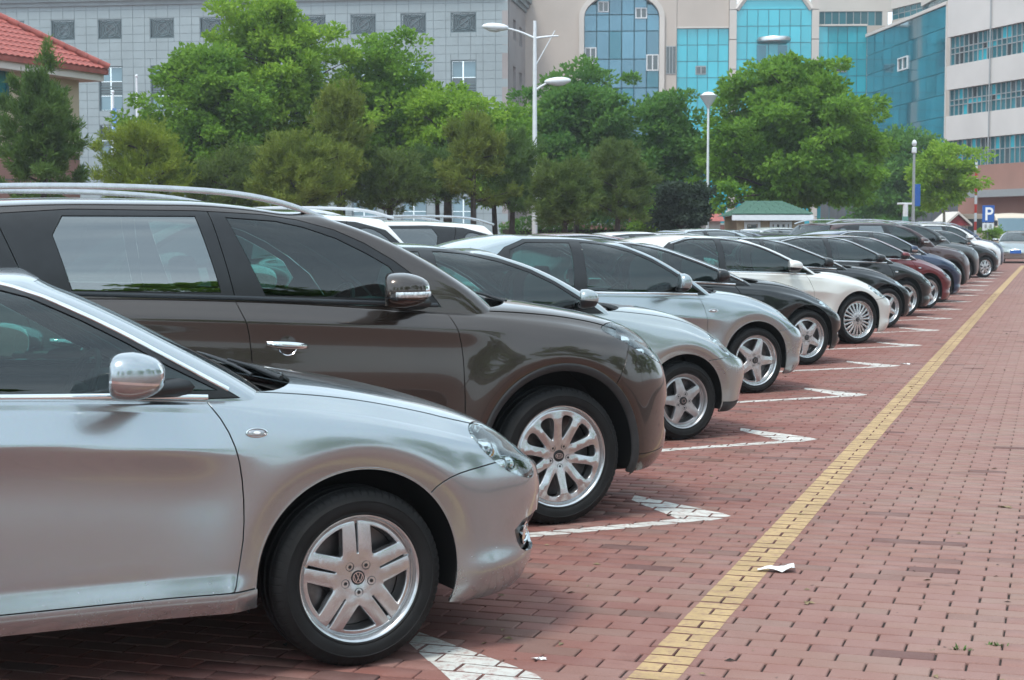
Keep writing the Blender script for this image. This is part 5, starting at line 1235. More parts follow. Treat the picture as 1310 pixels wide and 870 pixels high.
def make_tree(name, base, H, crown, mat, label, cat, n=14000, leaf=.17, trunk_r=.13, bark=None, seed=1, clumps=170, cr=.45, group=None, needle=False, lobes=None, trunk_top=.8, gap=.0, spread=None):
    """crown: (z of its middle, half width, half height); boughs reach out to a lobed envelope and carry the leaf clumps"""
    rng = np.random.default_rng(seed); bark = bark or M_BARK; root = empty(name, (base[0], base[1], 0)); tag(root, label, cat, group)
    cz, rw, rh = crown; lobes = lobes or [(0, 0, 0, 1.0)]; ph = rng.uniform(0, 6.28, 6)
    def env(d):
        """distance to the envelope along d (unit, in crown units)"""
        best = .25
        for lx, ly, lz, ls in lobes:
            c = np.array((lx, ly, lz)); b_ = c @ d; q = b_ * b_ - c @ c + ls * ls
            if q > 0: best = max(best, b_ + math.sqrt(q))
        return best * (1 + .10 * math.sin(5 * d[0] + 3 * d[2] + ph[0]) + .09 * math.sin(9 * d[2] + ph[1] + 4 * d[1]) + .05 * math.sin(17 * d[0] + ph[2]))
    top = cz + rh * (trunk_top * 2 - 1); tp = [(0, 0, -.1)]; x = y = 0
    for i in range(1, 7): x += rng.normal(0, .05) * H * .1; y += rng.normal(0, .05) * H * .1; tp.append((x, y, top * i / 6))
    def trunk_at(z): q = min(5.999, max(0, z / top * 6)); a = int(q); return Vector(tp[a]).lerp(Vector(tp[a + 1]), q - a)
    nb = max(10, clumps // 6); C = []; lm = MB(); k_ = 0
    for b in range(nb):
        u = (b + .5) / nb; zz = 1 - 1.75 * u; th = b * 2.399963 + rng.normal(0, .3); rr = math.sqrt(max(0, 1 - zz * zz)); d = np.array((rr * math.cos(th), rr * math.sin(th), zz)); e_ = env(d) * rng.uniform(.80, 1.12)
        end = np.array((0, 0, cz)) + d * e_ * np.array((rw, rw, rh)); r_ = math.hypot(end[0], end[1]); z0 = max(cz - rh * .95, min(top * .96, end[2] - r_ * rng.uniform(.25, .6))); s0 = trunk_at(max(z0, .3 * top))
        e = Vector(end); mid = s0.lerp(e, .5) + Vector((0, 0, (.10 if not needle else -.04) * (e - s0).length))
        pts = [(s0 * (1 - t) ** 2 + mid * 2 * t * (1 - t) + e * t * t) for t in np.linspace(0, 1, 7)]; lm.tube(pts, [trunk_r * (.34 - .30 * t) for t in np.linspace(0, 1, 7)], 5)
        m_ = 6
        for j in range(m_):
            t = .30 + .70 * (j + rng.uniform(0, 1)) / m_; P_ = s0 * (1 - t) ** 2 + mid * 2 * t * (1 - t) + e * t * t; sp_ = cr * (1.25 - .75 * t) * (1.2 if not needle else .9)
            C.append((P_.x + rng.normal(0, sp_), P_.y + rng.normal(0, sp_), P_.z + rng.normal(0, sp_ * .6), (1.25 - .55 * t) * rng.uniform(.7, 1.25)))
    C = np.array(C); k = max(1, int(n * 1.0 / len(C))); cc = np.repeat(C[:, :3], k, 0); sz = np.repeat(C[:, 3], k)[:, None]
    off = rng.normal(size=(len(cc), 3)); off /= np.linalg.norm(off, axis=1, keepdims=True); off *= (rng.uniform(0, 1, (len(cc), 1)) ** .5) * cr * sz * np.array((1.05, 1.05, .62)); P = cc + off
    keep = P[:, 2] > cz - rh * 1.1; P = P[keep]; off = off[keep]
    out = P - np.array((0, 0, cz - rh * .3)); out /= np.maximum(np.linalg.norm(out, axis=1, keepdims=True), 1e-6); on = off / np.maximum(np.linalg.norm(off, axis=1, keepdims=True), 1e-6)
    if needle:
        nt_ = len(P) // 14; tip = P[rng.choice(len(P), nt_, replace=False)]; td = tip - np.array((0, 0, cz - rh * .6)); td[:, 2] *= .4; td /= np.maximum(np.linalg.norm(td, axis=1, keepdims=True), 1e-6); td = td * .8 + np.array((0, 0, .55)) + rng.normal(0, .25, td.shape)
        P2 = np.repeat(tip, 14, 0) + np.repeat(td, 14, 0) * rng.uniform(0, .22, (nt_ * 14, 1)); D2 = np.repeat(td, 14, 0) * .8 + rng.normal(0, .62, P2.shape); me = leaves_mesh(P2, D2, leaf * .8, rng, .05, .17)
    else: me = leaves_mesh(P, on * .8 + out * .6 + rng.normal(0, .45, P.shape) + np.array((0, 0, -.25)), leaf, rng)
    link('crown', me, mat, root)
    mb = MB(); mb.tube(tp, [trunk_r * (1 - .12 * i) for i in range(7)], 9); mb.build('trunk', bark, root, 60)
    lb = lm.build('limbs', bark, root, 60); lb['kind'] = 'stuff'
    return root
def tree_px(name, px, top, bot, wpx, dist, mat, label, cat, seed, **k):
    """placed from picture pixels: centre column, crown top and bottom rows, crown width"""
    g = at(px, 292, dist); sc = F / dist; zt = CAM_H + (292 - top) / sc; zb = CAM_H + (292 - bot) / sc; rw = wpx / sc / 2; return make_tree(name, (g.x, g.y), zt, ((zt + zb) / 2, rw * .90, (zt - zb) / 2 * .93), mat, label, cat, seed=seed, **k)
TG = 'trees growing between the car park and the buildings'
BL_ = [(0, 0, 0, .8), (-.45, .1, -.1, .55), (.45, -.1, -.05, .55), (.1, .2, .42, .5), (-.25, -.2, .25, .5), (.3, .1, .3, .45), (0, -.3, -.35, .6)]
TALL = [(0, 0, .45, .58), (-.3, 0, -.1, .75), (.35, 0, -.05, .70), (0, 0, -.45, .75)]
COLM = [(0, 0, .5, .45), (0, 0, 0, .7), (.1, 0, -.5, .8), (-.3, 0, -.3, .6), (.3, .1, -.1, .55), (-.1, 0, .75, .28)]
tree_px('plane_tree', 262, 42, 262, 195, 58, L_MID, 'broadleaf tree with loose light crown right of the flagpoles', 'tree', 21, n=22000, clumps=210, cr=.55, lobes=BL_, group=TG)
tree_px('plane_tree', 350, -14, 258, 235, 60, L_BRIGHT, 'tallest bright green broadleaf tree, its top cut by the photo edge', 'tree', 22, n=42000, clumps=330, cr=.55, lobes=TALL, trunk_r=.16, group=TG, gap=.5)
tree_px('plane_tree', 497, 30, 255, 150, 62, L_MID, 'tall narrow broadleaf tree in front of the second grille window from the corner', 'tree', 23, n=17000, clumps=170, cr=.5, lobes=COLM, group=TG, gap=.4)
tree_px('plane_tree', 572, 100, 258, 165, 61, L_BRIGHT, 'rounded light green broadleaf tree left of the street lamp', 'tree', 24, n=17000, clumps=170, cr=.5, lobes=BL_, trunk_r=.2, group=TG, gap=.3)
tree_px('deep_green_tree', 735, 86, 285, 215, 68, L_DEEP, 'wide deep green broadleaf tree right behind the tall street lamp', 'tree', 25, n=32000, clumps=280, cr=.6, leaf=.2, lobes=BL_, group=TG)
tree_px('deep_green_tree', 852, 108, 290, 100, 66, L_DEEP, 'slim deep green tree beside the funnel shaped lamp', 'tree', 26, n=18000, clumps=170, cr=.5, leaf=.19, lobes=COLM, group=TG)
tree_px('round_plane_tree', 1014, 80, 268, 262, 64, L_MID, 'large dome shaped plane tree in front of the turquoise glass facade', 'tree', 27, n=60000, clumps=460, cr=.55, leaf=.2, trunk_r=.2, lobes=[(0, 0, -.05, .97), (-.45, -.45, -.45, .62), (.32, 0, -.35, .68)], group=TG)
tree_px('hazy_willow', 1150, 168, 290, 110, 96, L_DEEP, 'distant soft drooping tree behind the pole with the blue sign', 'tree', 28, n=15000, clumps=130, cr=.9, leaf=.26, lobes=BL_, group=TG)
tree_px('young_street_tree', 1207, 181, 268, 78, 78, L_BRIGHT, 'small young street tree with pale trunk left of the barrier pole', 'tree', 29, n=12000, clumps=110, cr=.45, leaf=.17, bark=M_BARKL, trunk_r=.09, lobes=[(0, 0, 0, .8), (-.4, 0, -.2, .6), (.4, 0, -.1, .6)], group=TG)
PINE = [(0, 0, .78, .22), (-.1, 0, .5, .3), (.15, 0, .3, .42), (-.3, 0, .1, .5), (.35, 0, 0, .45), (-.4, 0, -.4, .55), (.3, 0, -.5, .65), (0, 0, -.6, .7)]
tree_px('pine_tree', 52, 62, 300, 150, 44, L_PINE, 'dark pine with a leaning tip in front of the red roofed house', 'pine', 31, n=34000, clumps=230, cr=.20, leaf=.22, needle=True, lobes=PINE, group=TG, gap=.3)
tree_px('shrubby_conifer', 183, 150, 300, 135, 50, L_YEL, 'low rounded yellow green conifer under the leftmost broadleaf tree', 'conifer', 32, n=34000, clumps=190, cr=.36, leaf=.19, needle=True, lobes=BL_, group=TG)
tree_px('shrubby_conifer', 378, 172, 290, 130, 48, L_OLIVE, 'low olive brown conifer above the white roof rails', 'conifer', 33, n=32000, clumps=180, cr=.34, leaf=.19, needle=True, lobes=BL_, group=TG)
for k, (px, tp, bt, w_, ds, mt, lab) in enumerate(((436, 95, 262, 75, 52, L_OLIVE, 'thin olive pine with brown tips and bare lower trunk'), (608, 135, 265, 90, 54, L_OLIVE, 'brownish pine in front of the rounded light green tree'), (655, 165, 285, 80, 56, L_PINE, 'dark pine just left of the street lamp pole'), (722, 205, 300, 95, 50, L_PINE2, 'low bushy pine just right of the street lamp pole'), (790, 175, 297, 110, 56, L_PINE2, 'broad dark pine between the two lamps'), (560, 190, 262, 70, 57, L_PINE, 'short dark pine over the white SUV tailgate'))):
    tree_px('pine_tree', px, tp, bt, w_, ds, mt, lab, 'pine', 40 + k, n=24000, clumps=150, cr=.26, leaf=.2, needle=True, lobes=PINE if tp < 140 else BL_, group=TG, gap=.25)
tree_px('plane_tree', 440, 110, 252, 140, 63, L_MID, 'mid green tree filling the gap left of the tall narrow tree', 'tree', 61, n=16000, clumps=160, cr=.5, lobes=BL_, group=TG)
tree_px('plane_tree', 635, 135, 262, 120, 63, L_MID, 'lower green tree in front of the stone building corner', 'tree', 62, n=15000, clumps=150, cr=.5, lobes=BL_, group=TG)
tree_px('shrubby_conifer', 292, 190, 300, 120, 51, L_PINE2, 'green shrubby conifer between the yellow and the olive conifers', 'conifer', 63, n=20000, clumps=150, cr=.3, leaf=.2, needle=True, lobes=BL_, group=TG)
tree_px('shrubby_conifer', 500, 200, 272, 110, 53, L_PINE2, 'green shrubby conifer above the second white SUV', 'conifer', 64, n=18000, clumps=140, cr=.3, leaf=.2, needle=True, lobes=BL_, group=TG)
tree_px('purple_leaf_tree', 873, 232, 300, 62, 58, L_PURP, 'small dark purple leaved tree left of the green roofed hut', 'tree', 50, n=12000, clumps=90, cr=.35, leaf=.13, lobes=BL_, group=TG)
tree_px('garden_bush', 842, 262, 302, 40, 60, L_MID, 'pale green bush between the pine and the purple tree', 'bush', 51, n=5000, clumps=40, cr=.3, leaf=.12, group=TG)
tree_px('garden_bush', 1240 + 30, 292, 305, 14, 84, L_MID, 'small green bush below the parking sign', 'bush', 52, n=1500, clumps=14, cr=.2, leaf=.12, group=TG)
# trees across the lane: they show as reflections in the windows
for k, (x, y, h) in enumerate(((18, -13, 8.0), (20, -4, 6.9), (18.5, 5, 7.7), (21, 13, 6.6), (19, 22, 7.5), (21, 31, 7.0), (20, 41, 7.7), (12, -21, 7.5), (2, -26, 8.4), (22, 52, 7.2))):
    h *= 1.55; make_tree('plane_tree', (x, y), h, (h * .58, h * .38, h * .42), L_MID, 'broadleaf tree across the lane, seen only as a reflection in the car windows', 'tree', n=7000, clumps=110, cr=.62, leaf=.36, seed=70 + k, lobes=BL_, group='trees across the lane, out of frame')
# ------------------------------------------------------------------ buildings
class Plane_:
    """vertical wall plane; s runs along it, z up, +n towards the camera"""
    def __init__(s, origin, heading):
        s.o = Vector((origin.x, origin.y, 0)); h = math.radians(heading); s.d = Vector((math.sin(h), math.cos(h), 0)); s.n = Vector((s.d.y, -s.d.x, 0))
        if s.n.dot(Vector((0, 0, 0)) - s.o) < 0: s.n = -s.n
        s.M = Matrix(((s.d.x, s.n.x, 0, s.o.x), (s.d.y, s.n.y, 0, s.o.y), (0, 0, 1, 0), (0, 0, 0, 1)))
    def hit(s, px, py):
        r = ray(px, py); c = Vector((0, 0, CAM_H)); t = (s.o - c).dot(s.n) / r.dot(s.n); p = c + r * t; return ((p - s.o).dot(s.d), p.z)
def wbox(pl, s0, s1, z0, z1, a, b, mb=None):
    mb = mb or MB(); return mb.box((min(s0, s1), a, z0), (max(s0, s1), b, z1), pl.M)
M_STONE = simple('blue_grey_stone_cladding', (.275, .335, .355), .7, 0, .10, .35); M_STONED = simple('grey_stone_cornice', (.20, .235, .25), .7, 0, .12, .5); M_STONEJ = simple('dark_stone_joint', (.20, .235, .25), .9, 0, 0)
M_STONEP = simple('warm_grey_stone', (.30, .275, .27), .75, 0, .1, .3)
M_BEIGE = simple('cream_wall_tiles', (.50, .44, .39), .7, 0, .07, .25); M_BEIGEL = simple('pale_cream_trim', (.60, .56, .52), .7, 0, .05, .3); M_WHITEW = simple('off_white_wall_panels', (.56, .54, .52), .7, 0, .07, .3)
M_BROWNW = simple('brown_stone_base', (.30, .155, .12), .75, 0, .12, .4)
def glassy(name, base, rough=.06, var=.22, metal=.0, spec=.9):
    m, nt, p = new_mat(name); oi = nt.nodes.new('ShaderNodeObjectInfo'); geo = nt.nodes.new('ShaderNodeNewGeometry'); n = nz(nt, .09, 3, .6, vec=geo.outputs['Position'])
    f = mth(nt, 'ADD', mth(nt, 'MULTIPLY', oi.outputs['Random'], .4), mth(nt, 'MULTIPLY', n, .6)); nt.links.new(ramp(nt, f, [(.25, tuple(c * (1 - var) for c in base)), (.75, tuple(c * (1 + var) for c in base))]), p.inputs['Base Color'])
    setp(p, rough=rough, metal=metal, spec=spec, ior=1.6); return m
M_TEAL = glassy('turquoise_mirror_glass', (.015, .42, .52), .10, .14, .2); M_TEALD = glassy('deep_teal_glass', (.012, .155, .215), .06, .25, .3); M_BLUEG = glassy('steel_blue_glass', (.075, .22, .31), .06, .25, .3); M_WINB = glassy('pale_blue_window', (.14, .24, .29), .06, .3, .2); M_WINT = glassy('teal_window', (.02, .16, .20), .05, .45, .2); M_WIND = glassy('dark_window', (.03, .05, .06), .05, .4)
M_MULL = simple('dark_teal_mullion', (.03, .16, .20), .5, .3, .05); M_MULLG = simple('grey_mullion', (.33, .35, .36), .5, .3, .05); M_WFR = simple('white_window_frame', (.70, .72, .74), .5, 0, .04); M_GRILLE = simple('blue_grey_grille', (.105, .155, .17), .5, .3, .1)
M_ROOFT = simple('red_roof_tile', (.30, .068, .052), .6, 0, .25, 3); M_GREENR = simple('green_shingles', (.055, .13, .095), .8, 0, .3, 2); M_CONC = simple('concrete', (.33, .33, .31), .85, 0, .1, .6); M_METAL = simple('brushed_metal', (.55, .57, .58), .35, .9, .1, 2)
BUD = {}
def piece(root, key, name, me_key, M, mat, cap=290, maker=None, stash=None):
    """first 'cap' pieces are objects, later ones go to the stash mesh"""
    c = BUD.get((root.name, name), 0); BUD[(root.name, name)] = c + 1
    if c < cap:
        o = link(name, me_key, mat, root); o.matrix_local = M; return o
    stash.setdefault((root.name, name, mat.name), [root, name, mat, []])[3].append((me_key, M))
STASH = {}
def flush():
    for (rn, nm, mn), (root, name, mat, L) in STASH.items():
        mb = MB()
        for me, M in L: mb.add([M @ v.co for v in me.vertices], [tuple(p.vertices) for p in me.polygons])
        o = mb.build('more_%ss' % name, mat, root); o['kind'] = 'stuff'
    STASH.clear()
UNIT = MB().box((-.5, -.5, -.5), (.5, .5, .5)).mesh('panel')
def slab(root, name, pl, s0, s1, z0, z1, a, b, mat, cap=290, tilt=0.0, rng=None):
    M = pl.M @ Matrix.Translation(((s0 + s1) / 2, (a + b) / 2, (z0 + z1) / 2))
    if tilt: M = M @ Matrix.Rotation(rng.normal(0, tilt), 4, 'Z') @ Matrix.Rotation(rng.normal(0, tilt), 4, 'X')
    M = M @ Matrix.Diagonal((abs(s1 - s0), abs(b - a), abs(z1 - z0), 1)); return piece(root, None, name, UNIT, M, mat, cap, None, STASH)
def curtain(root, pl, s0, s1, z0, z1, ns, nz_, mat, mull, rng, tilt=.004, a=.0, mw=.05, pane='pane', zbreaks=None):
    """glass wall: panes set between proud mullions"""
    if s1 < s0: s0, s1 = s1, s0
    zs = zbreaks or [z0 + (z1 - z0) * i / nz_ for i in range(nz_ + 1)]; ss = [s0 + (s1 - s0) * i / ns for i in range(ns + 1)]
    for i in range(ns):
        for j in range(len(zs) - 1): slab(root, pane, pl, ss[i] + mw / 2, ss[i + 1] - mw / 2, zs[j] + mw / 2, zs[j + 1] - mw / 2, a - .03, a, mat, 290, tilt, rng)
    for x in ss: slab(root, 'mullion', pl, x - mw / 2, x + mw / 2, z0, z1, a - .04, a + .03, mull, 290)
    for z in zs: slab(root, 'transom', pl, s0, s1, z - mw / 2, z + mw / 2, a - .042, a + .022, mull, 290)
def gray_building():
    rng = np.random.default_rng(3); pl = Plane_(at(650, 292, 141), -99.3); root = empty('stone_office_building', (pl.o.x, pl.o.y, 0)); root.matrix_world = Matrix.Translation(pl.o)
    tag(root, 'long blue grey stone office building with square ornamental grille windows', 'building')
    root.location = (0, 0, 0); R = root
    sL = pl.hit(-60, 292)[0]; H = 24.0; holes = []
    cols = [17, 81.5, 141.5, 208, 272, 336, 401, 465, 529, 593]
    for c in cols:
        sc, _ = pl.hit(c, 100); w_ = 1.08
        zt = pl.hit(c, 26 - (c - 81) * .0196)[1]; zb = pl.hit(c, 51.3 - (c - 81) * .0196)[1]; holes.append((sc - w_, sc + w_, zb, zt, 'g'))
        zt2 = pl.hit(c, 86 - (c - 81) * .018)[1]; zb2 = pl.hit(c, 142)[1]; holes.append((sc - w_, sc + w_, zb2, zt2, 'w'))
        zt3 = pl.hit(c, 160)[1]; zb3 = pl.hit(c, 200)[1]; holes.append((sc - w_, sc + w_, zb3, zt3, 'w')); zt4 = pl.hit(c, 252)[1]; holes.append((sc - w_, sc + w_, .6, zt4, 'd'))
    # wall: strips between the window columns (butted, no overlap)
    xs = sorted(set([0.0, sL] + [h[0] for h in holes] + [h[1] for h in holes])); mb = MB()
    for a, b in zip(xs[:-1], xs[1:]):
        m_ = (a + b) / 2; hh = sorted([(h[2], h[3]) for h in holes if h[0] < m_ < h[1]]); z = 0
        for z0, z1 in hh: wbox(pl, a, b, z, z0, -.6, -.03, mb); z = z1
        wbox(pl, a, b, z, H, -.6, -.03, mb)
    mb.build('wall', M_STONEJ, R)
    # cladding panels
    pw, ph = (holes[0][0] - 0) and 1.04, .70
    import bisect
    z = 0.0; rows = int(H / ph)
    step = abs(sL) / int(abs(sL) / 1.04); cnt = []
    for j in range(rows):
        for i in range(int(abs(sL) / 1.04)):
            a, b = -0 + i * step * (1 if sL > 0 else -1), (i + 1) * step * (1 if sL > 0 else -1); a, b = min(a, b), max(a, b); z0, z1 = j * ph, (j + 1) * ph
            cnt.append((-(z0), a, b, z0, z1))
    cnt.sort()
    for _, a, b, z0, z1 in cnt:
        segs = [(a, b, z0, z1)]
        for h0, h1, hz0, hz1, _k in holes:
            new = []
            for (p, q, r, t) in segs:
                if q <= h0 or p >= h1 or t <= hz0 or r >= hz1: new.append((p, q, r, t)); continue
                if p < h0: new.append((p, h0, r, t))
                if q > h1: new.append((h1, q, r, t))
                pp, qq = max(p, h0), min(q, h1)
                if r < hz0: new.append((pp, qq, r, hz0))
                if t > hz1: new.append((pp, qq, hz1, t))
            segs = new
        for (p, q, r, t) in segs:
            if q - p > .06 and t - r > .06: slab(R, 'stone_panel', pl, p + .022, q - .022, r + .018, t - .018, -.035, rng.uniform(-.004, .004), M_STONE, 280)
    for a, b, z0, z1, kd in holes:
        fr = MB(); f = .07
        for q in ((a, a + f, z0, z1), (b - f, b, z0, z1), (a + f, b - f, z0, z0 + f), (a + f, b - f, z1 - f, z1)): wbox(pl, *q, -.28, -.05, fr)
        w_ = fr.build('window', M_GRILLE, R); cx, cz = (a + b) / 2, (z0 + z1) / 2
        if kd == 'g':
            MB().box((a + f, -.40, z0 + f), (b - f, -.36, z1 - f), pl.M).build('pane', M_WIND, w_)
            g = MB(); M0 = pl.M @ Matrix.Translation((cx, -.14, cz)) @ Matrix.Rotation(PI / 2, 4, 'X'); hw, hh = (b - a) / 2 - f, (z1 - z0) / 2 - f
            for r in (.62, .45): g.lathe([(r * hh * 1.25, -.03), (r * hh * 1.25 + .05, -.03), (r * hh * 1.25 + .05, .03), (r * hh * 1.25, .03)], 24, M0, True)
            for sg in (-1, 1): g.tube([pl.M @ Vector((cx - hw, -.14, cz - sg * hh)), pl.M @ Vector((cx + hw, -.14, cz + sg * hh))], .035, 4)
            for t in (.72, .86):
                for q in ((cx - hw * t - .02, cx - hw * t + .02, cz - hh * t, cz + hh * t), (cx + hw * t - .02, cx + hw * t + .02, cz - hh * t, cz + hh * t), (cx - hw * t, cx + hw * t, cz - hh * t - .02, cz - hh * t + .02), (cx - hw * t, cx + hw * t, cz + hh * t - .02, cz + hh * t + .02)): wbox(pl, *q, -.16, -.11, g)
            g.build('ornamental_grille', M_GRILLE, w_)
        else:
            n = max(2, int(round((z1 - z0) / 1.3))); zz = [z0 + f + (z1 - z0 - 2 * f) * i / n for i in range(n + 1)]
            for i in range(n):
                for (p, q) in ((a + f, a + (b - a) * .52), (a + (b - a) * .55, b - f)): MB().box((p + .03, -.30, zz[i] + .04), (q - .02, -.26, zz[i + 1] - .02), pl.M).build('pane', M_WINB if (i % 3 != 1 or kd == 'd') else M_WIND, w_)
            if kd == 'w':
                for i in range(4): wbox(pl, a + f, b - f, z0 + (z1 - z0) * .36 + i * .22, z0 + (z1 - z0) * .36 + i * .22 + .1, -.24, -.16, MB()).build('louvre', M_GRILLE, w_)
    zc = pl.hit(300, 4)[1]; cm = MB()
    wbox(pl, sL, .35, zc, zc + .35, -.6, .18, cm); wbox(pl, sL, .55, zc + .352, zc + .75, -.6, .38, cm); wbox(pl, sL, .75, zc + .752, zc + 1.3, -.6, .6, cm); cm.build('cornice', M_STONED, R)
    # side face running away from the corner
    p2 = Plane_(pl.o, -9.3); 
    e = p2.hit(683, 100)[0]; mb = MB(); hs = []
    for (x0, x1, y0, y1) in ((656.5, 660, 24, 53), (664.5, 668, 34, 61), (672, 675.5, 44, 70), (656.5, 660, 84, 139), (664.5, 668, 92, 118), (672, 675.5, 98, 116)):
        a, zt = p2.hit(x0, y0); b, zb = p2.hit(x1, y1); hs.append((a, b, zb, zt))
    xs = sorted([.6, e] + [q for h in hs for q in h[:2]]); xs = [x for i, x in enumerate(xs) if i == 0 or x - xs[i - 1] > 1e-3]
    for a, b in zip(xs[:-1], xs[1:]):
        m_ = (a + b) / 2; hh = sorted([(h[2], h[3]) for h in hs if h[0] < m_ < h[1]]); z = 0
        for z0, z1 in hh: wbox(p2, a, b, z, z0, -.5, 0, mb); z = z1
        wbox(p2, a, b, z, H, -.5, 0, mb)
    wbox(p2, 0, .6, 0, H, -.5, 0, mb)
    mb.build('side_wall', M_STONEP, R)
    for a, b, z0, z1 in hs:
        w_ = MB().box((min(a, b), -.35, z0), (max(a, b), -.3, z1), p2.M).build('window', M_WIND, R)
    cm = MB(); wbox(p2, .0, e + .5, zc, zc + .35, -.5, .16, cm); wbox(p2, .0, e + .5, zc + .352, zc + .75, -.5, .36, cm); wbox(p2, .0, e + .5, zc + .752, zc + 1.3, -.5, .58, cm); cm.build('side_cornice', M_STONED, R)
gray_building()
def glass_complex():
    rng = np.random.default_rng(4)
    # facade plane is seen almost square on
    pl = Plane_(at(950, 292, 150), 90 - 17.9 + 3); Hh = 30
    def hs(px, py=150): return pl.hit(px, py)[0]
    def hz(px, py): return pl.hit(px, py)[1]
    A = empty('arched_glass_wing'); tag(A, 'cream wing with a tall round headed blue glass bay behind the street lamp', 'building')
    B = empty('turquoise_glass_hall'); tag(B, 'turquoise mirror glass hall with gabled centre bay and cream pilasters', 'building')
    zt = 32.0; z33 = hz(900, 36)
    # --- wing A
    s0, s1, s2, s3 = hs(640), hs(747), hs(843), hs(865); w_ = abs(s2 - s1)
    mb = MB(); wbox(pl, s0, s1 - .45, 0, zt, -1.0, 0, mb); wbox(pl, s2 + .45, s3, 0, zt, -1, 0, mb); mb.build('wall', M_BEIGE, A)
    r = w_ / 2; cx = (s1 + s2) / 2; za = hz(795, 22); n = 20
    arc = [(cx + r * math.cos(PI * k / n), za + r * .62 * math.sin(PI * k / n)) for k in range(n + 1)]
    fr = MB(); out = [(cx + (r + .45) * math.cos(PI * k / n), za + (r * .62 + .45) * math.sin(PI * k / n)) for k in range(n + 1)]
    inn = [(arc[0][0], 0)] + arc + [(arc[-1][0], 0)]; ou = [(out[0][0], 0)] + out + [(out[-1][0], 0)]; m_ = len(inn); V = []
    for yy in (.25, -.9):
        V += [pl.M @ Vector((p[0], yy, p[1])) for p in inn] + [pl.M @ Vector((p[0], yy, p[1])) for p in ou]
    Fc = []
    for i in range(m_ - 1): Fc += [(i, i + 1, m_ + i + 1, m_ + i), (2 * m_ + i, 3 * m_ + i, 3 * m_ + i + 1, 2 * m_ + i + 1), (i, 2 * m_ + i, 2 * m_ + i + 1, i + 1), (m_ + i, m_ + i + 1, 3 * m_ + i + 1, 3 * m_ + i)]
    fr.add(V, Fc); fr.build('arch_frame', M_BEIGEL, A)
    tw = MB(); topw = [(s1 - .45, za)] ; poly = ou[1:-1][::-1]; poly = [(out[-1][0], zt)] + out[::-1] + [(out[0][0], zt)]; V = [pl.M @ Vector((p[0], -.001, p[1])) for p in poly] + [pl.M @ Vector((p[0], -.9, p[1])) for p in poly]; k_ = len(poly); tw.add(V, [(i, (i + 1) % k_, k_ + (i + 1) % k_, k_ + i) for i in range(k_)] + [(0, i, i + 1) for i in range(1, k_ - 1)][:0])
    for i in range(len(out) - 1):
        a, b = out[i], out[i + 1]; V = [pl.M @ Vector(q) for q in ((b[0], 0, b[1]), (a[0], 0, a[1]), (a[0], 0, zt), (b[0], 0, zt))]; tw.add(V, [(0, 1, 2, 3)])
    tw.build('gable_wall', M_BEIGE, A)
    sm, sn = min(s1, s2), max(s1, s2); step = w_ / 6; zrow = [hz(795, y) for y in (150, 112, 75, 39, 18, -5, -30)]; zrow = [1.0, zrow[0] * .5] + zrow
    for i in range(6):
        for j in range(len(zrow) - 1):
            xm = sm + (i + .5) * step; 
            lim = za + r * .62 * math.sqrt(max(0, 1 - ((xm - cx) / r) ** 2))
            if zrow[j] >= lim - .2: continue
            slab(A, 'pane', pl, sm + i * step + .04, sm + (i + 1) * step - .04, zrow[j] + .04, min(zrow[j + 1] - .04, lim), -.55, -.5, M_BLUEG if rng.uniform() < .8 else M_TEALD, 290, .004, rng)
    wbox(pl, sm, sn, 0, za + r * .6, -.95, -.9, MB()).build('bay_backing', M_MULL, A)
    for (x0, x1, y0, y1) in ((765, 779, 1, 15), (813, 828, 9, 23), (748, 763, 60, 81), (827, 843, 69, 90)):
        f = MB(); a, b = sorted((hs(x0, y0), hs(x1, y0))); z1, z0 = hz(x0, y0), hz(x0, y1)
        for q in ((a, a + .1, z0, z1), (b - .1, b, z0, z1), (a + .1, b - .1, z0, z0 + .1), (a + .1, b - .1, z1 - .1, z1), ((a + b) / 2 - .05, (a + b) / 2 + .05, z0 + .1, z1 - .1)): wbox(pl, *q, -.5, -.38, f)
        w1 = f.build('window', M_WFR, A); MB().box((a + .1, -.46, z0 + .1), (b - .1, -.43, z1 - .1), pl.M).build('pane', M_WIND, w1)
    for (x0, x1, y0, y1) in ((852, 864.5, 59, 95), (852, 864.5, 121, 145)):
        a, b = sorted((hs(x0, y0), hs(x1, y0))); w1 = MB().box((a, .001, hz(x0, y1)), (b, .05, hz(x0, y0)), pl.M).build('window', M_MULLG, A)
        for k in range(3): MB().box((a + .06 + k * (b - a) / 3, .051, hz(x0, y1) + .08), (a + (k + 1) * (b - a) / 3 - .02, .07, hz(x0, y0) - .08), pl.M).build('pane', M_WIND, w1)
    # --- hall B
    for k, (x0, x1, ytop) in enumerate(((865.5, 931.5, 36), (1046.5, 1108, 33))):
        a, b = sorted((hs(x0), hs(x1))); z = hz((x0 + x1) / 2, ytop); curtain(B, pl, a, b, 0.5, z, 5, 13, M_TEAL, M_MULL, rng, .004, -.3)
        wbox(pl, a, b, z + .0, z + .15, -.4, -.02, MB()).build('coping', M_BEIGEL, B)
        if k == 0: wbox(pl, a, b, z + .151, zt, -.8, -.05, MB()).build('upper_wall', M_BEIGE, B)
        wbox(pl, a, b, 0, z, -.9, -.5, MB()).build('backing', M_MULL, B)
    for x0, x1 in ((932, 941), (1037, 1046)):
        a, b = sorted((hs(x0), hs(x1))); zz = 0; k = 0
        while zz < hz(936, 4): slab(B, 'pilaster_block', pl, a, b, zz + .02, zz + 2.56, -.9, .3, M_BEIGEL); zz += 2.6
    a, b = sorted((hs(941), hs(1037))); zg = hz(990, 12); curtain(B, pl, a, b, .5, zg, 7, 14, M_TEAL, M_MULL, rng, .004, .0); wbox(pl, a, b, 0, zg, -.9, -.5, MB()).build('backing', M_MULL, B)
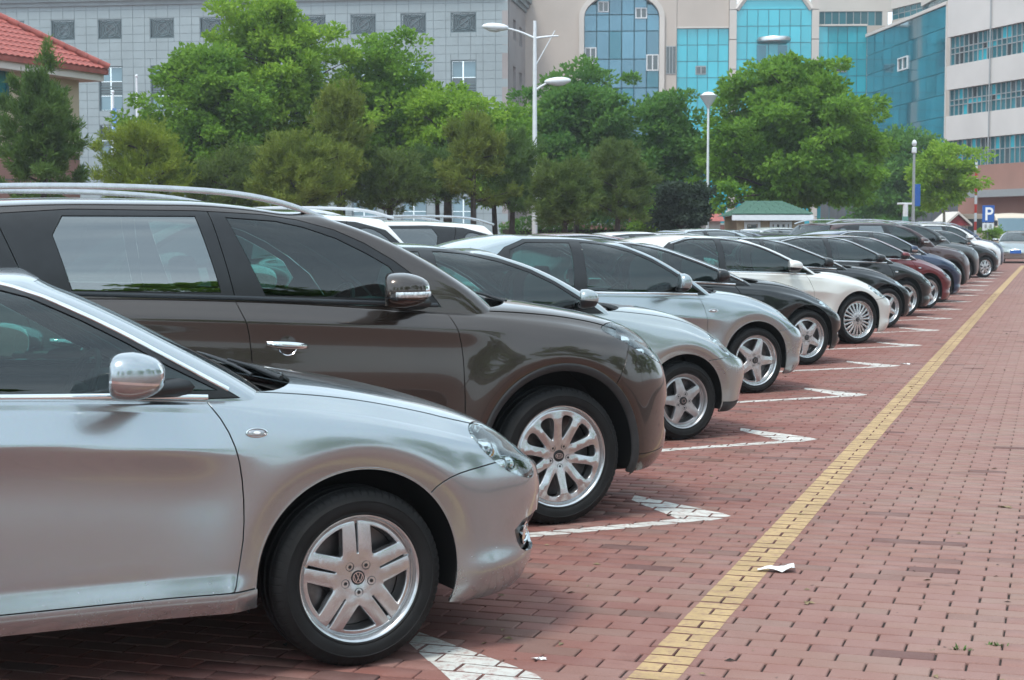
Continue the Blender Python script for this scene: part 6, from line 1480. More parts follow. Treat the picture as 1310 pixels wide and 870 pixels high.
    m1 = (b - a) * .22; ztop = hz(990, -4); gb = [(a, zg), (b, zg), (b - m1 * .55, ztop), (a + m1 * .55, ztop)]
    g = MB(); V = [pl.M @ Vector((p[0], 0, p[1])) for p in gb] + [pl.M @ Vector((p[0], -.5, p[1])) for p in gb]; g.add(V, [(0, 1, 2, 3), (4, 7, 6, 5), (0, 4, 5, 1), (1, 5, 6, 2), (2, 6, 7, 3), (3, 7, 4, 0)]); g.build('gable_glass', M_TEAL, B)
    for p, q in ((gb[0], gb[3]), (gb[1], gb[2]), (gb[2], gb[3])): MB().tube([pl.M @ Vector((p[0], .1, p[1])), pl.M @ Vector((q[0], .1, q[1]))], .28, 6).build('gable_coping', M_BEIGEL, B)
    # canopy disc of the hall
    c = pl.M @ Vector((hs(989, 52), .6, hz(989, 52))); cmb = MB(); M_ = Matrix.Translation(c) @ Matrix.Diagonal((1.55, .9, 1, 1)); cmb.lathe([(0, .26), (.86, .26), (.97, .12), (.97, -.10), (.86, -.2), (0, -.2)], 28, M_); cmb.build('round_canopy', M_METAL, B, 40)
    for (x0, x1, y0, y1, mt) in ((890, 903.5, 84, 95, M_WIND), (1068, 1083, 81, 92, M_WIND), (968, 980, 58, 84, M_TEALD), (995, 1007, 58, 84, M_TEALD)):
        p, q = sorted((hs(x0, y0), hs(x1, y0))); o_ = .02 if x0 > 940 and x0 < 1040 else -.28; w1 = MB().box((p, o_, hz(x0, y1)), (q, o_ + .06, hz(x0, y0)), pl.M).build('window', M_MULLG if mt is M_WIND else M_TEALD, B)
        if mt is M_WIND:
            for k in range(2): MB().box((p + .08 + k * (q - p) / 2, o_ + .061, hz(x0, y1) + .1), (p + (k + 1) * (q - p) / 2 - .04, o_ + .08, hz(x0, y0) - .1), pl.M).build('pane', M_WIND, w1)
    # --- upper block behind with ribbon windows
    Cc = empty('rear_upper_block'); tag(Cc, 'cream upper storey with a ribbon of small windows above the glass hall', 'building')
    p3 = Plane_(at(1100, 292, 156), 90 - 17.9 + 3); a, b = sorted((p3.hit(1046, 20)[0], p3.hit(1129, 20)[0])); z0, z1 = p3.hit(1090, 33)[1], p3.hit(1090, 14.5)[1]
    wbox(p3, a, b + 14, 0, z0, -.6, 0, MB()).build('wall', M_BEIGE, Cc); wbox(p3, a, b + 14, z1, 34, -.6, 0, MB()).build('parapet_wall', M_BEIGEL, Cc)
    curtain(Cc, p3, a, b, z0, z1, 9, 1, M_WINT, M_MULLG, rng, .004, -.1, .07); b0 = p3.hit(1136, 20)[0]; wbox(p3, b, b0, z0, z1, -.5, 0, MB()).build('pier', M_BEIGEL, Cc)
    # curved ribbon further right, rising
    pts = [(1137, 13, 27, 155), (1175, 11, 24, 150), (1210, 7, 19, 140), (1262, -6, 8, 122)]
    for (xa, ta, ba, da), (xb, tb_, bb, db_) in zip(pts[:-1], pts[1:]):
        A0, B0 = at(xa, 292, da), at(xb, 292, db_); hd = math.degrees(math.atan2(B0.x - A0.x, B0.y - A0.y)); pq = Plane_(A0, hd); L_ = (Vector((B0.x - A0.x, B0.y - A0.y))).length; zb_, zt_ = pq.hit(xa, ba)[1], pq.hit(xa, ta)[1]
        curtain(Cc, pq, 0, L_, zb_, zt_, 5, 2, M_WINT, M_MULLG, rng, .004, -.1, .07); wbox(pq, 0, L_, 0, zb_, -.6, 0, MB()).build('wall', M_BEIGE, Cc); wbox(pq, 0, L_, zt_, 34, -.6, .1, MB()).build('parapet_wall', M_BEIGEL, Cc)
    # --- angled dark teal wall
    D = empty('angled_teal_glass_wall'); tag(D, 'tall dark teal glass wall turned at an angle with one small open window', 'building')
    A0 = pl.M @ Vector((hs(1108), 0, 0)); B0 = at(1207, 292, 128); hd = math.degrees(math.atan2(B0.x - A0.x, B0.y - A0.y)); pd = Plane_(A0, hd); L_ = Vector((B0.x - A0.x, B0.y - A0.y)).length; zt_ = pd.hit(1160, 27)[1]
    for i in range(9):
        for j in range(11): slab(D, 'pane', pd, L_ * i / 9 + .02, L_ * (i + 1) / 9 - .02, zt_ * j / 11 + .02, zt_ * (j + 1) / 11 - .02, -.05, 0, M_TEALD, 290, .005, rng)
    wbox(pd, 0, L_, 0, zt_, -.6, -.1, MB()).build('backing', M_MULL, D); wbox(pd, -.1, L_ + .2, zt_, zt_ + .25, -.6, .15, MB()).build('coping', M_BEIGEL, D); wbox(pd, L_, L_ + .25, 0, zt_ + .25, -.4, .1, MB()).build('corner_post', M_BEIGEL, D)
    a, z1 = pd.hit(1150, 75); b, z0 = pd.hit(1162, 88); f = MB()
    for q in ((a, a + .1, z0, z1), (b - .1, b, z0, z1), (a + .1, b - .1, z0, z0 + .1), (a + .1, b - .1, z1 - .1, z1), ((a + b) / 2 - .04, (a + b) / 2 + .04, z0 + .1, z1 - .1)): wbox(pd, *q, .002, .14, f)
    w1 = f.build('window', M_WFR, D); MB().box((a + .1, .01, z0 + .1), (b - .1, .04, z1 - .1), pd.M).build('pane', M_WIND, w1)
    # --- white banded office
    W_ = empty('banded_office_building'); tag(W_, 'off white office building with three long bands of teal windows above a brown base', 'building')
    A0 = at(1209, 292, 118); B0 = at(1310, 292, 108.5); hd = math.degrees(math.atan2(B0.x - A0.x, B0.y - A0.y)); pw = Plane_(A0, hd); L_ = 16.0
    zz = [pw.hit(1260, y)[1] for y in (211, 175.5, 143, 108, 76, 38, -12)]
    wbox(pw, 0, L_, 0, zz[0], -12, .25, MB()).build('brown_base', M_BROWNW, W_)
    for k, (z0, z1) in enumerate(((zz[1], zz[2]), (zz[3], zz[4]), (zz[5], 36))): wbox(pw, -.15, L_, z0, z1, -12, .0, MB()).build('wall_band', M_WHITEW, W_)
    for k, (z0, z1) in enumerate(((zz[0], zz[1]), (zz[2], zz[3]), (zz[4], zz[5]))):
        wbox(pw, 0, L_, z0, z1, -12, -.6, MB()).build('dark_interior', M_MULL, W_); zb = [z0, z0 + (z1 - z0) * .40, z0 + (z1 - z0) * .60, z1] if k else [z0, z0 + (z1 - z0) * .55, z1]
        ns = 27; mw = .07
        for i in range(ns):
            for j in range(len(zb) - 1): slab(W_, 'pane', pw, L_ * i / ns + mw / 2, L_ * (i + 1) / ns - mw / 2, zb[j] + .03, zb[j + 1] - .03, -.28, -.25, M_WINT if rng.uniform() < .72 else M_TEAL if rng.uniform() < .5 else M_WIND, 290, .012, rng)
            slab(W_, 'mullion', pw, L_ * i / ns - mw / 2, L_ * i / ns + mw / 2, z0, z1, -.3, -.18, M_MULLG)
        for z in zb[1:-1]: slab(W_, 'transom', pw, 0, L_, z - .03, z + .03, -.302, -.19, M_MULLG)
    wbox(pw, 4.6, L_, zz[0] * .62, zz[0] * .70, .25, 1.6, MB()).build('ramp_canopy', M_MULLG, W_)
    MB().tube([pw.M @ Vector((5.6, .12, zz[0])), pw.M @ Vector((5.6, .12, 34))], .05, 6).build('downpipe', M_MULLG, W_)
    fg = Plane_(at(1080, 292, 108), 90 - 17.9); F_ = empty('grey_boundary_fence'); tag(F_, 'dark grey corrugated boundary fence behind the far parked cars', 'fence')
    a, b = fg.hit(1050, 280)[0], fg.hit(1235, 280)[0]; n = int((b - a) / .55)
    for i in range(n):
        if i % 2: slab(F_, 'fence_panel', fg, a + i * .55, a + i * .55 + .53, 0, 4.2, -.1, 0, M_FENCE)
        else: slab(F_, 'fence_panel', fg, a + i * .55, a + i * .55 + .53, 0, 4.2, -.16, -.06, M_FENCE)
M_FENCE = simple('dark_grey_fence', (.10, .11, .12), .6, .2, .2, 1)
glass_complex()
def tiled_house():
    R = empty('red_roofed_house'); tag(R, 'cream house with red tiled hip roof at the left edge', 'house'); u = Plane_(at(104, 292, 60), 4.7)
    # s=0 is the far corner; the wall comes towards the camera on negative s
    cn = u; ze = u.hit(104, 88.5)[1]; L = -26
    mb = MB(); ws = []
    for (x0, x1, y0, y1) in ((29, 59, 87, 142), (-12, 14, 80, 136), (-60, -32, 74, 130)): a, zt = u.hit(x1, y0); b, zb = u.hit(x0, y1); ws.append((b, a, zb, u.hit(x1, y0)[1]))
    zbrk = u.hit(80, 193)[1]; xs = sorted([0, L] + [q for w_ in ws for q in w_[:2]])
    for a, b in zip(xs[:-1], xs[1:]):
        m_ = (a + b) / 2; hh = sorted([(w_[2], w_[3]) for w_ in ws if w_[0] < m_ < w_[1]]); z = zbrk
        for z0, z1 in hh: wbox(u, a, b, z, z0, -.4, 0, mb); z = z1
        wbox(u, a, b, z, ze, -.4, 0, mb)
    mb.build('wall', simple('cream_plaster', (.52, .44, .32), .85, 0, .05, .5), R); wbox(u, L, 0, zbrk - .12, zbrk, -.4, .12, MB()).build('string_course', M_BEIGEL, R)
    wbox(u, L, -.002, 0, zbrk - .12, -.4, -.03, MB()).build('lower_wall', M_STONEJ, R); M_PINK = simple('pink_brown_tile', (.36, .20, .17), .6, 0, .12, .8)
    zz = 0; k = 0
    while zz < zbrk - .2:
        for i in range(14): slab(R, 'wall_tile', u, -(i + 1) * .92 + .02, -i * .92 - .02, zz + .02, min(zz + .78, zbrk - .13), -.03, .0, M_PINK)
        zz += .8
    for b, a, zb, zt in ws:
        f = MB()
        for q in ((b, b + .08, zb, zt), (a - .08, a, zb, zt), (b + .08, a - .08, zb, zb + .08), (b + .08, a - .08, zt - .08, zt), ((a + b) / 2 - .04, (a + b) / 2 + .04, zb + .08, zt - .08)): wbox(u, *q, -.2, -.1, f)
        w_ = f.build('window', M_MULL, R)
        for (p, q) in ((b + .09, (a + b) / 2 - .05), ((a + b) / 2 + .05, a - .09)): wbox(u, p, q, zb + .09, zt - .09, -.19, -.16, MB()).build('pane', M_WINT, w_)
    ov = .62; e0 = u.hit(144, 84); rise = 5.1; dep = 7.5
    fas = MB(); wbox(u, L - ov, ov, ze - .42, ze, -.0, ov, fas); fas.box((-.0, -14, ze - .421), (ov, -.001, ze - .001), u.M); fas.build('eave_fascia', M_BEIGEL, R)
    # hip roof: near slope and end slope; rows of tiles follow the slope
    T = MB()
    c0 = Vector((ov + .12, ov + .12, ze)); ridge_s = -dep
    sl = math.hypot(dep + ov, rise); V = [u.M @ Vector(p) for p in ((L - ov, ov + .12, ze), (ov + .12, ov + .12, ze), (-dep, -dep, ze + rise), (L - ov, -dep, ze + rise))]
    T.add(V + [v - Vector((0, 0, .18)) for v in V], [(0, 1, 2, 3), (7, 6, 5, 4), (0, 4, 5, 1), (1, 5, 6, 2)]); V = [u.M @ Vector(p) for p in ((ov + .12, ov + .12, ze), (ov + .12, -2 * dep - ov, ze), (-dep, -dep, ze + rise))]; T.add(V + [v - Vector((0, 0, .18)) for v in V], [(0, 1, 2), (5, 4, 3), (0, 3, 4, 1)]); T.build('roof_deck', M_ROOFT, R)
    tm = MB(); n = 5
    pr = [(-.5 + i / n, .32 * math.sin(PI * i / n)) for i in range(n + 1)]; V = [(x * .30, -.22, z * .30 * .5) for x, z in pr] + [(x * .30, .22, z * .30 * .5 - .03) for x, z in pr]; tm.add(V, [(i, i + 1, n + 2 + i, n + 1 + i) for i in range(n)] + [tuple(range(n, -1, -1))]); tme = tm.mesh('tile')
    run = dep + ov + .12; rows = int(sl / .38); ang = math.atan2(rise, dep + ov); tiles = []
    for j in range(rows):
        t = (j + .5) / rows; y = ov + .12 - run * t; z = ze + rise * t + .03; send = ov + .12 - run * t
        for i in range(int((send - L) / .31)):
            s_ = send - .15 - i * .31; tiles.append((i + j * .3, Matrix.Translation((s_, y, z)) @ Matrix.Rotation(-(ang), 4, 'X') @ Matrix.Rotation(PI, 4, 'Z')))
        # end slope
        for i in range(int(2 * (run * (1 - t)) / .31)):
            tiles.append((i + 40, Matrix.Translation((ov + .12 - run * t, y - .15 - i * .31, z)) @ Matrix.Rotation(-PI / 2, 4, 'Z') @ Matrix.Rotation(-ang, 4, 'X') @ Matrix.Rotation(PI, 4, 'Z')))
    tiles.sort(key=lambda q: q[0])
    for _, M in tiles: piece(R, None, 'roof_tile', tme, u.M @ M, M_ROOFT, 280, None, STASH)
    for p, q in (((ov + .12, ov + .12, ze + .08), (-dep, -dep, ze + rise + .08)), ((L - ov, -dep, ze + rise + .06), (-dep, -dep, ze + rise + .06))):
        a, b = u.M @ Vector(p), u.M @ Vector(q); m_ = int((b - a).length / .42)
        for i in range(m_): c, d = a.lerp(b, i / m_), a.lerp(b, (i + 1.1) / m_); MB().tube([c, d + Vector((0, 0, .03))], [.15, .11], 8).build('hip_tile', M_ROOFT, R, 50)
tiled_house()
flush()
# ------------------------------------------------------------------ street furniture and small buildings
M_POLEW = simple('white_painted_pole', (.68, .71, .74), .4, 0, .06); M_BLUES = simple('blue_sign_face', (.015, .10, .38), .4, 0, .05); M_WSIGN = simple('white_sign_print', (.8, .82, .84), .4, 0, 0)
def frame_at(px, dist, px_base=None):
    g = at(px, 292, dist); return (g.x, g.y, 0)
RT = Vector((math.cos(YAW), math.sin(YAW), 0))      # picture-right on the ground
def lamp_tall():
    d = 60; sc = F / d; R = empty('street_lamp', frame_at(684, d)); tag(R, 'tall white double arm street lamp rising through the trees', 'street lamp')
    z = lambda y: CAM_H + (292 - y) / sc; mb = MB(); mb.tube([(0, 0, 0), (0, 0, z(180)), (0, 0, z(30))], [.105, .085, .055], 12); mb.tube([(0, 0, 0), (0, 0, .5)], .15, 12); mb.build('pole', M_POLEW, R, 50)
    def arm(x1, y1, y0, flip, brace):
        a = MB(); e = RT * ((x1 - 684) / sc); pts = []
        for i in range(7): t = i / 6; pts.append(Vector((e.x * t, e.y * t, z(y0) + (z(y1) - z(y0)) * math.sin(t * PI / 2))))
        a.tube(pts, [.045 - .003 * i for i in range(7)], 8)
        if brace: a.tube([(0, 0, z(brace)), Vector((e.x * .85, e.y * .85, z(y0 - 8) + .05))], .02, 6)
        o = a.build('arm', M_POLEW, R, 50); return e
    for (x1, y1, y0, br, head) in ((640, 39, 52, None, True), (714, 49, 52, 88, False), (707, 107, 118, None, True)):
        e = arm(x1, y1, y0, 0, br)
        if head:
            dirn = e.normalized(); c = Vector((e.x, e.y, z(y1))) + dirn * .05; ang = math.atan2(dirn.y, dirn.x)
            M = Matrix.Translation(c) @ Matrix.Rotation(ang, 4, 'Z') @ Matrix.Rotation(-.06, 4, 'Y'); h = MB(); h.sphere((.12, 0, .03), (.48, .17, .14), 16, 10); h.v = [tuple(M @ Vector(p)) for p in h.v]; ho = h.build('lamp_head', M_POLEW, R, 60)
            g = MB(); g.sphere((.16, 0, -.03), (.30, .13, .12), 14, 8); g.v = [tuple(M @ Vector(p)) for p in g.v]; g.build('lamp_glass', M_LENSW, ho, 60)
M_LENSW = simple('frosted_lamp_glass', (.55, .58, .60), .15, 0, 0)
lamp_tall()
def lamp_funnel():
    d = 62; sc = F / d; R = empty('garden_lamp', frame_at(905, d)); tag(R, 'white post lamp with funnel shaped head beside the dome shaped tree', 'street lamp'); z = lambda y: CAM_H + (292 - y) / sc
    MB().tube([(0, 0, 0), (0, 0, z(137))], [.06, .04], 10).build('pole', M_POLEW, R, 50)
    MB().lathe([(.05, z(140)), (.09, z(137)), (.30, z(126)), (.33, z(124)), (.31, z(124)), (.07, z(134))], 20, None, True).build('funnel', M_LENSW, R, 40); MB().lathe([(0, z(119)), (.16, z(120)), (.24, z(122.5)), (.33, z(123.8)), (0, z(124))], 20).build('cap', M_POLEW, R, 40)
lamp_funnel()
def sign_pole():
    d = 70; sc = F / d; z = lambda y: CAM_H + (292 - y) / sc
    R = empty('camera_pole', frame_at(1168, d)); tag(R, 'slim grey pole with a camera on top and a narrow blue banner', 'pole'); MB().tube([(0, 0, 0), (0, 0, z(196))], [.08, .05], 10).build('pole', M_MULLG, R, 50)
    MB().sphere((0, 0, z(184)), (.10, .10, .14), 12, 8).build('camera_dome', M_POLEW, R, 60); MB().lathe([(.06, z(197)), (.10, z(196)), (.10, z(190)), (.06, z(189))], 12).build('collar', M_POLEW, R, 40)
    b = MB(); b.bbox((-.02, -.03, z(264)), (.28, .03, z(236)), .01, Matrix.Rotation(YAW, 4, 'Z')); b.build('banner', M_BLUES, R)
    R2 = empty('green_post', frame_at(1158, 72)); tag(R2, 'short pale post with a green lower part and a flat lamp on top', 'post'); z2 = lambda y: CAM_H + (292 - y) / (F / 72)
    MB().tube([(0, 0, 0), (0, 0, z2(277))], .13, 10).build('lower_post', simple('pale_green_metal', (.12, .30, .25), .5, 0, .05), R2, 50); MB().tube([(0, 0, z2(277)), (0, 0, z2(261))], .11, 10).build('upper_post', M_POLEW, R2, 50); MB().bbox((-.35, -.08, z2(262)), (.35, .08, z2(259.5)), .02, Matrix.Rotation(YAW, 4, 'Z')).build('lamp_bar', M_POLEW, R2)
sign_pole()
def barrier():
    d = 80; sc = F / d; z = lambda y: CAM_H + (292 - y) / sc; R = empty('barrier_gate', frame_at(1246, d)); tag(R, 'raised red and white striped barrier arm at the car park exit', 'barrier')
    RM = Matrix.Rotation(YAW, 4, 'Z'); mb = MB(); mb.bbox((-.18, -.2, 0), (.18, .2, 1.05), .03, RM); mb.build('housing', M_POLEW, R); red = simple('red_barrier_paint', (.50, .03, .02), .4, 0, 0)
    z0 = 1.06; z1 = z(206); n = 9
    for i in range(n): MB().bbox((-.06, -.24, z0 + (z1 - z0) * i / n), (.06, -.205, z0 + (z1 - z0) * (i + 1) / n - .003), .006, RM).build('arm_stripe', red if i % 2 else M_POLEW, R)
barrier()
def p_sign():
    d = 84; sc = F / d; z = lambda y: CAM_H + (292 - y) / sc; R = empty('parking_sign', frame_at(1263.5, d)); tag(R, 'square blue parking sign with a white letter P on a post', 'sign'); RM = Matrix.Rotation(YAW, 4, 'Z'); hw = 7.6 / sc
    MB().tube([(0, 0, 0), (0, 0, z(265))], .04, 8).build('post', M_MULLG, R, 50); b = MB().bbox((-hw, -.09, z(284.5)), (hw, -.05, z(263)), .01, RM).build('sign_plate', M_BLUES, R)
    H_ = z(265.5) - z(282); zc = z(282); lt = MB(); t = H_ * .17; x0 = -H_ * .24
    lt.box((x0, -.10, zc), (x0 + t, -.092, zc + H_), RM); c = [(0, H_ - t / 2)] ; pts = [(x0 + t, H_ - t / 2), (x0 + t + H_ * .16, H_ - t / 2)]
    for k in range(9): a = PI / 2 - PI * k / 8; pts.append((x0 + t + H_ * .16 + H_ * .20 * math.cos(a), H_ * .715 + H_ * .20 * math.sin(a)))
    pts.append((x0 + t, H_ * .515)); s_ = strokes([pts], t, 0); V = [RM @ Vector((p[0], -.098 - p[2], zc + p[1])) for p in s_.v]; lt.add(V, s_.f); lt.build('letter_p', M_WSIGN, b)
    MB().bbox((-hw * .95, -.09, z(295)), (hw * .95, -.05, z(285.5)), .01, RM).build('lower_plate', M_POLEW, R)
    w2 = MB(); w2.box((-hw * .6, -.10, z(292)), (-hw * .25, -.092, z(287)), RM); w2.box((hw * .2, -.10, z(292)), (hw * .6, -.092, z(287)), RM); w2.build('pictogram', M_MULLG, R)
p_sign()
def booth():
    d = 82; sc = F / d; z = lambda y: CAM_H + (292 - y) / sc; R = empty('guard_booth', frame_at(1224, d)); tag(R, 'small guard booth with a dark red gabled roof and white edges', 'hut'); RM = Matrix.Rotation(YAW, 4, 'Z'); hw = 15.5 / sc; mar = simple('dark_red_gable', (.30, .035, .045), .6, 0, .05)
    mb = MB(); mb.box((-hw * .72, 0, 0), (hw * .72, 2.2, z(289)), RM); mb.build('walls', M_BEIGEL, R); MB().box((-hw * .5, -.03, 1.0), (hw * .5, -.002, z(290.5)), RM).build('window', M_WIND, R)
    g = MB(); V = [RM @ Vector(p) for p in ((-hw * .95, -.2, z(288.5)), (hw * .95, -.2, z(288.5)), (0, -.2, z(275.5)), (-hw * .95, 2.4, z(288.5)), (hw * .95, 2.4, z(288.5)), (0, 2.4, z(275.5)))]; g.add(V, [(0, 1, 2), (5, 4, 3), (0, 3, 4, 1), (1, 4, 5, 2), (2, 5, 3, 0)]); g.build('gable', mar, R)
    for sg in (-1, 1):
        r = MB(); a = Vector((sg * hw * 1.12, 0, z(289.5))); b = Vector((0, 0, z(274))); V = [RM @ (p + Vector((0, y, h))) for y in (-.35, 2.6) for p in (a, b) for h in (0, .12)]; r.add(V, [(0, 1, 3, 2), (4, 6, 7, 5), (1, 5, 7, 3), (0, 2, 6, 4), (0, 4, 5, 1), (2, 3, 7, 6)]); r.build('roof_slope', M_BEIGEL, R)
booth()
def green_hut():
    d = 57; sc = F / d; z = lambda y: CAM_H + (292 - y) / sc; R = empty('green_roofed_hut', frame_at(986, d)); tag(R, 'cream hut with a green shingled hip roof and white windows', 'hut'); RM = Matrix.Rotation(YAW, 4, 'Z'); hw = 43 / sc
    MB().box((-hw, 0, 0), (hw, 3.4, z(276.5)), RM).build('walls', simple('tan_hut_wall', (.42, .32, .22), .8, 0, .06), R)
    e = 51.5 / sc; rt = 22 / sc; za, zb = z(276), z(259); V = [RM @ Vector(p) for p in ((-e, -.35, za), (e, -.35, za), (e, 3.8, za), (-e, 3.8, za), (-rt, 1.7, zb), (rt, 1.7, zb))]; g = MB(); g.add(V, [(0, 1, 5, 4), (1, 2, 5), (2, 3, 4, 5), (3, 0, 4), (3, 2, 1, 0)]); g.build('roof_deck', M_GREENR, R)
    n = 9
    for j in range(n):
        t = j / n; x = e + (rt - e) * t; y = -.35 + 2.05 * t; zz = za + (zb - za) * t; m_ = max(2, int(2 * x / .36))
        for i in range(m_):
            x0 = -x + 2 * x * i / m_ + .006; x1 = -x + 2 * x * (i + 1) / m_ - .006; M = RM @ Matrix.Translation(((x0 + x1) / 2, y + .115, zz + .085)) @ Matrix.Rotation(math.atan2(zb - za, 2.05) * .93, 4, 'X') @ Matrix.Diagonal((x1 - x0, .27, .035, 1)); piece(R, None, 'shingle', UNIT, M, M_GREENR, 280, None, STASH)
    f = MB(); f.box((-e, -.42, za - .16), (e, -.352, za + .02), RM); f.build('eave_board', M_POLEW, R)
    for (x0, x1, k) in ((-1.02, -.62, 1), (-.28, .42, 4)):
        a, b = hw * x0 + 12 / sc * 0, hw * x1; f = MB(); z0, z1 = .9, z(283.5)
        if k == 1: a, b = (952 - 986) / sc, (972.5 - 986) / sc
        else: a, b = (984.5 - 986) / sc, (1012.5 - 986) / sc
        for q in ((a, a + .09, z0, z1), (b - .09, b, z0, z1), (a + .09, b - .09, z0, z0 + .09), (a + .09, b - .09, z1 - .09, z1)): f.box((q[0], -.08, q[2]), (q[1], -.002, q[3]), RM)
        for i in range(1, k): xm = a + (b - a) * i / k; f.box((xm - .05, -.07, z0 + .09), (xm + .05, -.003, z1 - .09), RM)
        w_ = f.build('window', M_WFR, R)
        for i in range(k): MB().box((a + .09 + (b - a - .18) * i / k + .03, -.03, z0 + .1), (a + .09 + (b - a - .18) * (i + 1) / k - .03, -.001, z1 - .1), RM).build('pane', M_WIND, w_)
green_hut()
def low_house():
    d = 88; sc = F / d; z = lambda y: CAM_H + (292 - y) / sc; R = empty('red_roofed_shed', frame_at(892, d)); tag(R, 'low shed with a dark red roof left of the green roofed hut', 'shed'); RM = Matrix.Rotation(YAW, 4, 'Z')
    MB().box((-3.2, 0, 0), (1.2, 3, z(283)), RM).build('walls', M_CONC, R); g = MB(); V = [RM @ Vector(p) for p in ((-3.4, -.3, z(283)), (1.4, -.3, z(283)), (1.4, 1.6, z(270)), (-3.4, 1.6, z(270)), (-3.4, 3.3, z(283)), (1.4, 3.3, z(283)))]; g.add(V, [(0, 1, 2, 3), (3, 2, 5, 4), (0, 3, 4), (1, 5, 2), (0, 4, 5, 1)]); g.build('roof', M_ROOFT, R)
    for x in (-1.0, 1.5): MB().tube([RM @ Vector((x, -.4, 0)), RM @ Vector((x, -.4, z(270)))], .07, 8).build('white_post', M_POLEW, R, 50)
    W = empty('low_brick_wall', frame_at(850, 92)); tag(W, 'low red brick garden wall seen between the trunks', 'wall'); MB().box((-5, 0, 0), (6, .25, 1.75), RM).build('wall_body', simple('dull_brick_wall', (.24, .11, .09), .8, 0, .3, 3), W); MB().box((-5.05, -.04, 1.752), (6.05, .29, 1.85), RM).build('coping', M_CONC, W)
    T = empty('blue_awning', frame_at(835, 60)); tag(T, 'small bright blue awning just above the parked roofs', 'awning'); z6 = lambda y: CAM_H + (292 - y) / (F / 60); b = MB(); blu = simple('blue_tarp', (.02, .22, .60), .6, 0, .1)
    V = [RM @ Vector(p) for p in ((-.34, -.2, z6(293)), (.34, -.2, z6(293)), (.30, .25, z6(288.5)), (-.30, .25, z6(288.5)), (-.34, .7, z6(293)), (.34, .7, z6(293)))]; b.add(V + [v - Vector((0, 0, .05)) for v in V], [(0, 1, 2, 3), (3, 2, 5, 4), (6, 9, 8, 7), (9, 10, 11, 8), (0, 6, 7, 1), (4, 5, 11, 10), (0, 3, 9, 6), (3, 4, 10, 9), (1, 7, 8, 2), (2, 8, 11, 5)]); b.build('canopy', blu, T)
    for x in (-.3, .3): MB().tube([RM @ Vector((x, .25, 0)), RM @ Vector((x, .25, z6(289.5)))], .02, 6).build('post', M_POLEW, T, 50)
low_house()
def flagpoles():
    for (px, top, flag, lab) in ((147, 121, True, 'white flagpole with a furled blue and white flag'), (177.5, 101, False, 'bare white flagpole right of the flag')):
        d = 100; sc = F / d; z = lambda y: CAM_H + (292 - y) / sc; R = empty('flagpole', frame_at(px, d)); tag(R, lab, 'flagpole', 'flagpoles before the stone office'); MB().tube([(0, 0, 0), (0, 0, z(top))], [.11, .06], 8).build('pole', M_POLEW, R, 50); MB().sphere((0, 0, z(top) + .08), .1, 8, 6).build('finial', M_POLEW, R, 60)
        if flag:
            V = []; n = 9
            for i in range(n):
                zz = z(140) + (z(172) - z(140)) * i / (n - 1); w_ = .12 + .22 * i / (n - 1)
                for k in range(8): a = 2 * PI * k / 8; q = 1 + .3 * math.cos(3 * a + i * .6); V.append((.1 + w_ * .7 * math.cos(a) * q, .12 * math.sin(a) * q, zz))
            f = MB(); f.add(V, [(i * 8 + k, i * 8 + (k + 1) % 8, (i + 1) * 8 + (k + 1) % 8, (i + 1) * 8 + k) for i in range(n - 1) for k in range(8)]); f.build('furled_flag', simple('blue_white_flag', (.12, .25, .55), .7, 0, .9, 1.2), R, 60)
flagpoles()
def hedge(x0, x1, d, top, label, seed):
    a, b = at(x0, 292, d), at(x1, 292, d); L = (b - a).length; R = empty('clipped_hedge', ((a.x + b.x) / 2, (a.y + b.y) / 2, 0), YAW); tag(R, label, 'hedge', 'hedges behind the parked cars'); h = CAM_H + (292 - top) / (F / d); rng = np.random.default_rng(seed); n = int(L * 900)
    P = np.stack([rng.uniform(-L / 2, L / 2, n), rng.uniform(-.5, .5, n), rng.uniform(0, 1, n) ** .6 * h], 1); P[:, 2] *= 1 + .10 * np.sin(P[:, 0] * 2.1) ; me = leaves_mesh(P, rng.normal(size=(n, 3)) + [0, -.5, .6], .13, rng); link('foliage', me, L_DEEP, R); MB().box((-L / 2 + .1, -.3, 0), (L / 2 - .1, .3, h * .8)).build('stems', M_BARK, R)
hedge(-20, 330, 62, 268, 'dark hedge behind the brown SUV roof rails', 1); hedge(640, 860, 70, 282, 'dark hedge between the street lamp and the purple tree', 2)
hedge(1040, 1180, 92, 284, 'dark hedge behind the far car roofs right of the hut', 3)
flush()
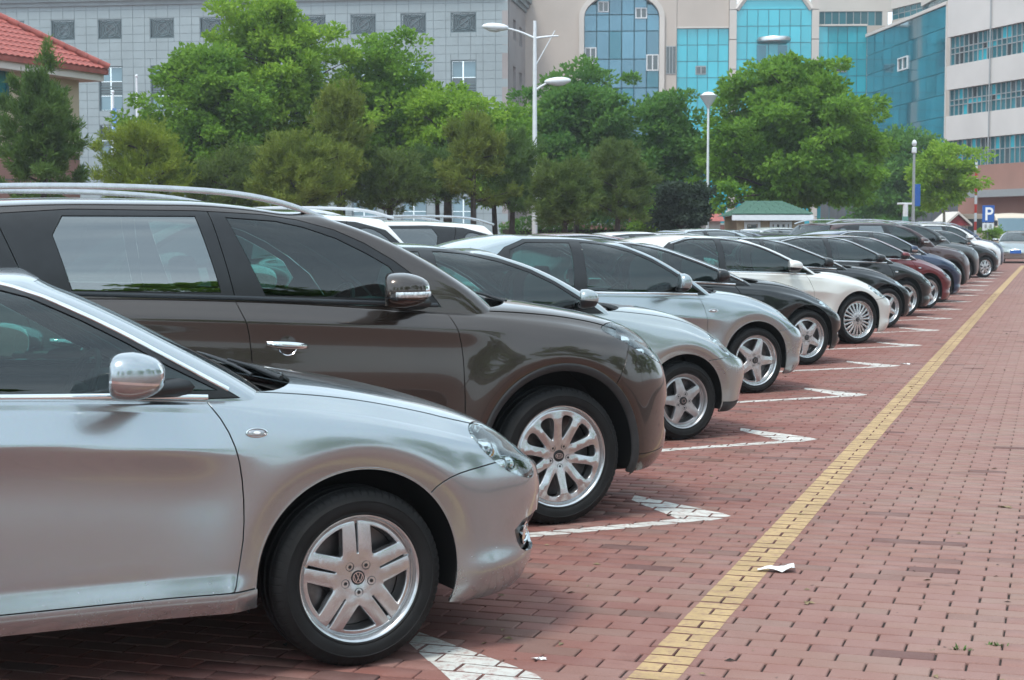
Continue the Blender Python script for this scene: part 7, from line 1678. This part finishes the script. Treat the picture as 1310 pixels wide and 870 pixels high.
# ------------------------------------------------------------------ car variants
def morph(sp, xk, zk, skip=(), **over):
    X = lambda x: float(np.interp(x, [a for a, b in xk], [b for a, b in xk])); Z = lambda z: float(np.interp(z, [a for a, b in zk], [b for a, b in zk]))
    s = dict(sp)
    for k in ('shoulder', 'topedge', 'zlow', 'hood', 'crease', 'apillar', 'cpillar', 'roof', 'doorf', 'doorb', 'doorr', 'bump', 'bumpsplit', 'headlight', 'fog', 'taillight'):
        if s.get(k): s[k] = [(X(x), Z(z)) for x, z in s[k]]
    for k in ('nose', 'tail'): s[k] = [(Z(z), X(x)) for z, x in s[k]]
    s['header'] = (X(s['header'][0]), Z(s['header'][1])); s['sillz'] = Z(s['sillz']); s['handles'] = [(X(x), Z(z)) for x, z in s['handles']]; s['hoodcutx'] = [(X(x), y) for x, y in s['hoodcutx']]
    s['windows'] = [(n, m, [(X(x), Z(z)) for x, z in p], q) for n, m, p, q in s['windows']]; s['frames'] = [(n, m, [(X(x), Z(z)) for x, z in p], q, (X(sd[0]), Z(sd[1]))) for n, m, p, q, sd in s.get('frames', [])]
    s['ghlines'] = [[(X(x), Z(z)) for x, z in p] for p in s.get('ghlines', [])]; s['ghparts'] = [(n, m, (X(sd[0]), Z(sd[1]))) for n, m, sd in s.get('ghparts', [])]
    s['ribbons'] = [(a, b, c, [(X(x), Z(z)) for x, z in p], d, e, f, g) for a, b, c, p, d, e, f, g in s.get('ribbons', [])]
    if s.get('rails'): s['rails'] = [(X(x), y, Z(z)) for x, y, z in s['rails']]; s['railfeet'] = tuple(X(x) for x in s['railfeet'])
    if s.get('mirror'): m = list(s['mirror']); m[0] = X(m[0]); m[2] = Z(m[2]); m[10] = (X(m[10][0]), m[10][1], Z(m[10][2])); s['mirror'] = tuple(m)
    if s.get('sidelamp'): q = list(s['sidelamp']); q[0] = X(q[0]); q[1] = Z(q[1]); s['sidelamp'] = tuple(q)
    if s.get('lowcrease'): s['lowcrease'] = (Z(s['lowcrease'][0]), s['lowcrease'][1])
    if s.get('lip'): s['lip'] = (Z(s['lip'][0]), s['lip'][1])
    if s.get('bsseed'): s['bsseed'] = (X(s['bsseed'][0]), Z(s['bsseed'][1])); s['bseed'] = (X(.6), Z(.6))
    s.update(over); return s
BASE = fix_ribbons(sedan_spec()); SUV = fix_ribbons(suv_spec())
def nochrome(sp, all_=False):
    s = dict(sp); s['ribbons'] = [r for r in s['ribbons'] if not r[1].startswith('chrome')] if all_ else [r for r in s['ribbons'] if r[1] != 'chrome_window_strip']; return s
S3 = nochrome(morph(BASE, [(-3.82, -3.50), (-2.71, -2.60), (-1.9, -2.35), (-1.62, -1.98), (-1.24, -1.62), (-1.05, -1.36), (-.88, -1.12), (-.66, -.90), (-.42, -.66), (-.2, -.42), (0, -.05), (.3, .18), (.5, .35), (.785, .52), (.985, .80)],
    [(.19, .19), (.327, .29), (.69, .60), (.83, .735), (.90, .83), (.965, .93), (1.03, 1.01), (1.475, 1.475)], W=.865, wb=2.60, hls=1.35, wr=.292, rim=.196, az=.298, ar=.345, wheel='five', spin=.25, logo='plain', alloy=M_ALLOYD, sidelamp=None, fog=None, lip=None, tw=.185,
    headlight=[(.345, .735), (.375, .69), (.42, .645), (.46, .615), (.54, .60), (.62, .605), (.60, .66), (.54, .73), (.46, .80), (.36, .80)], bump=[(.20, .585), (.25, .595), (.36, .605), (.45, .61)], bumpsplit=[(.30, .27), (.5, .265), (.8, .28)], bsseed=(.45, .24), bseed=(.5, .45), flare=.030, flr=.06,
    mirror=(-.90, .94, 1.07, .09, .11, .070, 'paint', .15, M_TRIM, M_TRIM, (-.80, .80, 1.03)), sillmat=P_SILVER2), True)
S4 = nochrome(morph(BASE, [(-3.82, -3.60), (-2.71, -2.62), (-1.9, -2.25), (-1.62, -1.84), (-1.24, -1.48), (-.93, -1.06), (-.61, -.70), (-.42, -.54), (-.2, -.30), (0, -.06), (.3, .18), (.5, .36), (.785, .56), (.985, .82)],
    [(.19, .17), (.327, .28), (.69, .60), (.84, .76), (.9, .85), (.965, .93), (1.03, .985), (1.475, 1.515)], W=.90, wb=2.62, hls=1.35, wr=.315, rim=.232, az=.322, ar=.368, wheel='five', spin=-.35, logo='plain', fog=None,
    headlight=[(.36, .80), (.38, .755), (.43, .69), (.50, .635), (.56, .62), (.585, .65), (.56, .71), (.50, .77), (.43, .815)], sidelamp=(-.50, .80, .05, .017, M_CHROME, M_SATIN2), sillmat=P_SILVER3,
    mirror=(-.92, 1.0, 1.07, .075, .13, .085, 'paint', .55, M_TRIM, M_TRIM, (-.80, .84, 1.02))))
S5 = morph(BASE, [(-3.82, -3.85), (-2.71, -2.76), (-1.9, -2.55), (-1.62, -2.25), (-1.24, -2.0), (-.93, -1.58), (-.66, -1.15), (-.42, -.80), (0, -.15), (.3, .12), (.5, .32), (.785, .56), (.985, .74)],
    [(.19, .17), (.327, .29), (.69, .56), (.84, .70), (.965, .90), (1.03, 1.0), (1.475, 1.455)], wb=2.76, hls=1.35, flare=.014, wr=.318, rim=.225, az=.325, ar=.37, wheel='five', spin=.5, logo='plain', sidelamp=None, headlight=[(.28, .76), (.30, .69), (.40, .64), (.52, .58), (.60, .57), (.58, .64), (.50, .72), (.38, .80)], sillmat=P_BLACK, mirror=(-1.28, .99, 1.05, .10, .12, .07, 'paint', .15, M_TRIM, M_TRIM, (-1.12, .84, 1.0)))
S6 = morph(BASE, [(-3.82, -4.05), (-2.71, -2.97), (-1.9, -2.45), (-1.62, -2.15), (-1.24, -1.80), (-.93, -1.36), (-.6, -.92), (-.42, -.72), (0, -.15), (.3, .15), (.5, .33), (.785, .62), (.985, .86)],
    [(.19, .15), (.327, .28), (.69, .60), (.84, .76), (.965, .93), (1.03, 1.0), (1.475, 1.49)], wb=2.97, hls=1.35, flare=.015, wr=.333, rim=.245, az=.338, ar=.385, wheel='multi', logo='plain', sidelamp=None, fog=None, headlight=[(.31, .745), (.36, .68), (.46, .635), (.56, .62), (.62, .64), (.58, .71), (.50, .77), (.40, .80), (.33, .79)], sillmat=P_CHAMP, mirror=(-1.20, 1.0, 1.075, .125, .15, .075, 'paint', .3, M_TRIM, M_TRIM, (-1.02, .84, 1.01)), glass=M_GLASS)
S8 = morph(BASE, [(-3.82, -3.80), (-2.71, -2.70), (-1.9, -1.95), (-1.62, -1.62), (-1.24, -1.22), (-.93, -.90), (-.66, -.55), (-.42, -.26), (0, .0), (.5, .45), (.785, .70), (.985, .90)],
    [(.19, .17), (.327, .3), (.69, .60), (.84, .76), (.965, .93), (1.03, 1.0), (1.475, 1.455)], hls=1.3, flare=.015, wr=.322, rim=.238, az=.328, ar=.375, wheel='five', spin=.2, logo='plain', sillmat=P_BLACK, mirror=(-.72, 1.0, 1.05, .11, .13, .065, 'paint', .15, M_TRIM, M_TRIM, (-.55, .84, 1.0)))
def place(root, px, py, yw, hd=45, y=None, x=None):
    g = ground(px, py) if y is None else Vector((x, y, 0)); l = Vector((-math.cos(math.radians(hd)), math.sin(math.radians(hd)), 0)); o = g + l * yw
    root.location = (o.x, o.y, 0); root.rotation_euler = (0, 0, math.radians(90 - hd))
DARKG = {'pale_car_glass': M_DARKGLASS, 'car_glass': M_DARKGLASS}
def copy_car(src, paint_from, paint_to, name=None, swap=None):
    def cp(o, par):
        c = o.copy(); COL.objects.link(c); c.parent = par
        if o.type == 'MESH' and paint_to is not None:
            for i, sl_ in enumerate(c.material_slots):
                m0 = o.material_slots[i].material; m1 = paint_to if m0 is paint_from else (swap or {}).get(m0.name if m0 else '')
                if m1: sl_.link = 'OBJECT'; sl_.material = m1
        for ch in o.children: cp(ch, c)
        return c
    r = cp(src, None)
    if name: r.name = name
    return r
ROW = 'cars parked nose out along the yellow line'; BACK = 'cars parked in the rows behind'
def car(sp, P, lod, pos, label, name='parked_car', cat='car', group=ROW, hd=45, yw=None, **k):
    r = build_car(sp, P, name, lod); place(r, pos[0], pos[1], sp['W'] - .035, hd, **k); return tag(r, label, cat, group)
c1 = car(BASE, P_SILVER, 0, (460, 853), 'nearest silver blue sedan cut by the left edge, with five split spoke wheel', 'sedan_car')
c2 = car(SUV, P_BROWN, 0, (716, 671), 'dark brown SUV with roof rails behind the nearest silver sedan', 'suv_car', 'SUV')
c3 = car(S3, P_SILVER2, 0, (874, 563), 'small silver grey sedan whose nose shows past the brown SUV', 'sedan_car')
c4 = car(S4, P_SILVER3, 0, (966, 503), 'silver five spoke hatchback with curved roof and chrome mirror, fourth in the row', 'hatchback_car')
c5 = car(S5, P_BLACK, 1, (1032, 467), 'black sedan low between the silver hatchback and the champagne sedan', 'sedan_car')
c6 = car(S6, P_CHAMP, 1, (1097, 440), 'champagne white sedan with many thin wheel spokes', 'sedan_car')
c8 = car(S8, P_BLACK, 1, (1158, 405), 'black sedan with chrome window line and bright five spoke wheel', 'sedan_car')
c7 = copy_car(c5, P_BLACK, P_BLACK, 'sedan_car'); place(c7, 0, 0, .87, y=27.0, x=-2.50); tag(c7, 'black sedan mostly hidden behind the champagne white sedan', 'car', ROW)
c9 = copy_car(c8, P_BLACK, P_RED, 'sedan_car'); place(c9, 0, 0, .87, y=33.8, x=-2.35); tag(c9, 'dark red sedan peeking out behind the black chrome lined sedan', 'car', ROW)
HB = build_car(morph(BASE, [(-3.82, -3.45), (-2.71, -2.6), (-1.9, -2.1), (-1.62, -1.7), (-1.24, -1.3), (-.93, -.98), (-.66, -.66), (-.42, -.38), (0, 0), (.5, .42), (.785, .68), (.985, .88)], [(.19, .2), (.327, .32), (.69, .66), (.84, .84), (.965, .99), (1.03, 1.07), (1.475, 1.54)], wb=2.6, hls=1.35, flare=.016, wr=.33, rim=.235, az=.335, ar=.385, wheel='y7', logo=None, sidelamp=None, sillmat=P_BLUE), P_BLUE, 'hatchback_car', 1)
place(HB, 1203, 387, .87); tag(HB, 'dark blue hatchback with forked spoke wheel behind the dark red sedan', 'car', ROW)
SUVF = build_car(dict(SUV, wheel='y7', logo=None), P_MAROON, 'suv_car', 1); place(SUVF, 0, 0, .905, y=40.9, x=-2.35); tag(SUVF, 'maroon brown SUV with a dark door mirror behind the blue hatchback', 'SUV', ROW)
for src, pf, pt, y, x, lab, cat in ((HB, P_BLUE, P_GREY, 45.2, -2.6, 'dark grey hatchback mostly hidden behind the maroon SUV', 'car'), (SUVF, P_MAROON, P_GREY, 49.2, -2.5, 'grey SUV with silver wheel between the maroon SUV and the small black car', 'SUV'), (HB, P_BLUE, P_SILVER3, 52.4, -2.9, 'silver hatchback hidden between the grey SUV and the small black car', 'car'),
        (HB, P_BLUE, P_BLACK, 55.6, -2.10, 'small black hatchback, last car of the row whose front wheel shows', 'car'), (SUVF, P_MAROON, P_WHITE, 59.5, -2.2, 'white SUV standing out behind the small black hatchback', 'SUV'), (SUVF, P_MAROON, P_BLUE, 63.2, -2.2, 'dark blue SUV at the far end of the row behind the white SUV', 'SUV')):
    c = copy_car(src, pf, pt); place(c, 0, 0, .87, y=y, x=x); tag(c, lab, cat, ROW)
# rows behind: their tails point this way
WS = build_car(dict(SUV, wheel='five', logo=None, railmat=M_POLEW, clad=False, glass=M_DARKGLASS, windows=[(a_, M_DARKGLASS, c_, d_) for a_, b_, c_, d_ in SUV['windows']]), P_WHITE, 'suv_car', 1)
WS.rotation_euler = (0, 0, math.radians(90 + 135)); WS.location = (-9.0, 13.9, 0)
BACKC = [(SUVF, P_MAROON, P_WHITE, 19.3, 0.0, 'white SUV with a tail spoiler and black side glass, right of the nearer white SUV', 'SUV', .965), (c4, P_SILVER3, P_SILVER2, 24.2, -.1, 'silver car roof with thin rails behind the silver hatchback', 'car', .98), (c8, P_BLACK, P_RED, 28.0, 0, 'red car roof seen over the parked row', 'car', 1.03), (c4, P_SILVER3, P_WHITE, 31.6, 0, 'white car roof behind the black sedan', 'car', 1.0),
    (c8, P_BLACK, P_GREY, 35.3, 0, 'grey sedan roof in front of the hut', 'car', 1.03), (HB, P_BLUE, P_SILVER3, 38.9, 0, 'silver blue hatchback roof below the green hut', 'car', 1.02), (HB, P_BLUE, P_BLUE, 42.4, .2, 'dark blue hatchback roof below the green hut window', 'car', 1.0), (SUVF, P_MAROON, P_BLACK, 46.0, .2, 'black SUV roof right of the green hut', 'SUV', .85),
    (HB, P_BLUE, P_WHITE, 49.6, 0, 'white hatchback roof right of the green hut', 'car', 1.04), (SUVF, P_MAROON, P_SILVER, 53.2, 0, 'silver SUV with black roof rails in the back row', 'SUV', .86), (HB, P_BLUE, P_SILVER2, 57.0, 0, 'pale hatchback in the back row near the green post', 'car', 1.03), (HB, P_BLUE, P_WHITE, 60.5, 0, 'white hatchback in the back row far end', 'car', 1.03)]
tag(WS, 'white SUV with roof rails and dark rear side glass behind the brown SUV', 'SUV', BACK)
def tail_at(o, tx, ty, L=3.7):
    h = math.radians(225); f = Vector((math.sin(h), math.cos(h), 0)); o.location = Vector((tx, ty, 0)) + f * L; o.rotation_euler = (0, 0, math.radians(90) - h)
tail_at(WS, -6.55, 16.4)
for src, pf, pt, ty, dx, lab, cat, sc in BACKC:
    c = copy_car(src, pf, pt, None, DARKG); tail_at(c, -6.55 - dx, ty, 3.6); c.scale = (1, 1, sc); tag(c, lab, cat, BACK)
# silver car facing us and the minibus at the far end of the lane
FC = build_car(dict(S8, wheel='y7'), P_SILVER2, 'sedan_car', 1); g_ = ground(1300, 337); FC.location = (g_.x, g_.y + 1.0, 0); FC.rotation_euler = (0, 0, math.radians(-92)); tag(FC, 'silver sedan driving towards us at the far end of the lane', 'car')
pm = MB(); pm.bbox((.965, -.24, .44), (.985, .24, .60), .006); pm.build('number_plate', M_BLUES, FC)
def pickup():
    R = empty('pickup_truck', frame_at(1196, 78), 0); tag(R, 'small white pickup cab seen from behind over the far roofs', 'pickup truck'); RM = Matrix.Rotation(YAW, 4, 'Z'); sc = F / 78; z = lambda y: CAM_H + (292 - y) / sc
    hw = .62; zt = z(283.5)
    V = [(-.80, 0, .9), (.80, 0, .9), (.80, 1.5, .9), (-.80, 1.5, .9), (-hw, .12, zt), (hw, .12, zt), (hw * .98, 1.2, zt), (-hw * .98, 1.2, zt)]; m = MB(); m.add([RM @ Vector(p) for p in V], [(0, 1, 5, 4), (1, 2, 6, 5), (2, 3, 7, 6), (3, 0, 4, 7), (4, 5, 6, 7), (3, 2, 1, 0)])
    me = m.mesh('cab'); bm = bmesh.new(); bm.from_mesh(me); bmesh.ops.bevel(bm, geom=list(bm.edges), offset=.08, segments=3, affect='EDGES'); bm.to_mesh(me); bm.free(); link('cab', me, P_WHITE, R)
    zb = 1.45; MB().add([RM @ Vector(p) for p in ((-.62, .03, zb), (.62, .03, zb), (.52, .085, zt - .12), (-.52, .085, zt - .12))], [(0, 1, 2, 3)]).build('rear_window', M_WIND, R); MB().bbox((-.85, -1.9, .45), (.85, 0, 1.05), .04, RM).build('cargo_bed', P_WHITE, R)
    for x in (-.7, .7):
        for y in (-1.2, 1.9): MB().lathe([(0, -.1), (.3, -.1), (.33, -.06), (.33, .06), (.3, .1), (0, .1)], 20, RM @ Matrix.Translation((x, y, .33)) @ Matrix.Rotation(PI / 2, 4, 'Y')).build('wheel', M_RUBBER, R, 40)
    MB().bbox((-.82, 1.45, .45), (.82, 2.6, 1.0), .08, RM).build('engine_bay', P_WHITE, R)
pickup()
def minibus():
    d = 92; sc = F / d; g = at(1300, 292, d); R = empty('minibus', (g.x, g.y, 0)); tag(R, 'cream minibus facing us behind the silver sedan at the right edge', 'bus'); RM = Matrix.Rotation(YAW + .10, 4, 'Z'); z = lambda y: CAM_H + (292 - y) / sc; zt = z(272.5); hw = 1.02; cr = paint('cream_bus_paint', (.58, .50, .40), 0, .35, .2)
    # front profile lofted backwards
    prof = [(-.02, .35), (-.06, .55), (-.04, 1.0), (.06, 1.35), (.30, 2.15), (.42, zt - .12), (.62, zt)]; n = len(prof); V = []; 
    for (y, zz) in prof:
        for k in range(9): t = -1 + k / 4; V.append(RM @ Vector((hw * t, y + .12 * abs(t) ** 3, zz - (.06 * t * t if zz > 2.3 else 0))))
    F_ = [(i * 9 + k, i * 9 + k + 1, (i + 1) * 9 + k + 1, (i + 1) * 9 + k) for i in range(n - 1) for k in range(8)]
    base_i = len(V); 
    for (y, zz) in prof: V += [RM @ Vector((-hw, 6.2, zz)), RM @ Vector((hw, 6.2, zz))]
    for i in range(n - 1): F_ += [(i * 9, (i + 1) * 9, base_i + 2 * i + 2, base_i + 2 * i), (i * 9 + 8, base_i + 2 * i + 1, base_i + 2 * i + 3, (i + 1) * 9 + 8)]
    t = (n - 1) * 9; F_.append(tuple(t + k for k in range(9)) + (base_i + 2 * n - 1, base_i + 2 * n - 2)); mb = MB(); mb.add(V, F_); mb.build('body', cr, R, 35)
    w_ = MB(); V = []
    for (y, zz) in ((.05, 1.40), (.15, 1.72), (.27, 2.12)):
        for k in range(9): t = (-1 + k / 4) * .90; V.append(RM @ Vector((hw * t, y - .012 + .12 * abs(t) ** 3, zz)))
    w_.add(V, [(i * 9 + k, i * 9 + k + 1, (i + 1) * 9 + k + 1, (i + 1) * 9 + k) for i in range(2) for k in range(8)]); w_.build('windshield', M_WINB, R, 60)
    for i in range(4): MB().box((-hw - .008, .75 + i * 1.3, 1.35), (-hw - .002, 1.9 + i * 1.3, 2.1), RM).build('side_window', M_WIND, R)
    for x in (-.78, .78): MB().lathe([(0, .0), (.12, .0), (.14, -.05)], 16, RM @ Matrix.Translation((x, -.08, .78)) @ Matrix.Rotation(PI / 2, 4, 'X')).build('headlight', M_WHITEM, R, 40); MB().bbox((x * 1.5 - .09, -.1, 1.7), (x * 1.5 + .09, 0, 2.0), .03, RM).build('side_mirror', M_TRIM, R)
    MB().bbox((-hw, -.12, .32), (hw, .02, .52), .04, RM).build('bumper', M_TRIM, R)
    for x in (-.85, .85):
        for y in (1.0, 5.0): MB().lathe([(0, -.12), (.33, -.12), (.37, -.08), (.37, .08), (.33, .12), (0, .12)], 20, RM @ Matrix.Translation((x, y, .37)) @ Matrix.Rotation(PI / 2, 4, 'Y')).build('wheel', M_RUBBER, R, 40)
minibus()
# wipers on the nearest sedan
def wiper(root, pts, r):
    mb = MB(); mb.tube(pts, r, 6); mb.build('wiper', M_TRIM, root, 60)

# ------------------------------------------------------------------ the air between here and the far buildings
hz_ = bpy.data.materials.new('summer_haze'); hz_.use_nodes = True; hn = hz_.node_tree; hn.nodes.clear(); ho_ = hn.nodes.new('ShaderNodeOutputMaterial'); pv = hn.nodes.new('ShaderNodeVolumePrincipled')
pv.inputs['Color'].default_value = (.90, .95, 1.0, 1); pv.inputs['Density'].default_value = .0007; pv.inputs['Anisotropy'].default_value = .2; hn.links.new(pv.outputs[0], ho_.inputs['Volume'])
MB().box((-1000, -1000, -1.0), (1000, 1000, 60)).build('haze', hz_)['kind'] = 'stuff'
